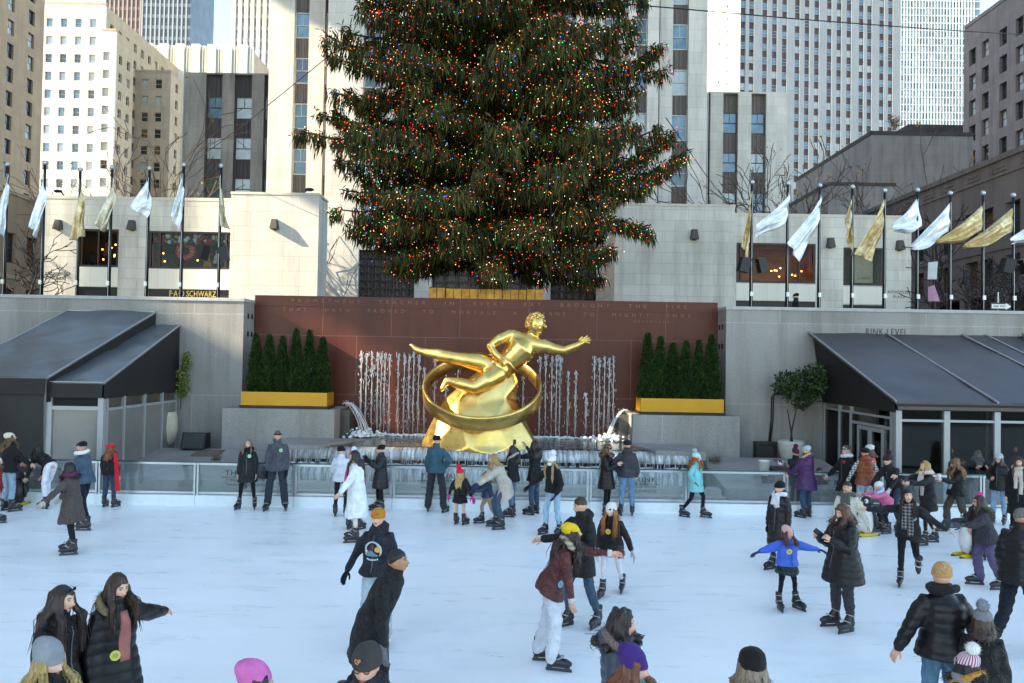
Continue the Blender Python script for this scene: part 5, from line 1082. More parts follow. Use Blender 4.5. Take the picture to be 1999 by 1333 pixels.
def build_cypresses():
    M['cyp'] = leaf_mat('cypress_leaves', '#0f1f0c', '#2f4d1c'); ms = [cypress_mesh(s) for s in (1, 2, 3)]; tm = MB().tube([(0, 0, -.1), (0, 0, 1.5)], [.03, .01], 6).mesh('trunk', mat('stem', '#4a3a2a'))
    for x0, x1, where in ((-8.25, -5.62, 'in the planter nearest the twin roofed tents'), (3.96, 6.5, 'in the planter nearest the dark restaurant canopy')):
        for k in range(6):
            x = x0 + .27 + (x1 - x0 - .54) * k / 5; s = random.uniform(.88, 1.08); wsc = random.uniform(.86, 1.14)
            ordn = ['closest to the grey wall' if x0 < 0 else 'closest to the fountain', 'second from the wall' if x0 < 0 else 'second from the fountain', 'third from the wall' if x0 < 0 else 'third from the fountain', 'third from the fountain' if x0 < 0 else 'third from the wall', 'second from the fountain' if x0 < 0 else 'second from the wall', 'closest to the fountain' if x0 < 0 else 'closest to the grey wall'][k]
            t = empty('cypress_shrub', (x, 24.83, 2.5), 'cypress ' + where + ', ' + ordn, 'shrub', 'cypress shrubs in the yellow planters', random.uniform(0, 6)); t.scale = (wsc, wsc, s)
            for nm, me in (('crown', ms[k % 3]), ('trunk', tm)):
                o = bpy.data.objects.new(nm, me); COL.objects.link(o); o.parent = t

def bare_tree(name, label, base, H, seed, leaves=0, col='#5b4a3e', spread=.55, thick=.11, group=None, leafcol='#b98a3a', up=.25):
    rg = np.random.default_rng(seed); e = empty(name, base, label, 'tree', group); tk, br, tips = MB(), MB(), []
    def grow(p, d, L, r, depth):
        n = 4; pts = [p]; rad = [r]; q = p.copy(); v = d.copy()
        for i in range(n):
            v = (v + Vector(rg.normal(0, .13, 3)) + Vector((0, 0, up * .12))).normalized(); q = q + v * L / n; pts.append(q.copy()); rad.append(max(.024, r * (1 - .5 * (i + 1) / n)))
        (tk if depth == 0 else br).tube(pts, rad, 6 if depth < 2 else 4, caps=False)
        if depth >= 4 or r < .008: tips.append(q); return
        for j in range(3 if depth < 3 else 2):
            i = int(rg.integers(1, n + 1)) if j else n; b = pts[i]; ax = Vector(rg.normal(0, 1, 3)); w = (v + ax.cross(v).normalized() * spread * rg.uniform(.6, 1.5)).normalized(); grow(b, w, L * rg.uniform(.55, .8), rad[i] * rg.uniform(.5, .75), depth + 1)
        if depth < 2:
            for j in range(4):
                i = int(rg.integers(1, n + 1)); ax = Vector(rg.normal(0, 1, 3)); w = (v + ax.cross(v).normalized() * spread * 1.6).normalized(); grow(pts[i], w, L * rg.uniform(.4, .65), rad[i] * .45, depth + 2)
    grow(Vector(base), Vector((0, 0, 1)), H * .42, thick, 0); m = mat('bark' + col, col, .9, bp=.4, bscale=20); tk.build('trunk', m, e); br.build('branches', m, e)
    if leaves:
        P = np.array([tuple(t) for t in tips]); pk = P[rg.integers(0, len(P), leaves)] + rg.normal(0, .22, (leaves, 3)); a = rg.normal(0, 1, (leaves, 3)) * .06; b = rg.normal(0, 1, (leaves, 3)) * .06; V = np.concatenate([pk, pk + a, pk + a + b, pk + b]); i = np.arange(leaves)
        put(bpy.data.objects.new('leaves', npmesh('leaves', V, np.stack([i, i + leaves, i + 2 * leaves, i + 3 * leaves], 1), leaf_mat('autumn' + leafcol, leafcol, '#7a5526'))), e)
def build_bare_trees():
    g = 'bare street trees beyond the plaza'
    for px, top, Y, n, lab, s in ((150, 262, 58, 20, 'bare slender tree before the sunlit cream facade', 1), (222, 300, 57, 10, 'small bare tree at the cream building corner', 2), (285, 275, 57, 25, 'bare tree before the tan stepped block', 3), (375, 225, 58, 90, 'bare tree with few yellow leaves before the dark grey block edge', 4), (455, 300, 57, 160, 'bare tree dotted with yellow leaves before the dark grey window strips', 5), (541, 322, 56.5, 0, 'small bare tree before the spruce tower, farther from the spruce', 6), (605, 330, 56.5, 0, 'small bare tree before the spruce tower, closest to the spruce', 7), (1352, 345, 56.5, 0, 'small bare tree above the shaded limestone block', 8),
                                (1465, 290, 57, 40, 'bare tree before the blue window strips', 9), (1545, 265, 60, 420, 'tall bare tree with amber leaves beside the pale stone block', 10), (1610, 300, 62, 600, 'bare tree with golden leaves before the stained block', 11), (1700, 280, 61, 260, 'bare tree before the blank grey stone face', 12), (1745, 250, 64, 120, 'bare tree reaching up to the glass tower base', 13)):
        p = at(px, top, Y); bare_tree('bare_tree', lab, (p.x, Y, G0), (p.z - G0) * .98, s, n, '#6a5546' if px < 700 else '#54453d', .5, .10, g)
    for px, top, Y, lab, s, th in ((36, 440, 44, 'dark gnarled bare tree by the brown wing', 21, .2), (1872, 372, 40, 'dark forking bare tree before the lit shop windows', 22, .16), (1985, 470, 38, 'dark bare tree at the picture edge before the lit shops', 23, .12), (1918, 455, 43, 'thin dark bare tree behind the gold flags', 24, .1)):
        p = at(px, top, Y); bare_tree('bare_tree', lab, (p.x, Y, G0), (p.z - G0), s, 0, '#2c2321', .75, th, 'dark bare trees at the plaza sides', up=.1)
    # roof garden shrubs
    rg = np.random.default_rng(5)
    for i, (px, py, Y, lab) in enumerate(((1743, 252, 91, 'amber shrub tuft on the stained roofline'), (1851, 252, 93, 'small amber shrub on the roof house, nearest the mauve tower'), (1838, 250, 93, 'small amber shrub on the roof house, farther from the mauve tower'))):
        p = at(px, py + 12, Y); bare_tree('roof_shrub', lab, p, 2.2 if i == 0 else 1.0, 40 + i, 200 if i == 0 else 80, '#6a5546', .7, .04, 'amber shrubs on the far roof')
def leaf_clump(name, mat_, parent, centres, n, size, seed):
    rg = np.random.default_rng(seed); C = np.array([c[:3] for c in centres]); Rr = np.array([c[3] for c in centres]); w = Rr ** 2 / (Rr ** 2).sum(); k = rg.choice(len(C), n, p=w); d = rg.normal(size=(n, 3)); d /= np.linalg.norm(d, axis=1)[:, None]; P = C[k] + d * (Rr[k] * rg.uniform(.45, 1.08, n))[:, None]
    t = d + rg.normal(0, .7, (n, 3)) + np.array([0, 0, -.3]); t /= np.linalg.norm(t, axis=1)[:, None]; sx = np.cross(t, rg.normal(size=(n, 3))); sx /= np.linalg.norm(sx, axis=1)[:, None]; L = (size * rg.uniform(.6, 1.3, n))[:, None]
    V = np.concatenate([P, P + t * L * .5 + sx * L * .28, P + t * L, P + t * L * .5 - sx * L * .28]); i = np.arange(n)
    return put(bpy.data.objects.new(name, npmesh(name, V, np.stack([i, i + n, i + 2 * n, i + 3 * n], 1), mat_)), parent)
def build_plants():
    Y = 24.0; c = at(1545, 875, Y); e = empty('potted_tree', (c.x, Y, .8), 'round headed evergreen shrub in a tall pale tapered pot beside the canopy', 'potted tree')
    MB().lathe((c.x, Y, .72), [(.2, 0), (.33, .2), (.4, .55), (.39, .66), (.35, .66), (.33, .5)], 24).build('pot', mat('pale_planter', '#b4b1aa', .7, bp=.15), e, True)
    t = MB()
    for dx, s in ((-.04, 1), (.05, -1)): t.tube([(c.x + dx, Y, 1.2), (c.x + dx + .06 * s, Y + .03, 1.7), (c.x + dx + .18 * s, Y, 2.3)], [.03, .025, .015], 7)
    t.build('trunk', mat('dark_bark', '#3a2c24', .9), e, True)
    q = [at(px, py, Y + dy) for px, py, dy in ((1535, 745, 0), (1570, 742, .1), (1590, 730, .2), (1550, 765, -.2), (1585, 765, 0), (1522, 755, .1), (1565, 785, 0), (1600, 750, .2))]
    leaf_clump('crown', leaf_mat('dark_leaf', '#152010', '#40582a'), e, [(p.x, p.y, p.z, r) for p, r in zip(q, (.3, .34, .3, .3, .3, .2, .22, .28))], 2600, .11, 3)
    e = empty('climbing_ivy', at(358, 770, 24.6), 'green ivy hanging on the wall edge behind the low tent', 'ivy'); q = [at(355 + random.uniform(-5, 14) * (1 if y < 730 else .6), y, 24.75) for y in range(694, 772, 7)]
    leaf_clump('leaves', leaf_mat('ivy_leaf', '#2f3d12', '#7c8a34'), e, [(p.x, p.y, p.z, .11) for p in q], 700, .08, 4); MB().tube([at(352, 800, 24.9), at(354, 750, 24.9), at(358, 692, 24.9)], .015, 5).build('stem', mat('stem', '#4a3a2a'), e)
    e = empty('wall_shrub', at(1990, 680, 24.8), 'dark evergreen tuft at the far end of the canopy ridge', 'shrub'); q = [at(px, py, 24.8) for px, py in ((1985, 676), (2005, 674), (1995, 668))]; leaf_clump('leaves', leaf_mat('dark_leaf2', '#141f10', '#33451f'), e, [(p.x, p.y, p.z, .2) for p in q], 500, .1, 6)
    for x, y, z, r, lab in ((-8.2, 22.3, .72, .16, 'dry grass tuft on the sloping bed near the wall speaker'), (-8.9, 21.9, .62, .13, 'dry grass tuft on the sloping bed nearer the tents'), (5.95, 23.2, .8, .2, 'dark wiry shrub at the end of the sloping bed')):
        e = empty('grass_tuft', (x, y, z), lab, 'plant'); n = 160; rg = np.random.default_rng(int(r * 999)); P = np.stack([rg.normal(x, r * .4, n), rg.normal(y, r * .4, n), np.full(n, z)], 1); D = np.stack([rg.normal(0, .5, n), rg.normal(0, .5, n), np.ones(n)], 1) * (r * rg.uniform(.8, 1.7, n))[:, None]; s = rg.normal(0, .006, (n, 3))
        V = np.concatenate([P, P + s, P + D]); i = np.arange(n); put(bpy.data.objects.new('blades', npmesh('blades', V, np.stack([i, i + n, i + 2 * n], 1), leaf_mat('dry' + lab[:4], '#4a3a26', '#8a734e'))), e)

def flag_mat(name, a, b_, metal=.35):
    m, t, b = nt(name); v = coords(t); n = noise(t, v, 3.5, 4, .6, .8); t.links.new(ramp(t, n, [(.35, lin(a)), (.65, lin(b_))]), b.inputs['Base Color']); b.inputs['Metallic'].default_value = metal; b.inputs['Roughness'].default_value = .34; bump(t, b, noise(t, v, 6, 4, .6, 1.0), .45, .05)
    return m
def build_flags():
    silver, gold, pale = flag_mat('silver_satin', '#cdd6dc', '#ffffff'), flag_mat('gold_satin', '#b3905a', '#e6d2a6'), flag_mat('pale_gold_satin', '#b7a98c', '#e6dcc8')
    left = [(15, 322, silver, (16, 338), (17, 380), (-10, 440), (4, 464)), (88, 319, silver, (87, 338), (92, 396), (60, 442), (68, 468)), (157, 332, gold, (157, 350), (166, 402), (140, 470), (163, 464)), (219, 328, pale, (219, 346), (227, 396), (187, 440), (201, 456)), (292, 330, silver, (290, 352), (298, 402), (250, 405), (287, 423)), (359, 323, silver, (356, 345), (361, 378), (332, 420), (348, 447)), (432, 325, pale, (428, 345), (434, 382), (432, 442), (448, 450))]
    right = [(1468, 357, gold, (1467, 372), (1466, 432), (1449, 480), (1460, 507)), (1538, 359, silver, (1538, 378), (1536, 434), (1478, 438), (1472, 463)), (1600, 363, silver, (1600, 382), (1599, 438), (1538, 474), (1559, 508)), (1664, 366, gold, (1661, 388), (1664, 432), (1650, 438), (1661, 502)), (1727, 373, gold, (1724, 388), (1727, 446), (1669, 496), (1701, 508)), (1791, 372, silver, (1789, 388), (1801, 444), (1741, 438), (1746, 456)), (1855, 378, silver, (1851, 396), (1852, 450), (1776, 482), (1789, 490)), (1919, 378, gold, (1915, 400), (1917, 452), (1824, 470), (1829, 479)), (1978, 382, gold, (1975, 405), (1976, 454), (1879, 478), (1884, 487)), (2042, 386, silver, (2040, 408), (2041, 456), (1972, 464), (1978, 478))]
    ordl = ['at the outer picture edge', 'second from the outer edge', 'third from the edge, by the plaza name', 'fourth from the edge', 'fifth from the outer edge', 'sixth from the outer edge, before the donut', 'nearest the sunlit block']
    ordr = ['nearest the shaded block', 'second from the shaded block', 'third from the shaded block', 'fourth from the shaded block', 'fifth from the shaded block', 'sixth from the shaded block', 'seventh from the shaded block', 'second last before the picture edge', 'last before the picture edge', 'just outside the picture edge']
    fall = ['drooping', 'hanging limp', 'furled narrow', 'drooping', 'billowing', 'twisted', 'limp']
    for side, arr, od in (('toy shop', left, ordl), ('amber shop', right, ordr)):
        for i, (px, py, m, a, b, c, d) in enumerate(arr):
            Y = 27.2; top = at(px, py, Y); x = top.x; zb = 4.62
            e = empty('flagpole', (x, Y, zb), 'dark flagpole, %s side, %s' % (side, od[i]), 'flagpole', 'dark flagpoles along the plaza wall')
            MB().tube([(x, Y, zb), (x, Y, top.z - .05)], [.065, .045], 12).build('pole', M['black_metal'], e, True); MB().ell((x, Y, top.z + .02), .085, 14, 10).build('finial', M['steel'], e, True); MB().tube([(x, Y - .07, zb + .2), (x, Y - .06, top.z - .3)], .008, 5).build('halyard', M['steel'], e); MB().box(x - .05, x + .05, Y - .12, Y - .06, zb + 1.35, zb + 1.5).build('cleat', M['steel'], e)
            q = [at(a[0], a[1], Y - .06), at(b[0], b[1], Y - .06), at(c[0], c[1], Y - .25), at(d[0], d[1], Y - .2)]; q[0].x = x - .05 if a[0] < px else x + .05; q[1].x = (x - .05 if b[0] <= px + 1 else q[1].x)
            nu, nv = 22, 16; V = []; rg = random.Random(i * 7 + len(arr)); ph = rg.uniform(0, 6)
            for v in range(nv + 1):
                for u in range(nu + 1):
                    s, t = u / nu, v / nv; p = q[0] * (1 - s) * (1 - t) + q[1] * (1 - s) * t + q[2] * s * (1 - t) + q[3] * s * t
                    fold = math.sin(t * 9 + s * 3.5 + ph) * .10 + math.sin(t * 17 + s * 2 + ph * 2) * .045; p = p + Vector((.02 * math.sin(t * 11 + s * 5), fold * min(1, s * 2.2 + .15), -.22 * math.sin(math.pi * s) * (.4 if m is gold and i > 6 else .25) + .05 * math.sin(s * 7 + ph) * t)); V.append(p)
            F = [(v * (nu + 1) + u, v * (nu + 1) + u + 1, (v + 1) * (nu + 1) + u + 1, (v + 1) * (nu + 1) + u) for v in range(nv) for u in range(nu)]
            cn = 'silver' if m is silver else ('gold' if m is gold else 'pale gold')
            o = MB().add(V, F).build('flag', m, None, True); sd = o.modifiers.new('s', 'SOLIDIFY'); sd.thickness = .008
            tag(o, '%s %s satin flag, %s side pole %s' % (rg.choice(['creased', 'wrinkled', 'rippling']), cn, side, od[i]), 'flag', 'satin flags around the plaza')
    for px, py, lab in ((422, 496, 'pair of black loudspeakers clamped to the flagpole nearest the sunlit block'), (1468, 518, 'pair of black loudspeakers clamped to the flagpole before the amber window'), (1980, 520, 'pair of black loudspeakers clamped to the last flagpole before the picture edge')):
        p = at(px, py, 27.2); e = empty('pole_speaker', p, lab, 'loudspeaker', 'loudspeakers on the flagpoles')
        for s in (-1, 1):
            b = MB(); b.obox(p + Vector((s * .3, -.1, 0)), (.14, .05 * s, .04 * s), (-.03, .12, 0), (-.06 * s, 0, .24)); b.build('cabinet', M['black_metal'], e); b = MB(); b.bar(p + Vector((s * .05, -.05, .05)), p + Vector((s * .2, -.1, .05)), .05); b.build('bracket', M['black_metal'], e)
    # street signs
    p = at(1953, 598, 33); e = empty('road_sign', (p.x, 33, G0), 'black one way arrow sign with white arrow near the bare trees', 'road sign'); MB().tube([(p.x - .1, 33, G0), (p.x - .1, 33, p.z + .6)], .03, 8).build('pole', M['steel'], e); b = MB(); b.box(p.x - .45, p.x + .45, 32.94, 32.96, p.z - .15, p.z + .15); b.build('plate', M['black_metal'], e)
    b = MB(); v = [(-.4, -.09), (.18, -.09), (.18, -.14), (.41, 0), (.18, .14), (.18, .09), (-.4, .09)]; b.add([(p.x + a, 32.935, p.z + c) for a, c in v], [(0, 1, 2, 3, 4, 5, 6)]); b.build('arrow', M['white_paint'], e); text('lettering', 'ONE WAY', .13, (p.x - .08, 32.93, p.z), M['black_metal'], e, 1, width=.5, extrude=.001)
    p = at(1822, 545, 30); e = empty('banner', p, 'white and pink banner hanging on the post before the lit shop', 'banner'); MB().tube([at(1821, 465, 30), at(1824, 606, 30)], .035, 8).build('pole', M['black_metal'], e)
    g = MB(); wavy_sheet(g, at(1812, 512, 29.9), at(1831, 510, 29.9), at(1829, 545, 29.9), at(1811, 545, 29.9), 8, 8, .01, 5, 3, (0, -1, 0)); g.build('cloth', mat('pale_banner', '#c9cbd2', .7), e, True); g = MB(); wavy_sheet(g, at(1812, 560, 29.9), at(1824, 556, 29.9), at(1834, 588, 29.9), at(1812, 588, 29.9), 8, 8, .02, 6, 5, (0, -1, 0)); g.build('cloth', mat('pink_banner', '#b884a0', .7), e, True)
# ------------------------------------------------------------------ people
V3 = Vector
LEG = {'stand': ((3, 5, 4, 9), (1, 4, 4, 9)), 'wide': ((4, 7, 9, 14), (4, 7, 9, 14)), 'skate': ((16, 24, 4, 8), (-8, 14, 5, 14)), 'skate2': ((-8, 14, 5, 14), (16, 24, 4, 8)),
       'step': ((22, 24, 3, 4), (-16, 22, 3, 8)), 'step2': ((-16, 22, 3, 8), (22, 24, 3, 4)), 'kick': ((26, 36, 2, 4), (-10, 58, 6, 10)), 'kick2': ((-10, 58, 8, 10), (24, 34, 2, 4)), 'bend': ((34, 44, 6, 8), (26, 40, 6, 8)), 'lunge': ((36, 40, 4, 6), (-24, 18, 6, 18)), 'sit': ((84, 86, 6, 5), (84, 86, 8, 5))}
ARM = {'down': ((.16, .04, -1), (.06, .2, -1)), 'relax': ((.2, -.05, -1), (.05, .4, -1)), 'away': ((.5, .02, -.9), (.42, .12, -.9)), 'out': ((.85, .1, -.5), (.85, .15, -.35)), 'wide': ((.95, .15, -.22), (.95, .1, -.2)),
       'fwd': ((.1, .8, -.6), (0, 1, -.05)), 'fwdlow': ((.15, .6, -.85), (.05, .85, -.6)), 'bent': ((.22, .18, -1), (-.5, .85, .12)), 'phone': ((.2, .45, -.9), (-.3, .8, .5)), 'pocket': ((.42, -.12, -.9), (-.35, .5, -.75)), 'up': ((.3, .85, -.15), (-.1, .6, .8)), 'back': ((.35, -.5, -.8), (.3, -.5, -.8)), 'hip': ((.65, -.2, -.75), (-.55, .3, -.75)), 'reach': ((.2, .95, -.2), (.05, 1, .02))}
BEAN = [(.0, .375, .45), (.015, .40, .475), (.15, .41, .485), (.165, .392, .468), (.30, .388, .46), (.42, .345, .41), (.51, .25, .30), (.565, .13, .16), (.585, .03, .03)]
PROTO = {}
def protos():
    boot, cuff = MB(), MB()
    boot.tube([V3((0, .07, .115)), V3((0, -.04, .112)), V3((0, -.13, .105)), V3((0, -.17, .10))], [.05, .052, .05, .036], 12, ball=True)
    boot.tube([V3((0, .06, .12)), V3((0, .045, .2)), V3((0, .05, .30))], [.055, .053, .058], 12, ball=False); boot.tube([V3((0, -.03, .14)), V3((0, .03, .22))], [.05, .05], 10, ball=True)
    me = remesh(boot, .009, 4); me.name = 'skate'; me.materials.append(mat('skate_shell', '#262327', .32, var=.2)); me.polygons.foreach_set('use_smooth', [True] * len(me.polygons)); PROTO['boot'] = me
    b = MB(); b.obox((0, -.145, .045), (.018, 0, 0), (0, .03, 0), (0, 0, .022)); b.obox((0, .075, .045), (.018, 0, 0), (0, .03, 0), (0, 0, .022)); b.obox((0, -.035, .058), (.02, 0, 0), (0, .13, 0), (0, 0, .008)); b.obox((0, -.04, .018), (.003, 0, 0), (0, .16, 0), (0, 0, .018)); PROTO['blade'] = b.mesh('blade', mat('blade_holder', '#3a3a3e', .4, .2))
    for nm_, (y, z, r) in (('buckle', (.035, .235, .061)), ('toe_strap', (-.035, .165, .058))):
        b = MB()
        pts = [V3((r * math.cos(a), y + (.012 if z > .2 else -.01) - r * .9 * math.sin(a), z + .02 * math.sin(a))) for a in np.linspace(-.3, math.pi + .3, 14)]
        for p, q in zip(pts[:-1], pts[1:]): b.bar(p, q, .022, .008)
        PROTO[nm_] = b.mesh(nm_, mat('skate_buckle', '#b9bcc0', .3, .3))
    s = MB(); s.tube([V3((0, .06, .035)), V3((0, -.06, .035)), V3((0, -.15, .032))], [.042, .045, .036], 10, ball=True); s.tube([V3((0, .05, .04)), V3((0, .05, .14))], [.045, .046], 10)
    me = remesh(s, .01, 3); me.name = 'shoe'; me.materials.append(mat('dark_shoe', '#241f1e', .5)); PROTO['shoe'] = me

def head_geo(mb, Mh, hh, fine, haircol, feats=True):
    nu, nv = (60, 40) if fine else (36, 26); V = []
    ph = np.linspace(0, math.pi, nv + 1)[1:-1]; th = np.arange(nu) * 2 * math.pi / nu
    PH, TH = np.meshgrid(ph, th, indexing='ij'); sx, sy, sz = np.sin(PH) * np.sin(TH), -np.sin(PH) * np.cos(TH), np.cos(PH)
    rx, ry, rz = .325, .41, .5; low = np.clip(-sz, 0, 1); front = sy < 0
    X = rx * sx * (1 - .26 * low ** 1.4); Y = ry * sy * np.where(front, 1, 1 - .5 * low ** 1.1); Z = rz * sz
    g = lambda v, c, w: np.exp(-((v - c) / w) ** 2)
    X *= 1 + .05 * g(sz, -.05, .25) * (np.abs(sx) > .4)
    Yf = np.zeros_like(Y)
    Yf -= .055 * g(sx, 0, .35) * g(sz, -.82, .2)                       # chin
    Yf -= .115 * g(sx, 0, .15) * g(sz, -.26, .13) + .05 * g(sx, 0, .11) * g(sz, -.06, .2)  # nose
    Yf += .04 * g(np.abs(sx), .40, .17) * g(sz, .04, .10)              # sockets
    Yf -= .016 * g(np.abs(sx), .35, .3) * g(sz, .2, .09)               # brow
    Yf -= .028 * g(sx, 0, .22) * g(sz, -.5, .1) - .012 * g(sx, 0, .3) * g(sz, -.50, .025)  # lips
    Yf -= .014 * g(np.abs(sx), .55, .2) * g(sz, -.2, .2)
    Y = Y + Yf * front
    V = [Mh @ V3((X[i, j] * hh, Y[i, j] * hh, Z[i, j] * hh)) for i in range(nv - 1) for j in range(nu)]
    V += [Mh @ V3((0, 0, rz * hh)), Mh @ V3((0, -.02 * hh, -rz * hh))]; T, B = len(V) - 2, len(V) - 1
    F = [(i * nu + j, (i + 1) * nu + j, (i + 1) * nu + (j + 1) % nu, i * nu + (j + 1) % nu) for i in range(nv - 2) for j in range(nu)] + [(T, j, (j + 1) % nu) for j in range(nu)] + [(B, (nv - 2) * nu + (j + 1) % nu, (nv - 2) * nu + j) for j in range(nu)]
    mb.add(V, F, 0); M3 = Mh.to_3x3()
    for s in (-1, 1):
        mb.ell(Mh @ V3((s * .318 * hh, .03 * hh, -.02 * hh)), (.035 * hh, .075 * hh, .125 * hh), 10, 8, 0, M3)
        if feats:
            mb.ell(Mh @ V3((s * .128 * hh, -.338 * hh, .025 * hh)), (.052 * hh, .03 * hh, .026 * hh), 10, 6, 1, M3)
            mb.ell(Mh @ V3((s * .128 * hh, -.358 * hh, .025 * hh)), (.026 * hh, .014 * hh, .026 * hh), 8, 6, 2, M3)
            mb.tube([Mh @ V3((s * a * hh, -b * hh, c * hh)) for a, b, c in ((.055, .40, .10), (.13, .392, .125), (.2, .345, .108))], [.012 * hh, .016 * hh, .008 * hh], 6, 3)
            mb.tube([Mh @ V3((s * a * hh, -b * hh, c * hh)) for a, b, c in ((.075, .365, .05), (.13, .372, .058), (.185, .345, .045))], [.005 * hh, .008 * hh, .005 * hh], 5, 3)
    if feats:
        mb.tube([Mh @ V3((a * hh, -b * hh, c * hh)) for a, b, c in ((-.085, .372, -.235), (-.03, .405, -.232), (0, .408, -.236), (.03, .405, -.232), (.085, .372, -.235))], [.008 * hh, .016 * hh, .016 * hh, .016 * hh, .008 * hh], 6, 4)
        mb.tube([Mh @ V3((a * hh, -b * hh, c * hh)) for a, b, c in ((-.07, .372, -.262), (0, .405, -.27), (.07, .372, -.262))], [.009 * hh, .02 * hh, .009 * hh], 6, 4)
def hand_geo(mb, w, d, n, th, k, curl=.35, mi=0):
    d = V3(d).normalized(); n = V3(n); n = (n - d * n.dot(d)); n = n.normalized() if n.length > 1e-4 else d.orthogonal().normalized(); a = d.cross(n) * th
    st = len(mb.v); P = lambda x, y, z: w + (a * x + d * y + n * z) * k
    mb.loft([(P(0, -.02, 0), a * .024 * k, n * .019 * k), (P(0, .01, 0), a * .028 * k, n * .018 * k), (P(0, .05, 0), a * .04 * k, n * .016 * k), (P(0, .085, .002), a * .041 * k, n * .013 * k), (P(0, .094, .003), a * .03 * k, n * .006 * k)], 12, mi)
    for i, (x, L) in enumerate(((.031, .068), (.0105, .078), (-.0105, .073), (-.031, .056))):
        c1, c2 = curl * (.7 + .12 * i), curl * (1.7 + .15 * i); p0 = P(x, .084, .002); d1 = (d * math.cos(c1) + n * math.sin(c1)); d2 = d * math.cos(c2) + n * math.sin(c2); p1 = p0 + d1 * L * .48 * k; p2 = p1 + d2 * L * .5 * k
        mb.tube([p0, p1, p2], [.0098 * k, .0092 * k, .0075 * k], 7, mi, ball=True)
    p0 = P(.034, .022, .006); p1 = p0 + (a * .6 + d * .75 + n * .3).normalized() * .036 * k; p2 = p1 + (a * .15 + d * .9 + n * .4).normalized() * .03 * k
    mb.tube([p0, p1, p2], [.0135 * k, .0112 * k, .0085 * k], 7, mi, ball=True)
def spikes(mb, c, r, n, L, rg, w=.006, mi=0, flat=(1, 1, 1)):
    for i in range(n):
        v = V3(rg.normal(size=3)).normalized(); v = V3((v.x * flat[0], v.y * flat[1], v.z * flat[2])); p = c + v * r * .8; q = c + v * (r + L * rg.uniform(.3, 1)) + V3(rg.normal(size=3)) * L * .25; t = v.orthogonal().normalized() * w; mb.add([p + t, p - t, q], [(0, 1, 2)], mi)
PEOPLE = []
def soft(name, mb, vox, m, parent, amp=.005, freq=22, seed=0, st=(1, 1, .6), puff=0, smooth=4, axis=None, origin=None):
    me = remesh(mb, vox, smooth); n = len(me.vertices); co = np.empty(n * 3, np.float32); me.vertices.foreach_get('co', co); co = co.reshape(-1, 3).astype(float); no = np.empty(n * 3, np.float32); me.vertices.foreach_get('normal', no); no = no.reshape(-1, 3)
    dsp = amp * waves(co, seed + 1, freq, st) + amp * .5 * waves(co, seed + 2, freq * 2.2, st)
    if puff:
        ax = np.array(axis) if axis is not None else np.array([0, 0, 1.]); z = co @ ax + .006 * waves(co, seed + 3, 9); dsp += puff * (np.abs(np.sin(math.pi * z / .095)) ** .5 - .6)
    co += no * dsp[:, None]; me.vertices.foreach_set('co', co.ravel().astype(np.float32)); me.materials.clear(); me.materials.append(m); me.polygons.foreach_set('use_smooth', [True] * len(me.polygons)); me.name = name; me.update()
    o = bpy.data.objects.new(name, me); COL.objects.link(o); o.parent = parent; return o
def addpart(name, mb, m, parent, smooth=True):
    o = bpy.data.objects.new(name, mb.mesh(name, m, smooth)); COL.objects.link(o); o.parent = parent; return o

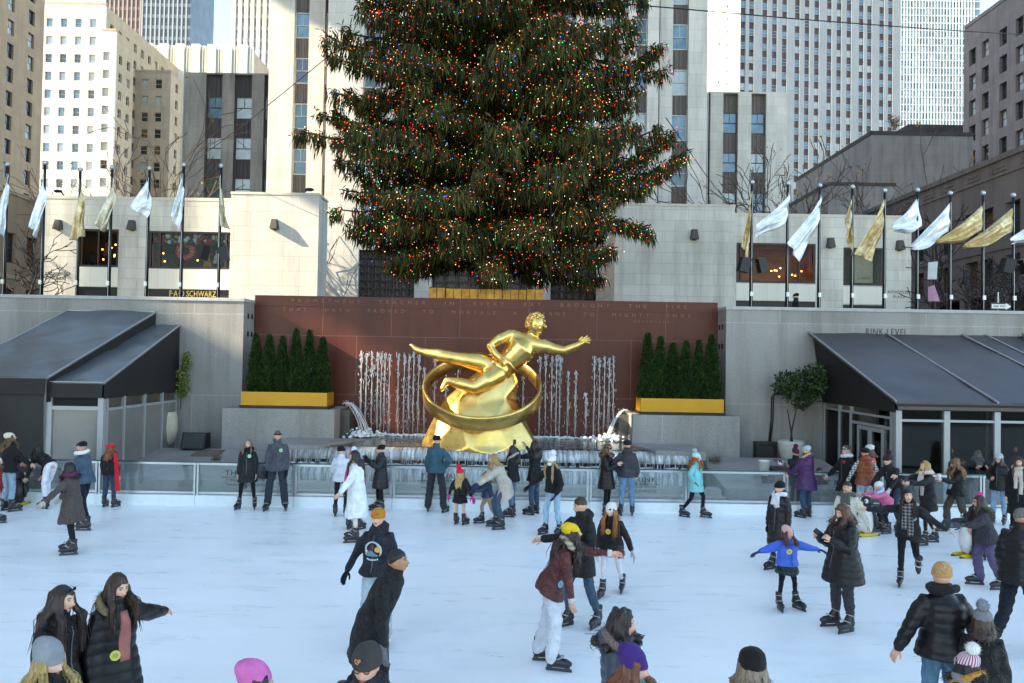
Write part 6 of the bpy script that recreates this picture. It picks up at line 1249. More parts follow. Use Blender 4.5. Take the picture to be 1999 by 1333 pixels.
def person(label, pos, H=None, face=0, lean=0, side=0, head=(0, 0), arms=('down', 'down'), legs='stand', skin='#e0ad95', top=('shell', '#2a2628', .16), bot=('slim', '#24232a', 'plain'), hat=None, hair=('short', '#3a2a20'), gloves=None, skates=True, scarf=None, hood=None, badge=None, fat=1.0, glasses=None, mask=None, fine=False, open_=None, group='people at the ice rink', skirt=None, curl=.35, zb=None, extra=None, leg_k=1.0, tail=None, cuffs=None):
    seed = len(PEOPLE) * 17 + 3; rg = np.random.default_rng(seed)
    sk = .07 if skates else 0.0; base = .1 if pos[0] == 'b' else 0.0
    if zb is not None: base = zb
    hatH = {None: 0, 'beanie': .025, 'pom': .11, 'beret': .02, 'cap': .02, 'fedora': .06, 'band': .005, 'tall': .05}[hat[0] if hat else None]
    if H is None:
        if pos[0] == 'f': g = atz(pos[1], pos[2], 0); H = at(pos[3], pos[4], g.y).z - sk - hatH
        elif pos[0] == 'b': H = at(pos[1], pos[2], pos[3]).z - base - sk - hatH
    hh = .235 * (.55 + .45 * H / 1.75); kb = (H - hh) / (1.75 - .235); k = kb; kw = .35 + .65 * kb if H < 1.5 else kb
    # skeleton
    lean_, sd = R(lean), R(side); X = V3((math.cos(sd), 0, math.sin(sd)))
    up = V3((-math.sin(sd), -math.sin(lean_), math.cos(lean_))).normalized(); fw = V3((0, -math.cos(lean_), -math.sin(lean_)))
    lg = LEG[legs] if isinstance(legs, str) else legs; feet = []; TH, SH, FO = .445 * k * leg_k, .425 * k * leg_k, .085 * k
    drops = []
    for s, (a, kn, sp, toe) in zip((-1, 1), lg):
        td = V3((s * math.sin(R(sp)), -math.sin(R(a)) * math.cos(R(sp)), -math.cos(R(a)) * math.cos(R(sp)))); b = a - kn; sdv = V3((s * math.sin(R(sp)) * .6, -math.sin(R(b)), -math.cos(R(b)))).normalized(); drops.append((td, sdv))
    dz = [-(td.z * TH + s_.z * SH) for td, s_ in drops]; hipz = max(dz) + FO + sk; pel = V3((0, 0, hipz + .03 * k)); L = []
    offs = sum(((td * TH + s_ * SH).y for td, s_ in drops)) / 2; pel.y = -offs * (.8 if 'kick' not in str(legs) else .5) + math.sin(lean_) * .12 * k
    for s, (td, sv), (a, kn, sp, toe), d_ in zip((-1, 1), drops, lg, dz):
        hip = V3((s * .088 * kw, pel.y, hipz)); knee = hip + td * TH; ank = knee + sv * SH; gap = max(dz) - d_; lifted = gap > .11 or legs == 'sit'
        if not lifted: ank.z = FO + sk; knee.z -= gap * .5
        L.append((hip, knee, ank, toe * s, math.degrees(math.atan2(sv.y, -sv.z)) if lifted else 0))
    T = .50 * k; nb = pel + up * T; nd = (up * .45 + V3((0, -.12 * math.sin(lean_ + .6), 1)) * .55).normalized(); hc = nb + nd * (.03 * k) + V3((0, -.018, 0)) * k + V3((0, 0, .47 * hh)) + up * .02 * k
    Mh = Matrix.Translation(hc) @ Matrix.Rotation(R(head[0]), 4, 'Z') @ Matrix.Rotation(R(-head[1]), 4, 'X'); M3 = Mh.to_3x3()
    A = []
    for s, arm in zip((-1, 1), arms):
        ua, fa = ARM[arm] if isinstance(arm, str) else arm; f = lambda v: V3((v[0] * s, -v[1], v[2])).normalized()
        sh = nb - up * .085 * k + X * s * .168 * kw * (1 + .3 * (fat - 1)); el = sh + f(ua) * .285 * k; wr = el + f(fa) * .245 * k; A.append((sh, el, wr, f(fa)))
    fr = R(face); Rz = Matrix.Rotation(fr, 3, 'Z'); hatop = hc.z + .5 * hh + hatH
    if pos[0] == 'f': g = atz(pos[1], pos[2], 0); org = V3((g.x, g.y, 0))
    elif pos[0] == 't': g = atz(pos[1], pos[2], hatop); o2 = Rz @ V3((hc.x, hc.y, 0)); org = V3((g.x - o2.x, g.y - o2.y, 0))
    else: g = at(pos[1], pos[2], pos[3]); o2 = Rz @ V3((hc.x, hc.y, 0)); org = V3((g.x - o2.x, g.y, base))
    org.z = base
    fine = fine or FPX / max(1, org.y) > 105
    vox = .014 if fine else .019
    # body
    b = MB(); b.loft([(pel - up * .02, X * .12 * kw, fw * .09 * kw), (pel + up * T * .3, X * .11 * kw, fw * .085 * kw), (pel + up * T * .75, X * .13 * kw, fw * .09 * kw), (nb - up * .03, X * .09 * kw, fw * .06 * kw)], 14)
    b.tube([nb - up * .08 * k, nb, hc + V3((0, .02, -.25 * hh))], [.062 * kw, .058 * kw, .056 * kw], 12, ball=True)
    for sh, el, wr, fd in A: b.tube([nb - up * .07 * k, sh, el, wr], [.05 * kw, .042 * kw, .034 * kw, .024 * kw], 10, ball=True)
    for hip, kn, an, toe, lift in L: b.tube([pel, hip, kn, an], [.08 * kw, .07 * kw, .046 * kw, .034 * kw], 10, ball=True)
    bme = remesh(b, .022, 2); n = len(bme.vertices); co = np.empty(n * 3, np.float32); bme.vertices.foreach_get('co', co); bm = MB(); bm.v = [tuple(p) for p in co.reshape(-1, 3)]; bm.f = [tuple(p.vertices) for p in bme.polygons]; bm.m = [0] * len(bm.f); bpy.data.meshes.remove(bme)
    hcol = hair[1] if hair else '#3a2a20'
    away = abs((face + head[0] + 180) % 360 - 180) > 130
    head_geo(bm, Mh, hh, fine, hcol, feats=not away)
    hk = .72 + .28 * k if H < 1.5 else k * .98
    if not gloves:
        for s, (sh, el, wr, fd) in zip((-1, 1), A): hand_geo(bm, wr + fd * .03 * k, fd, V3((-s * .8, -.35 if abs(fd.z) > .6 else 0, -.25 if abs(fd.z) <= .6 else .2)), s if False else (1 if s > 0 else -1), hk, curl)
    me = bm.mesh('person', [skin_mat(skin), mat('eye_white', '#d8d2cc', .3), mat('eye_dark', '#2a1c16', .2), hair_mat(hcol), mat('lips', '#a85a52' if lin(skin)[0] > .35 else '#7d4a42', .45)], True)
    o = bpy.data.objects.new('person', me); COL.objects.link(o); o.location = org; o.rotation_euler = (0, 0, fr); tag(o, label, 'person', group); PEOPLE.append(o)
    if gloves:
        for s, (sh, el, wr, fd) in zip((-1, 1), A):
            gm = MB(); hand_geo(gm, wr + fd * .03 * k, fd, V3((-s * .8, -.35 if abs(fd.z) > .6 else 0, -.25 if abs(fd.z) <= .6 else .2)), 1 if s > 0 else -1, hk * 1.22, curl); gm.tube([wr - fd * .02, wr + fd * .04 * k], [.036 * kw, .033 * kw], 10); addpart('glove', gm, cloth(gloves, 'knit'), o)
    # lower clothes
    kind, bc, bt = bot; loose = {'slim': 0, 'jeans': .012, 'loose': .03, 'tights': -.008}[kind]; t = MB()
    t.loft([(pel - V3((0, 0, .10 * k)), X * .10 * kw, fw * .10 * kw), (pel - up * .03, X * (.155 * kw * fat + loose * .4), fw * (.118 * kw * fat + loose * .4)), (pel + up * .11 * k, X * .145 * kw * fat, fw * .108 * kw * fat)], 18)
    for s, (hip, kn, an, toe, lift) in zip((-1, 1), L):
        sv = (an - kn).normalized(); e = an + sv * (.0 if skates else .05 * k) - (sv * .10 * k if skates and kind != 'loose' else V3((0, 0, 0)))
        kn2 = kn + V3((0, -.012, 0))
        t.tube([hip + V3((0, 0, .03)), hip.lerp(kn2, .35), kn2, kn2.lerp(an, .4), e], [(.078 * fat + loose * .4) * kw, (.080 * fat + loose * .6) * kw, (.058 * fat + loose) * kw, (.055 * fat + loose * 1.1) * kw, (.042 + loose * 1.4) * kw], 14, ball=True)
    soft('trousers', t, vox, cloth(bc, bt), o, .0045 if kind in ('jeans', 'loose') else .002, 30, seed, (1, 1, 1.6))
    if skirt:
        q = MB(); sl = skirt[1] * k; q.loft([(pel + up * .1 * k, X * .15 * kw, fw * .115 * kw), (pel - V3((0, 0, .04)), X * .185 * kw, fw * .15 * kw), (pel - V3((0, 0, sl)), X * .25 * kw, fw * .22 * kw), (pel - V3((0, 0, sl + .005)), X * .22 * kw, fw * .19 * kw)], 20); soft('skirt', q, vox, cloth(skirt[0], skirt[2]), o, .01, 26, seed, (1, 1, .15))
    # upper clothes
    kind, tc, hem = top[:3]; E = {'puff': .034, 'shell': .022, 'plain': .016, 'fur': .03, 'leather': .014, 'tweed': .024, 'denim': .016, 'knit': .012, 'wool': .030}.get(kind, .016); j = MB(); F_ = fat
    dn = ((L[0][1] - L[0][0]).normalized() + (L[1][1] - L[1][0]).normalized()) * .25 + V3((0, 0, -1)) * .75 - up * .35; dn = dn.normalized()
    rings = []; hemk = hem * k
    def ring(c, rx, ry): rings.append((c, X * (rx * kw * (F_ if rx > .1 else 1) + E), fw * (ry * kw * (F_ if rx > .1 else 1) + E)))
    if hemk > .03:
        m = max(2, int(hemk / .09)); fl = .05 if hem > .3 else .02
        for i in range(m, 0, -1): u = i / m; ring(pel + dn * hemk * u, .182 + loose * .6 + fl * u, .142 + loose * .8 + fl * u * 1.1)
    else: ring(pel + up * T * .02, .165, .125)
    ring(pel + up * T * .05, .175 + loose * .4, .138 + loose * .5); ring(pel + up * T * .28, .150, .118); ring(pel + up * T * .5, .154, .122); ring(pel + up * T * .72, .165, .125); ring(pel + up * T * .85, .142, .110); ring(pel + up * T * .93, .099, .088); ring(pel + up * T * .985, .072, .068); ring(nb + nd * .03 * k, .052, .058)
    j.loft(rings, 22)
    if kind != 'vest':
        for sh, el, wr, fd in A: j.tube([nb - up * .12 * k, sh, sh.lerp(el, .5), el, el.lerp(wr, .5), wr], [.06 * kw + E * .4, .058 * kw * (.6 + .4 * F_) + E * .8, .056 * kw * (.6 + .4 * F_) + E * .8, .047 * kw + E * .8, .043 * kw + E * .7, .034 * kw + E * .55], 14, ball=True)
    if kind in ('puff', 'shell', 'fur', 'tweed') or hood == 'collar': j.tube([nb - up * .03, nb + nd * .04 * k, nb + nd * .105 * k], [.092 * kw + E * .3, .085 * kw + E * .25, .082 * kw + E * .2], 16)
    if hood in ('hood', 'furhood') or (hood and hood.startswith('fur:')):
        bk = nb - fw * .075 * kw + up * .0; j.tube([bk + X * .10 * kw + fw * .05, bk + X * .06 * kw - fw * .03 + up * .03, bk - fw * .05 + up * .045, bk - X * .06 * kw - fw * .03 + up * .03, bk - X * .10 * kw + fw * .05], [.04, .06, .07, .06, .04], 12, ball=True); j.ell(bk - fw * .035 - up * .05, (.10 * kw, .06, .09), 14, 10)
    mk = {'vest': 'puff', 'wool': 'plain'}.get(kind, kind); J = soft('jacket' if hem < .3 else 'coat', j, vox, cloth(tc, mk), o, {'puff': .004, 'fur': .008, 'leather': .006}.get(kind, .009), 17, seed, (1, 1, .7), .011 if kind in ('puff', 'vest') else 0, 4, tuple((up * .85 + V3((0, 0, .15))).normalized()))
    if kind == 'vest':
        sl = MB()
        for sh, el, wr, fd in A: sl.tube([sh, el, wr], [.068 * kw, .054 * kw, .042 * kw], 14, ball=True)
        sv = soft('shirt', sl, vox, cloth(*top[3]), o, .006, 24, seed)
    if cuffs:
        c = MB()
        for sh, el, wr, fd in A: c.tube([wr - fd * .015, wr + fd * .04 * k], [.046 * kw, .042 * kw], 12)
        addpart('cuff', c, cloth(cuffs, 'knit'), o)
    bv = None
    def cast(x, z):
        nonlocal bv
        if bv is None:
            n_ = len(J.data.vertices); c = np.empty(n_ * 3, np.float32); J.data.vertices.foreach_get('co', c); bv = BVHTree.FromPolygons([tuple(p) for p in c.reshape(-1, 3)], [tuple(p.vertices) for p in J.data.polygons])
        st = pel + up * z + X * x + fw * .6; h = bv.ray_cast(st, -fw); return (h[0], h[1]) if h[0] else (None, None)
    if kind in ('puff', 'shell', 'leather', 'denim', 'wool') and not away and not open_ and fw.y < -.75:
        q = MB(); pz = []
        for u in np.linspace(-hem * .8, .9, 12):
            h, nn = cast(.0, u * T)
            if h is not None and (not pz or (h - pz[-1]).length < .14): pz.append(h + nn * .0015)
        if len(pz) > 4:
            q.loft([(p, X * .008, fw * .004) for p in pz], 6); addpart('zip', q, mat('zip_dark', sc(lin(tc), .45) if max(lin(tc)) > .05 else '#55525a', .45), o)
    if badge:
        bl = badge if isinstance(badge, list) else [badge]
        for bd in bl:
            bcol, bx, bz = (bd + (.09, .72))[:3] if isinstance(bd, tuple) and len(bd) == 1 else bd
            h, nn = cast(bx * kw, bz * T)
            if h is None: continue
            q = MB(); r = .042; t1 = nn.orthogonal().normalized(); t2 = nn.cross(t1); q.loft([(h + nn * .002, t1 * r, t2 * r), (h + nn * .008, t1 * r, t2 * r)], 20); bo = addpart('sticker', q, mat('sticker' + bcol, bcol, .5, var=.03), o, False); q = MB(); q.loft([(h + nn * .0082, t1 * r * .55, t2 * r * .55), (h + nn * .010, t1 * r * .55, t2 * r * .55)], 16); d = addpart('print', q, mat('sticker_print' + bcol, sc(lin(bcol), .6), .5), bo, False)
    if open_:   # shirt panel showing in an open front
        q = MB(); pts = []
        for u in np.linspace(.08, .93, 9):
            rowp = []
            for v in (-.05, -.025, 0, .025, .05):
                h, nn = cast(v * (1.15 - .9 * abs(u - .45)) * kw, u * T); rowp.append((h + nn * .006) if h is not None else pel + up * u * T + fw * .15 + X * v)
            pts += rowp
        q.add(pts, [(i * 5 + jx, i * 5 + jx + 1, (i + 1) * 5 + jx + 1, (i + 1) * 5 + jx) for i in range(8) for jx in range(4)]); so = addpart('shirt', q, cloth(*open_), o); md = so.modifiers.new('s', 'SOLIDIFY'); md.thickness = .01
    if hood and hood.startswith('fur:'):
        fm = cloth(hood[4:], 'fur'); q = MB(); bk = nb - fw * .06 * kw; path = [bk + X * (.135 * kw * math.cos(a)) + (fw * -.055 + up * .03) * math.sin(a) + fw * (.07 * (1 - math.sin(a))) + up * .055 * math.sin(a) for a in np.linspace(-.35, math.pi + .35, 16)]; q.tube(path, [.034] * 16, 10, ball=True)
        for p in path: spikes(q, p, .032, 46 if fine else 22, .035, rg, .004)
        addpart('fur_trim', q, fm, o)
    # hair
    if hair and hair[0] != 'none':
        hs, hc_ = hair[:2]; hm = MB(); LP = []; sct = len(hm.v)
        if hat is None or hat[0] in ('band', 'cap', 'fedora'):
            nu, nv = 32, 20; rows = []
            for i in range(1, nv):
                phi = math.pi * i / nv
                for jx in range(nu):
                    th = 2 * math.pi * jx / nu; x, y, z = math.sin(phi) * math.sin(th), -math.sin(phi) * math.cos(th), math.cos(phi); line = .44 - .36 * max(0, (abs(x) - .35)) * 1.2
                    face_ = (y < -.1 and z < line) or (abs(x) > .8 and z < .08 and y < .25); r = .90 if face_ or z < -.62 else 1.095 + .008 * math.sin(9 * th + 5 * phi) + (.06 if hs in ('curly', 'curlybob') else 0) * (.5 + .5 * math.sin(13 * th) * math.sin(11 * phi))
                    if hs == 'short':
                        lowk = z < (.14 if abs(x) > .5 and y < .45 else -.12); r = .92 if (face_ or lowk) else (1.045 if z < .25 else 1.11 + .035 * math.sin(7 * th + 9 * phi) * math.sin(5 * th))
                    lw = max(0, -z); nar = (1 - .5 * lw ** 1.1) if (y > 0 and r < 1) else 1; nax = (1 - .26 * lw ** 1.4) if r < 1 else 1
                    if r >= 1 and hs.startswith('curl'): r += .07
                    rows.append(Mh @ V3((.325 * x * r * nax * hh, .41 * y * r * nar * hh + (.012 * hh if r > 1 else 0), .5 * z * r * hh)))
            rows += [Mh @ V3((0, 0, (.54 + (.05 if hs.startswith('curl') else 0)) * hh)), Mh @ V3((0, -.02 * hh, -.42 * hh))]; T_, B_ = len(rows) - 2, len(rows) - 1
            hm.add(rows, [(i * nu + jx, (i + 1) * nu + jx, (i + 1) * nu + (jx + 1) % nu, i * nu + (jx + 1) % nu) for i in range(nv - 2) for jx in range(nu)] + [(T_, jx, (jx + 1) % nu) for jx in range(nu)] + [(B_, (nv - 2) * nu + (jx + 1) % nu, (nv - 2) * nu + jx) for jx in range(nu)])
        ln = {'short': 0, 'bob': .03, 'long': .22, 'vlong': .34, 'curly': .30, 'curlybob': .07, 'pony': 0, 'bun': 0, 'mid': .12}[hs]
        if ln:
            nl = 26 if fine else 18
            for i in range(nl):
                a = R(72 + (360 - 144) * i / (nl - 1)) if i % 6 else R((58, -58)[(i // 6) % 2]); cu = hs.startswith('curl'); wig = .026 if cu else .007; r0 = rg.uniform(.9, 1.08)
                p0 = Mh @ V3((.31 * math.sin(a) * hh * r0, -.38 * math.cos(a) * hh * r0, rg.uniform(.1, .3) * hh)); p1 = Mh @ V3((.37 * math.sin(a) * hh * r0, -.42 * math.cos(a) * hh * r0, -.2 * hh)); front = math.cos(a) > .15
                oy = -.105 * kw if front else (.02 + .13 * abs(math.cos(a))) * kw; p2 = nb + V3((.125 * kw * math.sin(a) * (1.0 if front else .85), 0, .02)) + (fw * -oy if False else V3((0, oy, 0))) ; p2 = V3((p2.x, p2.y + (hc.y - nb.y) * .25, p2.z)); Lk = ln * k * rg.uniform(.75, 1.1)
                dvec = (V3((0, 0, -1)) * .6 - up * .4).normalized(); back = fw * (-.022) if not front else fw * .02; pts = [p0, p1, p1.lerp(p2, .55)]
                for u in (.0, .33, .66, 1.0): pts.append(p2 + dvec * Lk * u + back * (1.0 + u) + V3((rg.normal(0, wig), rg.normal(0, wig), 0)))
                LP.append(pts); hm.tube(pts, [.018, .022, .023, .023, .021 + (.008 if cu else 0), .022, .006], 7)
        if hs == 'pony': p0 = Mh @ V3((0, .40 * hh, .1 * hh)); hm.tube([p0, p0 + M3 @ V3((0, .10, .0)), p0 + M3 @ V3((0, .16, -.06)), p0 + M3 @ V3((0, .2, -.16)), p0 + M3 @ V3((.01, .22, -.24))], [.03, .035, .032, .025, .006], 9, ball=True)
        if hs == 'bun': hm.ell(Mh @ V3((0, .42 * hh, .2 * hh)), .055, 12, 9)
        if fine and ln:
            q = MB()
            for pts_ in LP:
                for r_ in range(7):
                    of = V3(rg.normal(0, .014, 3)); q.tube([p + of * (.6 + .25 * i_) for i_, p in enumerate(pts_[1:])], [.0035] * (len(pts_) - 2) + [.001], 4)
            addpart('hair_strand', q, hair_mat(hc_), o)
        if hm.v: soft('hair', hm, .0105 if fine else .013, hair_mat(hc_), o, .0035 if not hs.startswith('curl') else .011, 60 if not hs.startswith('curl') else 62, seed, (1, 1, .25), smooth=2)
    # headwear
    if hat:
        hk_, hcx = hat[0], hat[1]; hkd = hat[2] if len(hat) > 2 else 'knit'; q = MB(); Mt = Mh @ Matrix.Rotation(R(-17), 4, 'X')
        if hk_ in ('beanie', 'pom', 'tall'):
            st = 1.22 if hk_ == 'tall' else 1.0
            for i_, (z, rx, ry) in enumerate(BEAN): pass
            q.loft([(Mt @ V3((0, (.05 * max(0, z - .2) + (.10 * max(0, z - .3) if hk_ == 'tall' else 0)) * hh, (z * (st if z > .17 else 1.25) + .02) * hh)), M3 @ V3((rx * hh, 0, 0)), M3 @ V3((0, ry * hh * .98, -.0))) for z, rx, ry in BEAN], 28)
            ho = soft('hat', q, .009, cloth(hcx, hkd), o, .0025, 40, seed, smooth=2)
            if hkd.startswith('ribs'): 
                c0 = Mt @ V3((0, 0, .06 * hh)); Mi = (Matrix.Translation(c0) @ Mt.to_3x3().to_4x4()); ho.data.transform(Mi.inverted()); ho.matrix_parent_inverse = Matrix.Identity(4); ho.matrix_basis = Mi
            if hk_ == 'pom':
                pc = Mt @ V3((0, .05 * hh, .80 * hh)); pr = .055; q = MB(); q.ell(pc, pr, 14, 10); spikes(q, pc, pr, 260, .022, rg, .004); po = addpart('pompom', q, cloth(hat[3] if len(hat) > 3 else hcx, 'fur'), o)
            if hk_ == 'beanie' and len(hat) > 3:
                q = MB(); c = Mt @ V3((.1 * hh, -.485 * hh, .135 * hh)); q.obox(c, M3 @ V3((.03 * hh * 2, .01, 0)), M3 @ V3((0, .006, 0)), M3 @ V3((0, 0, .022 * hh * 2))); addpart('patch', q, cloth(hat[3], 'plain'), o)
        elif hk_ == 'beret':
            q.loft([(Mt @ V3((0, .0 * hh, (z + .08) * hh)), M3 @ V3((rx * hh, 0, 0)), M3 @ V3((0, ry * hh, 0))) for z, rx, ry in ((.03, .37, .44), (.08, .40, .47), (.18, .47, .54), (.28, .46, .53), (.38, .36, .42), (.44, .2, .24), (.455, .02, .02))], 26); soft('hat', q, .011, cloth(hcx, 'plain'), o, .004, 22, seed)
        elif hk_ == 'cap':
            q.loft([(Mt @ V3((0, 0, (z + .06) * hh)), M3 @ V3((rx * hh, 0, 0)), M3 @ V3((0, ry * hh, 0))) for z, rx, ry in ((.05, .365, .45), (.2, .37, .45), (.33, .33, .41), (.44, .22, .28), (.5, .08, .1), (.505, .01, .01))], 26); ho = addpart('hat', q, cloth(hcx, 'plain'), o)
            q = MB(); q.loft([(Mh @ V3((0, (-.40 - .10 * u) * hh, (.19 - .06 * u) * hh)), M3 @ V3((.28 * hh * math.sqrt(max(.02, 1 - (u / 3.05) ** 2)), 0, 0)), M3 @ V3((0, 0, .012 * hh))) for u in (0, .8, 1.6, 2.3, 2.8, 3.0)], 14); addpart('brim', q, cloth(hat[3] if len(hat) > 3 else hcx, 'plain'), ho)
        elif hk_ == 'fedora':
            q.loft([(Mt @ V3((0, 0, (z + .1) * hh)), M3 @ V3((rx * hh, 0, 0)), M3 @ V3((0, ry * hh, 0))) for z, rx, ry in ((.08, .60, .68), (.10, .61, .69), (.115, .42, .49), (.14, .375, .455), (.34, .34, .42), (.46, .30, .37), (.47, .2, .27), (.44, .05, .1))], 28); addpart('hat', q, cloth(hcx, 'plain'), o)
        elif hk_ == 'band':
            q.loft([(Mt @ V3((0, 0, (z + .12) * hh)), M3 @ V3((rx * hh, 0, 0)), M3 @ V3((0, ry * hh, 0))) for z, rx, ry in ((.0, .37, .455), (.01, .392, .475), (.13, .385, .465), (.14, .36, .44))], 26); addpart('headband', q, cloth(hcx, 'knit'), o)
    if glasses:
        q = MB(); zz, yy = (.025, .40) if glasses != 'top' else (.40, .36)
        for s in (-1, 1):
            q.tube([Mh @ V3((s * .13 * hh + .075 * hh * math.cos(a), -yy * hh - .0 * hh, zz * hh + .06 * hh * math.sin(a))) for a in np.linspace(0, 6.283, 13)], .009 * hh * 1.6, 5, 0, caps=False); q.tube([Mh @ V3((s * .205 * hh, -yy * hh, zz * hh)), Mh @ V3((s * .33 * hh, -.05 * hh, zz * hh + .02 * hh))], .009 * hh, 5)
            if glasses in ('sun', 'top'): q.ell(Mh @ V3((s * .13 * hh, -yy * hh, zz * hh)), (.078 * hh, .012 * hh, .06 * hh), 12, 6, 0, M3)
        q.tube([Mh @ V3((-.055 * hh, -yy * hh - .01 * hh, zz * hh)), Mh @ V3((.055 * hh, -yy * hh - .01 * hh, zz * hh))], .009 * hh, 5); addpart('glasses', q, mat('glasses_frame', '#151214', .25), o)
    if mask:
        q = MB(); q.ell(Mh @ V3((0, -.28 * hh, -.25 * hh)), (.24 * hh, .19 * hh, .19 * hh), 18, 12, 0, M3); addpart('face_mask', q, cloth(mask, 'plain'), o)
    if scarf:
        q = MB(); cN = nb + nd * .045 * k; q.tube([cN + X * (.105 * kw + .012) * math.cos(a) + fw * (.095 * kw + .012) * math.sin(a) + up * (.015 * math.sin(a * 2) - .012 * math.sin(a)) for a in np.linspace(0, 6.28, 18)], .042, 10)
        if scarf[1:] and scarf[1] > 0:
            for s, f in ((1, 1), (-1, .75)):
                h, nn = cast(.05 * s * kw, .9 * T); p0 = (cN + fw * .11 * kw + X * s * .03); pts = [p0]
                for u in np.linspace(.15, 1, 6):
                    h, nn = cast(.05 * s * kw, max(-.2, .88 - scarf[1] * f * u) * T); pts.append((h + nn * .014) if h is not None else p0 + V3((0, 0, -scarf[1] * T * u * f)))
                q.loft([(p, X * .045, (fw * .8 + V3((0, 0, .2))).normalized() * .014) for p in pts], 10)
        soft('scarf', q, .011, cloth(scarf[0], scarf[2] if len(scarf) > 2 else 'knit'), o, .004, 40, seed, smooth=2)
    # feet
    fs = .62 + .38 * k
    for hip, kn, an, toe, lift in L:
        M_ = Matrix.Translation(an) @ Matrix.Rotation(R(toe), 4, 'Z') @ Matrix.Rotation(R(lift), 4, 'X') @ Matrix.Translation(V3((0, -.05 * fs, -(.085 * k + sk)))) @ Matrix.Scale(fs, 4)
        if skates:
            bo = bpy.data.objects.new('skate', PROTO['boot']); COL.objects.link(bo); bo.parent = o; bo.matrix_basis = M_ @ Matrix.Translation(V3((0, 0, .0)))
            for nm in ('blade', 'buckle', 'toe_strap'): c = bpy.data.objects.new(nm, PROTO[nm]); COL.objects.link(c); c.parent = bo
        else: bo = bpy.data.objects.new('shoe', PROTO['shoe']); COL.objects.link(bo); bo.parent = o; bo.matrix_basis = M_
    W = Matrix.Translation(org) @ Matrix.Rotation(fr, 4, 'Z')
    return {'o': o, 'W': W, 'hands': [W @ (a[2] + a[3] * .10 * k) for a in A], 'cast': cast, 'T': T, 'kw': kw, 'k': k, 'pel': pel, 'up': up, 'fw': fw, 'X': X, 'Mh': Mh, 'hh': hh, 'M3': M3, 'Mt': Mh @ Matrix.Rotation(R(-17), 4, 'X'), 'H': H, 'org': org, 'nb': nb}
def phone_at(p, label, d=(0, -.3, 1), col='#17171a'):
    d = V3(d).normalized(); a = d.cross(V3((0, 1, 0))); a = a.normalized() if a.length > .1 else V3((1, 0, 0)); n = a.cross(d); b = MB(); b.obox(p, a * .036, n * .004, d * .075); o = b.build('phone', mat('phone_body', col, .25)); tag(o, label, 'phone')
    s = MB(); s.obox(p + n * .0045, a * .032, n * .0006, d * .068); put(bpy.data.objects.new('screen', s.mesh('screen', mat('phone_screen', '#3a4048', .1))), o)
    m = MB(); m.obox(p - n * .0045 + d * .05 + a * .02, a * .01, n * .001, d * .014); put(bpy.data.objects.new('camera_lens', m.mesh('camera_lens', mat('lens', '#050506', .1))), o)
def penguin(px, py, H, face, label):
    g = atz(px, py, 0); e = empty('penguin_skating_aid', (g.x, g.y, 0), label, 'skating aid', 'penguin skating aids on the ice', R(face)); s = H / .84
    def p(mb, name, m, parent=None, sm=True):
        mb.v = [tuple(V3(v) * s) for v in mb.v]; o = bpy.data.objects.new(name, mb.mesh(name, m, sm)); COL.objects.link(o); o.parent = parent or e; return o
    blk, wht, yel = mat('penguin_black', '#1c1a1d', .35), mat('penguin_white', '#dcdcd8', .4), mat('penguin_yellow', '#d8b81e', .4)
    prof = [(.07, .06), (.15, .1), (.19, .24), (.185, .4), (.14, .54), (.09, .62)]; n = 28; mb = MB()
    V = [V3((r * .95 * math.sin(2 * math.pi * k / n), -r * math.cos(2 * math.pi * k / n), z)) for r, z in prof for k in range(n)]; mb.add(V, [(i * n + k, i * n + (k + 1) % n, (i + 1) * n + (k + 1) % n, (i + 1) * n + k) for i in range(len(prof) - 1) for k in range(n)]); mb.add(V[:n], [tuple(range(n))])
    mb.m = [1 if 7 <= (i % n) <= 20 else 0 for i in range(len(mb.f))]; p(mb, 'body', [wht, blk])
    for sd in (-1, 1): w = MB(); w.tube([(sd * .17, .02, .52), (sd * .215, .03, .4), (sd * .21, .05, .22)], [.03, .05, .02], 10, ball=True); p(w, 'flipper', blk)
    h = MB(); h.ell((0, -.01, .71), (.12, .13, .12), 20, 14); ho = p(h, 'head', blk)
    k = MB(); k.tube([(0, -.12, .70), (0, -.2, .685), (0, -.235, .675)], [.04, .026, .008], 10); p(k, 'beak', yel, ho)
    for sd in (-1, 1):
        w = MB(); w.ell((sd * .07, -.085, .735), (.045, .04, .05), 12, 8); p(w, 'eye_patch', wht, ho); w = MB(); w.ell((sd * .078, -.118, .74), (.018, .012, .022), 8, 6); p(w, 'pupil', blk, ho)
        w = MB(); w.tube([(sd * .1, .06, .66), (sd * .16, .12, .67), (sd * .2, .14, .67)], [.016] * 3, 8, ball=True); p(w, 'handle', blk)
        w = MB(); w.tube([(sd * .1, .16, .035), (sd * .1, -.2, .035), (sd * .1, -.28, .045)], [.035, .035, .02], 10, ball=True); p(w, 'foot', yel)
        w = MB(); w.box(sd * .1 - .012, sd * .1 + .012, -.32, .25, .002, .03); p(w, 'runner', mat('runner', '#3a3a3c', .4), None, False)
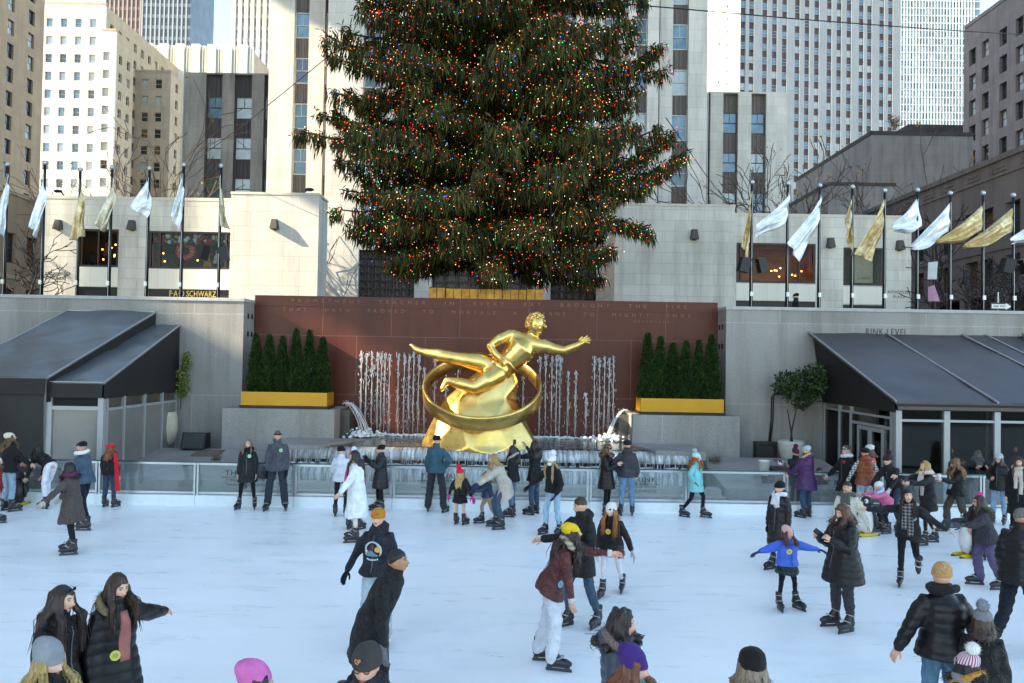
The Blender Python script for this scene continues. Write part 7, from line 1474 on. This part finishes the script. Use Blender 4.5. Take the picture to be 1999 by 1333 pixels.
def logo_hoodie(d):      # round mountain print on the chest
    h, nn = d['cast'](0, .52 * d['T']); 
    if h is None: return
    r = .115; t2 = (V3((0, 0, 1)) - nn * nn.z).normalized(); t1 = t2.cross(nn); par = d['o']
    def disc(pts, m, off): 
        q = MB(); V = []
        for x, y in pts:
            hh, n2 = d['cast'](x * r / 1.0, (.52 * d['T']) + y * r); V.append((hh if hh is not None else h + t1 * x * r + t2 * y * r) + nn * off)
        q.add(V, [tuple(range(len(V)))]); o = addpart('print', q, m, par, False); md = o.modifiers.new('s', 'SOLIDIFY'); md.thickness = .002
    circ = [(math.cos(a), math.sin(a)) for a in np.linspace(0, 6.28, 33)[:-1]]
    disc([(x, y) for x, y in circ if y > -.62], mat('print_sky', '#b9bec4', .8), .008); disc([(-.62, -.05), (-.02, .86), (.6, -.1), (0, -.3)], mat('print_maroon', '#5e1d38', .8), .011)
    disc([(.55 + .3 * x, .12 + .3 * y) for x, y in circ[::2]], mat('print_sun', '#e0a347', .8), .013); disc([(-.8, -.55), (-.55, -.1), (-.1, .05), (.3, -.3), (.75, -.5), (.5, -.62), (-.5, -.62)], mat('print_teal', '#5b8494', .8), .015)
    disc([(-.85, .0), (-.7, .08), (-.55, .0), (-.7, -.3)], mat('print_white', '#dfe4e6', .8), .014)
    for k in range(8): x = -.6 + k * .17; disc([(x - .05, -.72 - .2 * (1 - (x * 1.2) ** 2)), (x + .05, -.72 - .2 * (1 - (x * 1.2) ** 2)), (x + .05, -.9 - .2 * (1 - (x * 1.2) ** 2)), (x - .05, -.9 - .2 * (1 - (x * 1.2) ** 2))], mat('print_white', '#dfe4e6', .8), .012)

BK = '#262225'; DEN = '#3b4a5c'; LDEN = '#8aa2b4'; BLK = '#1f1d22'
def build_people():
    protos(); P = person
    # --- far edge, left to right
    P('person in a cream beanie, black fleece jacket and pale jeans beside the first penguin', ('f', 14, 998, 6, 843), face=150, top=('fur', '#231f1f', .14), bot=('jeans', LDEN, 'denim'), hat=('beanie', '#d9cdb4'), hair=('long', '#5a3a24'), arms=('fwdlow', 'fwdlow'), head=(-20, 10))
    P('child in a red and black plaid jacket cut off by the picture edge', ('f', -13, 1025, -8, 890), face=120, top=('plaid', '#c22532', .12), bot=('loose', '#3a3850', 'plain'), hat=('beanie', '#e4dcc8'), hair=('bob', '#5a4030'), arms=('fwdlow', 'down')) if False else P('child in a red and black plaid jacket cut off by the picture edge', ('f', -11, 1020, -8, 890), face=120, top=('plaid:#20161a', '#c22532', .12), bot=('loose', '#3a3850', 'plain'), hat=('beanie', '#e4dcc8'), hair=('bob', '#5a4030'))
    P('person in a black leather jacket and white trousers bending low over the penguin', ('f', 86, 990), 1.66, face=-112, lean=62, head=(0, -10), top=('leather', '#241f1f', .02), bot=('jeans', '#dcdce2', 'plain'), hair=('long', '#1e1614'), arms=(((.1, .4, -1), (.05, .5, -1)), ((.1, .4, -1), (.05, .5, -1))), legs=((30, 26, 4, 6), (6, 16, 4, 8)))
    penguin(35, 986, .83, 178, 'penguin skating aid with yellow feet held by the person in white trousers')
    P('man in a black cap and blue denim jacket with white collar behind the tweed coat', ('f', 166, 1032, 143, 858), face=-100, lean=8, top=('denim', '#42566a', .1), bot=('jeans', '#1d2030', 'plain'), hat=('cap', '#1c1b1e', 'plain', '#b9bfc8'), hair=('short', '#8a8078'), gloves='#201e22', skin='#d49a84', arms=(((.2, .5, -.8), (.1, .7, -.7)), 'pocket'), scarf=('#e2ded6', 0, 'fur'), legs='skate', fat=1.08)
    P('woman in a brown tweed coat with maroon scarf stretching one arm down', ('f', 140, 1080, 148, 903), face=-78, lean=6, head=(-5, 0), top=('tweed', '#4e4442', .42), bot=('slim', '#2c2429', 'plain'), hair=('bob', '#17131a'), scarf=('#6a2348', .5), gloves='#b8a99c', arms=(((.5, .5, -.8), (.4, .6, -.7)), ((.62, .5, -.55), (.6, .55, -.6))), legs=((4, 6, 4, 6), (-4, 6, 4, 10)), fat=1.12)
    P('girl in a red beret with a long red scarf hanging down her back', ('f', 212, 990, 211, 865), face=172, top=('shell', '#211e20', .12), bot=('jeans', '#34455a', 'denim'), hat=('beret', '#e0202c'), hair=('long', '#7a4426'), legs='stand', arms=('down', 'relax'))
    q = MB(); p0 = at(224, 885, atz(212, 990, 0).y - .14); q.loft([(p0 + V3((0, .02, 0)), (.05, 0, 0), (0, .02, 0)), (p0 + V3((.05, 0, -.3)), (.06, 0, 0), (0, .016, .0)), (p0 + V3((.08, -.01, -.62)), (.065, 0, 0), (0, .014, 0)), (p0 + V3((.09, 0, -.9)), (.07, 0, 0), (0, .012, 0))], 12); so = soft('scarf', q, .012, cloth('#d81f30', 'knit'), PEOPLE[-1], .005, 24, 3); so.matrix_parent_inverse = (Matrix.Translation(PEOPLE[-1].location) @ Matrix.Rotation(PEOPLE[-1].rotation_euler.z, 4, 'Z')).inverted()
    P('woman in a charcoal parka and black leggings standing by the barrier with a green sticker', ('f', 482, 993, 484, 857), face=4, top=('shell', '#343234', .34), bot=('slim', '#1e1b20', 'plain'), hat=('band', '#a59a92', 'fur'), hair=('mid', '#7c604a'), badge=('#a9d8b8', .07, .72), legs='wide', arms=('down', 'down'), scarf=('#1c1a1c', 0))
    P('tall man in a two tone grey and black ski jacket wearing black earmuffs', ('f', 539, 995, 541, 841), face=8, top=('shell', '#4a4c56', .14), bot=('loose', '#2d3440', 'plain'), hat=('band', '#1c1a1c', 'plain'), hair=('short', '#5a504a'), badge=('#a9d8a0', .09, .68), legs='wide', gloves='#1b1a1e', skin='#d8a08a')
    yk = PEOPLE[-1]
    P('person in a white quilted jacket and black hat seen from behind', ('f', 664, 1008, 671, 870), face=176, head=(-30, 0), top=('puff', '#c9ccd6', .12), bot=('slim', '#231d20', 'plain'), hat=('beanie', '#18161a'), hair=('short', '#3a2c24'), legs='stand', arms=('relax', 'bent'))
    P('girl in a white pompom hat and bright pink jacket half hidden by the white coat', ('f', 690, 1034, 690, 872), face=160, top=('shell', '#d2326e', .12), bot=('jeans', '#a8bccb', 'denim'), hat=('pom', '#e0dcdc'), hair=('long', '#7a4a2c'))
    P('dark haired woman in a long white coat and white tights gliding past', ('f', 694, 1056, 697, 880), face=-84, lean=4, top=('wool', '#e4e5e8', .56), bot=('tights', '#dcd4cd', 'plain'), hair=('vlong', '#2a1a18'), arms=(('relax'), ((.45, .42, -.85), (.4, .6, -.75))), legs='stand', fat=1.1)
    P('woman in a dark green quilted coat and black pompom hat clapping mittens', ('f', 742, 997, 735, 860), face=-62, top=('puff', '#33383a', .42), bot=('slim', '#1b191c', 'plain'), hat=('pom', '#1a181b', 'knit', '#b59a86'), hair=('short', '#33241c'), gloves='#1b191c', arms=(((.2, .5, -.75), (-.2, .7, .75)), ((.2, .5, -.75), (-.3, .75, .6))), badge=('#dfe8e4', -.06, .8))
    d = P('boy in an orange beanie and navy hoodie with a round mountain print', ('t', 738, 990), 1.66, face=-14, head=(6, 4), top=('shell', '#2b2c38', .08), bot=('loose', '#a9bac6', 'plain'), hat=('beanie', '#c47a24', 'knit', '#a8641c'), hair=('none', '#7a5a3a'), gloves='#1d1c20', skin='#e6b39c', hood='hood', fine=True, arms=('away', 'down'), fat=1.12); logo_hoodie(d)
    P('man in a teal and charcoal jacket seen from behind before the golden statue', ('f', 850, 1000, 858, 848), face=165, top=('shell', '#2f5a68', .1), bot=('loose', '#33363c', 'plain'), hat=('beanie', '#17161a'), hair=('short', '#4a3a30'), legs='wide', arms=('hip', 'relax'), head=(10, 0))
    P('little girl in a red pompom hat with pink mittens and a black skirt', ('f', 897, 1024, 900, 906), face=155, head=(-25, 0), top=('shell', '#262126', .06), bot=('tights', '#c9a9b4', 'plain'), hat=('pom', '#e8243a'), hair=('vlong', '#c09a5e'), gloves='#d83a94', arms=('away', 'away'), skirt=('#24252e', .32, 'plain'), legs='stand')
    P('small curly haired child in a navy jacket guided by the woman in beige', ('f', 955, 1022), 1.1, face=-70, top=('puff', '#2c3c54', .06), bot=('slim', '#a58a74', 'plain'), hair=('curlybob', '#9a7044'), arms=('fwd', 'fwd'), gloves='#26324a', legs='step', lean=10)
    P('woman in a beige coat leaning forward behind the small child', ('f', 972, 1031), 1.66, face=-80, lean=30, head=(0, 4), top=('wool', '#bdb1a4', .34), bot=('jeans', '#3f556c', 'denim'), hair=('mid', '#a5804e'), arms=(((.15, .75, -.7), (.05, .8, -.6)), ((.15, .8, -.6), (.05, .85, -.5))), gloves='#2a3650', legs='bend')
    P('woman with a grey fur hood, long dark hair and black jacket facing the fountain', ('f', 1000, 1008, 990, 870), face=-105, top=('shell', '#231f22', .14), bot=('jeans', '#5a7288', 'denim'), hair=('long', '#2a1a16'), hood='fur:#a39a94', legs='stand', arms=('bent', 'relax'))
    d = P('person in a black coat raising a phone to photograph the statue', ('f', 1043, 1004, 1046, 860), face=-125, top=('shell', '#221f22', .22), bot=('jeans', '#3c536a', 'denim'), hair=('long', '#231716'), arms=('up', 'up'), legs='stand', hood='hood', head=(0, 6)); phone_at(d['hands'][1] + V3((0, 0, .06)), 'black phone raised towards the golden statue', (0, 0, 1))
    P('girl in a white pompom hat, white face mask and black fluffy jacket', ('f', 1078, 1043, 1064, 882), 1.60, face=-38, lean=10, top=('fur', '#211d1f', .04), bot=('jeans', '#8fb0c4', 'denim'), hat=('pom', '#dfe4e8'), hair=('vlong', '#a08055'), mask='#dfe2e6', gloves='#1e1a1c', arms=(((.75, .2, -.7), (.7, .3, -.7)), ((.4, .1, -.9), (-.2, .5, -.8))), legs=((14, 18, 5, 10), (4, 14, 5, 10)), glasses='clear')
    P('woman in a black quilted coat and headband over curly brown hair', ('f', 1183, 1005, 1187, 868), face=62, head=(0, -14), top=('puff', '#2a2225', .36), bot=('slim', '#1c1a1c', 'plain'), hat=('band', '#1b181a', 'fur'), hair=('curlybob', '#6a4a2e'), hood='hood', arms=('phone', 'phone')); 
    P('man in a dark grey hooded jacket, striped beanie and blue jeans seen from behind', ('f', 1223, 1007, 1222, 858), face=178, top=('shell', '#3a373e', .1), bot=('jeans', '#6288a4', 'denim'), hat=('beanie', '#1e2636', 'knit'), hair=('short', '#3a2a22'), hood='hood', arms=('relax', 'hip'), fat=1.08)
    P('girl in a turquoise coat and pale bobble hat stepping along the barrier', ('f', 1352, 1009, 1350, 873), face=58, head=(0, 0), top=('shell', '#6fc0c2', .3), bot=('slim', '#1b1a1e', 'plain'), hat=('pom', '#b9d6d4', 'knit', '#8fb5b0'), hair=('long', '#9a5428'), gloves='#3f5a6a', arms=('hip', 'away'), legs='step2')
    # --- right hand group along the barrier
    P('woman in a purple coat and pale grey beanie seen from behind by the barrier', ('f', 1574, 1010, 1572, 869), face=-145, top=('puff', '#4a2352', .34), bot=('jeans', '#2f5068', 'denim'), hat=('beanie', '#a8b8bc'), hair=('none', '#5a4030'), hood='fur:#b59a6a', arms=('bent', 'fwdlow'), fat=1.12)
    P('person in a maroon pompom hat handing something over the barrier', ('b', 1553, 867, 20.3), face=20, head=(0, -22), top=('shell', '#25242c', .16), hat=('pom', '#5a1c38'), hair=('short', '#3a2a20'), arms=('phone', 'phone'), skates=False)
    P('long haired seated guest at the cafe table behind the barrier', ('b', 1506, 884, 21.2), 1.62, zb=.1 - .42, face=40, top=('puff', '#2c2a28', .1), hair=('long', '#3a2018'), legs='sit', arms=('bent', 'bent'), skates=False)
    P('seated guest in a white cap lifting an arm over the cafe table', ('b', 1531, 878, 21.9), 1.7, zb=.1 - .42, face=-20, top=('shell', '#3a4038', .1), hat=('cap', '#d8d0cc', 'plain'), hair=('short', '#4a3a30'), legs='sit', arms=('bent', 'up'), skates=False)
    P('seated guest in a tan fur trimmed hood beside the purple coat', ('b', 1608, 889, 21.0), 1.6, zb=.1 - .42, face=10, top=('shell', '#3c3430', .1), hair=('short', '#4a2a22'), hood='fur:#9a7a5c', legs='sit', arms=('bent', 'bent'), skates=False)
    P('older man in a brown fedora and black overcoat with a red lapel pin', ('f', 1652, 1013, 1643, 866), face=-72, top=('wool', '#1f1c1e', .36), bot=('jeans', '#2a3a4c', 'plain'), hat=('fedora', '#4a2e22'), hair=('short', '#c9c4bf'), badge=('#b8283c', .07, .78), skin='#d9a390', arms=('fwdlow', 'relax'), scarf=('#d5d8de', 0, 'plain'))
    P('person in a white cap and coral jacket hidden behind the rust vest', ('f', 1697, 1014, 1686, 867), face=-140, top=('shell', '#d8605c', .12), bot=('jeans', '#3a4454', 'denim'), hat=('beanie', '#dcd6d2'), hair=('bob', '#5a4030'))
    P('person in a rust quilted vest over a checked shirt with a black and maroon hat', ('f', 1688, 1019, 1684, 873), face=176, top=('vest', '#8a4328', .12, ('#c9ccc8', 'plaid:#2c3a3e')), bot=('jeans', '#9fb6c4', 'denim'), hat=('beanie', '#1d191c'), hair=('none', '#3a2a24'), hood='hood', arms=('away', 'away'), fat=1.15, scarf=('#43182e', 0))
    P('man in a maroon pompom hat and dark jacket leaning over the child in pink', ('f', 1738, 1033), 1.74, face=-55, lean=34, head=(0, -4), top=('shell', '#2b2626', .2), bot=('jeans', '#32485c', 'denim'), hat=('pom', '#3c1426'), hair=('short', '#3a2a22'), gloves='#c9c2c4', arms=('fwdlow', 'fwdlow'), legs='bend')
    P('child in a bright pink jacket and white bear hat bent over the penguin', ('f', 1724, 1040), 1.18, face=-80, lean=44, head=(0, 4), top=('shell', '#ea6a96', .06), bot=('slim', '#2a2c36', 'plain'), hat=('beanie', '#e2e2e4', 'fur'), hair=('none', '#6a5040'), scarf=('#a9c4e2', 0, 'fur'), arms=('reach', 'reach'), legs='bend')
    penguin(1692, 1045, .86, -70, 'penguin skating aid with yellow feet pushed by the child in pink')
    P('girl in a cream fleece with a grey scarf and yellow sticker', ('t', 1654, 940), 1.52, face=-38, head=(6, 0), top=('fur', '#cfc6b4', .1), bot=('slim', '#23222a', 'plain'), hair=('bun', '#3a2018'), scarf=('#5a5654', .2), badge=('#ece06a', .0, .55), arms=('relax', 'away'), legs='skate')
    d = P('blonde woman in a black coat holding a phone far out in front', ('f', 1815, 1062, 1806, 898), face=-82, lean=6, top=('shell', '#262226', .3), bot=('tights', '#1c2832', 'plain'), hair=('bob', '#b08a52'), hat=('band', '#2a2426', 'plain') if False else None, scarf=('#d8c9cc', .35), arms=(((.2, 1, -.12), (.05, 1, .1)), ((.2, .9, -.3), (-.1, 1, .05))), legs=((-12, 16, 4, 8), (18, 16, 4, 6)), open_=('#c0a8a4', 'plain'), glasses='top'); phone_at(d['hands'][1] + V3((0, 0, .07)), 'black phone held out by the blonde woman', (0, 0, 1))
    P('woman in a denim jacket with dark hair holding a cup behind the barrier', ('b', 1852, 871, 20.4), face=65, top=('denim', '#2a3444', .1), hair=('mid', '#2a1a18'), arms=('bent', 'phone'), skates=False)
    P('grey curly haired woman in a dark jacket behind the barrier', ('b', 1908, 880, 20.5), face=-10, top=('shell', '#26242e', .14), hair=('curlybob', '#a59a90'), arms=('phone', 'phone'), skates=False, scarf=('#9a9294', .3))
    P('bearded man in a black beanie and navy jacket behind the barrier', ('b', 1941, 862, 20.7), face=20, top=('puff', '#252c38', .14), hat=('beanie', '#151416'), hair=('short', '#241a16'), arms=('bent', 'up'), skates=False, fat=1.1)
    d = P('woman with very long curly hair and brown trousers reaching out a cup', ('f', 1874, 1040, 1880, 894), face=-92, top=('shell', '#1f1c20', .1), bot=('loose', '#4c443c', 'plain'), hair=('curly', '#7c5030'), arms=(((.1, .1, -1), (.3, -.3, -.9)), ((.2, .7, -.55), (.1, 1, .25))), open_=('#aab4be', 'denim'), legs='step')
    b = MB(); h = d['hands'][1]; b.lathe(h + V3((0, 0, -.02)), [(.03, 0), (.042, .12), (.044, .125), (.02, .13)], 16); tag(b.build('paper_cup', M['white_paint'], None, True), 'white paper cup held out by the woman with very long curly hair', 'cup')
    P('person in a pale grey beanie and sunglasses with a black quilted jacket and pale jeans', ('f', 1950, 1022, 1949, 885), face=-50, top=('puff', '#211f22', .16), bot=('jeans', '#7c9cb4', 'denim'), hat=('beanie', '#a8b4b8'), hair=('bob', '#5a4636'), glasses='sun', arms=('bent', 'down'))
    P('woman in a long black coat with a long cream scarf at the picture edge', ('f', 1990, 1052, 1986, 893), face=-40, top=('wool', '#1c191d', .5), bot=('slim', '#1c1a1e', 'plain'), hair=('long', '#4a2620'), scarf=('#c5b8a8', .95), arms=('relax', 'relax'))
    P('child in a hot pink pompom hat peeking out beside the girl with glasses', ('f', 1912, 1093), 1.12, face=160, top=('shell', '#2a2a38', .06), bot=('slim', '#2a2c36', 'plain'), hat=('pom', '#f0358c', 'knit'), hair=('none', '#5a3a2c'))
    P('girl in glasses and a sparkly dark jacket with purple trousers pushing a penguin', ('f', 1930, 1146, 1928, 965), face=-95, lean=14, head=(-8, 0), top=('tweed', '#39353c', .14), bot=('loose', '#5f5278', 'plain'), hair=('long', '#3a2418'), glasses='clear', gloves='#4c4a52', arms=('fwd', 'fwd'), legs='skate')
    penguin(1893, 1086, .88, -75, 'penguin skating aid pushed by the girl in glasses')
    # --- middle of the ice
    P('woman in a black beanie with a white scarf and long dark coat watching', ('f', 1521, 1113, 1526, 938), face=-52, head=(0, 0), top=('puff', '#2c272a', .52), bot=('slim', '#1d1b20', 'plain'), hat=('beanie', '#17151a', 'knit'), hair=('none', '#2a1c18'), scarf=('#dcdcdf', .3), badge=('#e8b48a', .02, .62), gloves='#231f22', arms=('down', 'down'), hood='hood')
    P('little girl in a blue puffer jacket and pink beanie with arms held out', ('f', 1536, 1188, 1543, 1024), face=12, head=(12, 0), top=('puff', '#2c62c4', .06), bot=('tights', '#1e1c22', 'plain'), hat=('beanie', '#d9a9a6'), hair=('mid', '#5a3024'), gloves='#26404a', arms=('wide', 'wide'), badge=('#e8cf7a', -.05, .6), skirt=('#2f4a40', .24, 'plaid:#1b2024'), legs='wide')
    d = P('woman in a big black puffer coat looking down at her phone', ('f', 1646, 1228, 1640, 984), face=-72, head=(0, -16), top=('puff', '#2b2729', .36), bot=('jeans', '#39373d', 'plain'), hair=('bob', '#5a3a26'), hood='hood', arms=('phone', 'phone'), fat=1.22, legs='stand', curl=.9); phone_at((d['hands'][0] + d['hands'][1]) / 2 + V3((-.03, 0, .03)), 'black phone held by the woman in the big black puffer coat', (-.75, 0, .55))
    P('woman with long dark hair running with both arms spread and a plaid scarf', ('f', 1772, 1140), 1.63, face=-28, lean=22, head=(12, 10), top=('shell', '#292426', .14), bot=('slim', '#1b181b', 'plain'), hair=('long', '#2e1a18'), arms=(((.9, .45, -.12), (.9, .5, .05)), ((.75, .1, -.5), (.85, .1, -.5))), badge=('#a9d8de', .1, .62), scarf=('#2a2829', .95, 'plaid:#8a8684'), legs='kick')
    d = P('man in a black parka with an orange sticker and blue jeans standing sideways', ('f', 1138, 1222, 1128, 968), face=-48, head=(-25, -8), top=('shell', '#1f1d1f', .3), bot=('jeans', '#3a5468', 'denim'), hair=('short', '#3c2618'), hood='hood', badge=('#f2a14a', .03, .66), arms=(((.3, .5, -.7), (.4, .85, -.05)), ('bent')), legs='skate', skin='#dba287')
    P('girl in a striped white bobble free hat, plaid skirt and white tights skating forward', ('f', 1195, 1160, 1199, 996), 1.40, face=-22, lean=10, head=(-5, -12), top=('shell', '#252124', .1), bot=('tights', '#d9d6da', 'plain'), hat=('beanie', '#e4dcdc', 'knit', '#1d1b20'), hair=('vlong', '#a8622e'), gloves='#c9c2c0', arms=('relax', 'away'), skirt=('#c9b4c4', .2, 'plaid:#5a2a4c'), open_=('#1a181b', 'plain'), badge=('#e8c048', -.02, .62), legs='step')
    d = P('woman in a yellow beanie and burgundy leather jacket leaning forward with arm outstretched', ('f', 1073, 1300), 1.70, face=82, lean=26, head=(6, 8), top=('leather', '#5e2b2a', .16), bot=('loose', '#c9cdd6', 'plain'), hat=('beanie', '#e8b92c'), hair=('curly', '#33201c'), scarf=('#4a4244', .8, 'plaid:#b8a894'), arms=(((.12, .15, -1), (.05, .2, -1)), ((.1, 1, -.1), (-.05, 1, -.02))), cuffs='#d5ccc8', badge=('#8cc4d8', -.13, .12), legs=((8, 12, 4, 6), (-6, 10, 5, 6)), fine=True); phone_at(d['hands'][1] + V3((.05, 0, .02)), 'dark red cased phone at the end of the outstretched burgundy sleeve', (0, 0, 1), '#4a1f28')
    P('man with short dark hair in a black overcoat leaning into his stride', ('t', 776, 1073), 1.76, face=74, lean=27, head=(12, 8), top=('shell', '#262224', .44), bot=('jeans', '#22242a', 'plain'), hair=('short', '#1c1412'), skin='#b9835f', gloves='#6e7076', arms=(((.26, .12, -1), (.08, .12, -1)), ('back')), legs='step', fat=1.0, fine=True)
    # --- nearest figures, cut by the lower edge
    P('woman with long dark hair and sunglasses pushed up on her head watching the ice', ('t', 122, 1143), 1.68, face=74, head=(8, -3), top=('shell', '#1f1b1c', .3), hair=('vlong', '#33201c'), glasses='top', fine=True, arms=('down', 'down'))
    P('woman in a black quilted coat with a tan fur hood pointing across the ice', ('t', 230, 1119), 1.70, face=58, head=(4, -10), top=('puff', '#1f1a1e', .36), hair=('long', '#3a241a'), hood='fur:#8a7454', arms=('down', ((.89, -.38, -.4), (.88, -.42, -.25))), badge=('#c9bf55', -.08, .2), open_=('#a8645c', 'plain'), fine=True, mask=None)
    P('blonde woman in a slouchy grey beanie at the lower picture edge', ('t', 98, 1243), 1.62, face=68, head=(4, -8), top=('shell', '#2c2a2a', .3), hat=('tall', '#8a8d92'), hair=('mid', '#b08d58'), fine=True, hood='collar', skin='#e4b49e')
    P('person in a bright pink beanie seen from behind at the lower picture edge', ('t', 500, 1280), 1.66, face=130, top=('shell', '#2a262a', .3), hat=('tall', '#dc6cac'), hair=('bob', '#2a1c18'), fine=True)
    d = P('man in glasses and a charcoal beanie with a red and gold emblem looking down', ('t', 716, 1255), 1.76, face=-8, head=(0, -6), top=('shell', '#2b2c34', .2), hat=('beanie', '#3d3836', 'knit'), hair=('short', '#4a3428'), glasses='clear', fine=True, hood='hood', skin='#dca48e')
    Mt, hh = d['Mt'], d['hh']
    def emb(pts, m, off):
        q = MB(); q.add([Mt @ V3(((-.10 + x * .085) * hh, -(.50 + off - .05 * abs(-.10 + x * .085)) * hh, (.165 + y * .075) * hh)) for x, y in pts], [tuple(range(len(pts)))]); o = addpart('emblem', q, m, d['o'], False); md = o.modifiers.new('s', 'SOLIDIFY'); md.thickness = .002
    emb([(-1, .3), (-.7, .9), (0, .6), (.8, .9), (1.1, .2), (.1, -1), (-.4, -.7)], mat('emblem_gold', '#c9a36a', .7), .012); emb([(-.8, .3), (-.55, .7), (0, .42), (.65, .7), (.85, .2), (.1, -.75)], mat('emblem_red', '#9c2430', .7), .018); emb([(-.75, .25), (-.2, .3), (.1, -.1), (-.3, -.35)], mat('emblem_green', '#2f4a36', .7), .024); emb([(.1, .1), (.5, .25), (.3, -.2)], mat('emblem_cream', '#e4d6b4', .7), .025)
    P('smiling woman with curly dark hair and a grey blue coat with fur hood', ('t', 1214, 1190), 1.62, face=72, head=(2, -2), top=('puff', '#3f4956', .3), hair=('curlybob', '#2e1e20'), hood='fur:#7c6a66', fine=True, skin='#dfa78f')
    P('girl in a purple beanie with auburn hair at the lower picture edge', ('t', 1238, 1255), 1.58, face=55, head=(6, -6), top=('fur', '#5a8088', .2), hat=('tall', '#3f2470', 'knit'), hair=('mid', '#7a4630'), fine=True)
    P('person in a plain black beanie seen from behind at the lower picture edge', ('t', 1468, 1255), 1.66, face=170, top=('shell', '#4a4440', .2), hat=('tall', '#1d1a1a'), hair=('bob', '#8a7460'), fine=True)
    P('person in a fuzzy tan beanie and black quilted jacket seen from behind', ('t', 1838, 1092), 1.68, face=178, head=(-12, 0), top=('puff', '#231d20', .12), bot=('jeans', '#4f7690', 'denim'), hat=('tall', '#b98a5c', 'fur'), hair=('none', '#5a3a2c'), hood='collar', scarf=('#2c2528', 0), arms=('away', 'away'), fat=1.12, fine=True)
    P('child in a chunky grey knit hat and black jacket beside the fuzzy tan beanie', ('t', 1918, 1166), 1.34, face=150, top=('shell', '#221e1f', .2), bot=('loose', '#8a2434', 'plaid:#e0d4d4'), hat=('pom', '#7d7f86', 'knit'), hair=('bob', '#4a3428'), fine=True, fat=1.1, hood='collar')
    P('child in a pink and white ribbed pompom hat with a tan fur collar', ('t', 1886, 1248), 1.22, face=-150, top=('shell', '#2c2628', .16), hat=('pom', '#b0485c', 'ribs:#dcd6e0', '#e6e2e2'), hair=('bob', '#1f1818'), hood='fur:#b8843e', scarf=('#8a8a90', 0, 'knit'), fine=True)
    P('grey haired older man in a black quilted jacket walking off the edge', ('f', 1982, 1280, 1972, 990), face=120, lean=4, head=(-30, 0), top=('puff', '#232127', .14), bot=('jeans', '#202a38', 'denim'), hair=('short', '#6a6562'), skin='#c98f74', legs='step', arms=('relax', 'relax'), fat=1.1)
    # --- up on the plaza
    P('hooded passer-by in black walking on the plaza above the granite wall', ('b', 1553, 571, 30), 1.74, zb=at(1553, 571, 30).z - 1.78, face=-92, top=('shell', '#1b1c20', .2), hair=('none', '#1b1c20'), hat=('beanie', '#17181b', 'plain'), skates=False)
# ------------------------------------------------------------------ light
def build_light():
    w = bpy.data.worlds.new('World'); SC.world = w; w.use_nodes = True; t = w.node_tree; bg = t.nodes['Background']; sky = t.nodes.new('ShaderNodeTexSky'); sky.sky_type = 'NISHITA'; sky.sun_disc = False
    s = Vector((-.86, -.20, .47)).normalized(); sky.sun_elevation = math.asin(s.z); sky.sun_rotation = math.atan2(s.x, s.y); sky.air_density = .85; sky.dust_density = .35; sky.ozone_density = 4.0; t.links.new(sky.outputs[0], bg.inputs[0]); bg.inputs[1].default_value = .15
    l = bpy.data.lights.new('sun', 'SUN'); l.energy = 3.2; l.angle = R(.5); l.color = (1, .985, .96); o = bpy.data.objects.new('sun', l); COL.objects.link(o); o.rotation_euler = s.to_track_quat('Z', 'Y').to_euler()
    SC.view_settings.view_transform = 'Standard'; SC.view_settings.look = 'None'; SC.view_settings.gamma = 1; SC.view_settings.exposure = EXPO
    SC.view_settings.use_white_balance = True; SC.view_settings.white_balance_temperature = 9600; SC.view_settings.white_balance_tint = 4
    SC.render.engine = 'CYCLES'; c = SC.cycles; c.use_denoising = True; c.max_bounces = 6; c.diffuse_bounces = 3; c.glossy_bounces = 3; c.transparent_max_bounces = 12; c.sample_clamp_indirect = 6
    try: c.denoiser = 'OPENIMAGEDENOISE'
    except Exception: pass
EXPO = 2.35
import time
T0 = time.time()
def stepf(fn):
    fn(); print('%-22s %.1f s' % (fn.__name__, time.time() - T0))
make_camera(); setup_materials(); M['mauve_blue'] = stone('grid_tower_stone', '#8f969e', (3, 3.5), .02, .03, .85, stain=.08); M['soot'] = mat('soot_stained_stone', '#3a3536', .9, var=.4, scale=1.2)
for fn in (build_ground, build_walls, build_ledges, build_fountain, build_statue, build_barrier, build_tents, build_terrace_things, build_tower, build_wings, build_skyline, build_spruce, build_cypresses, build_bare_trees, build_plants, build_flags, build_people, build_light): stepf(fn)
bpy.data.scenes.remove(TMP)
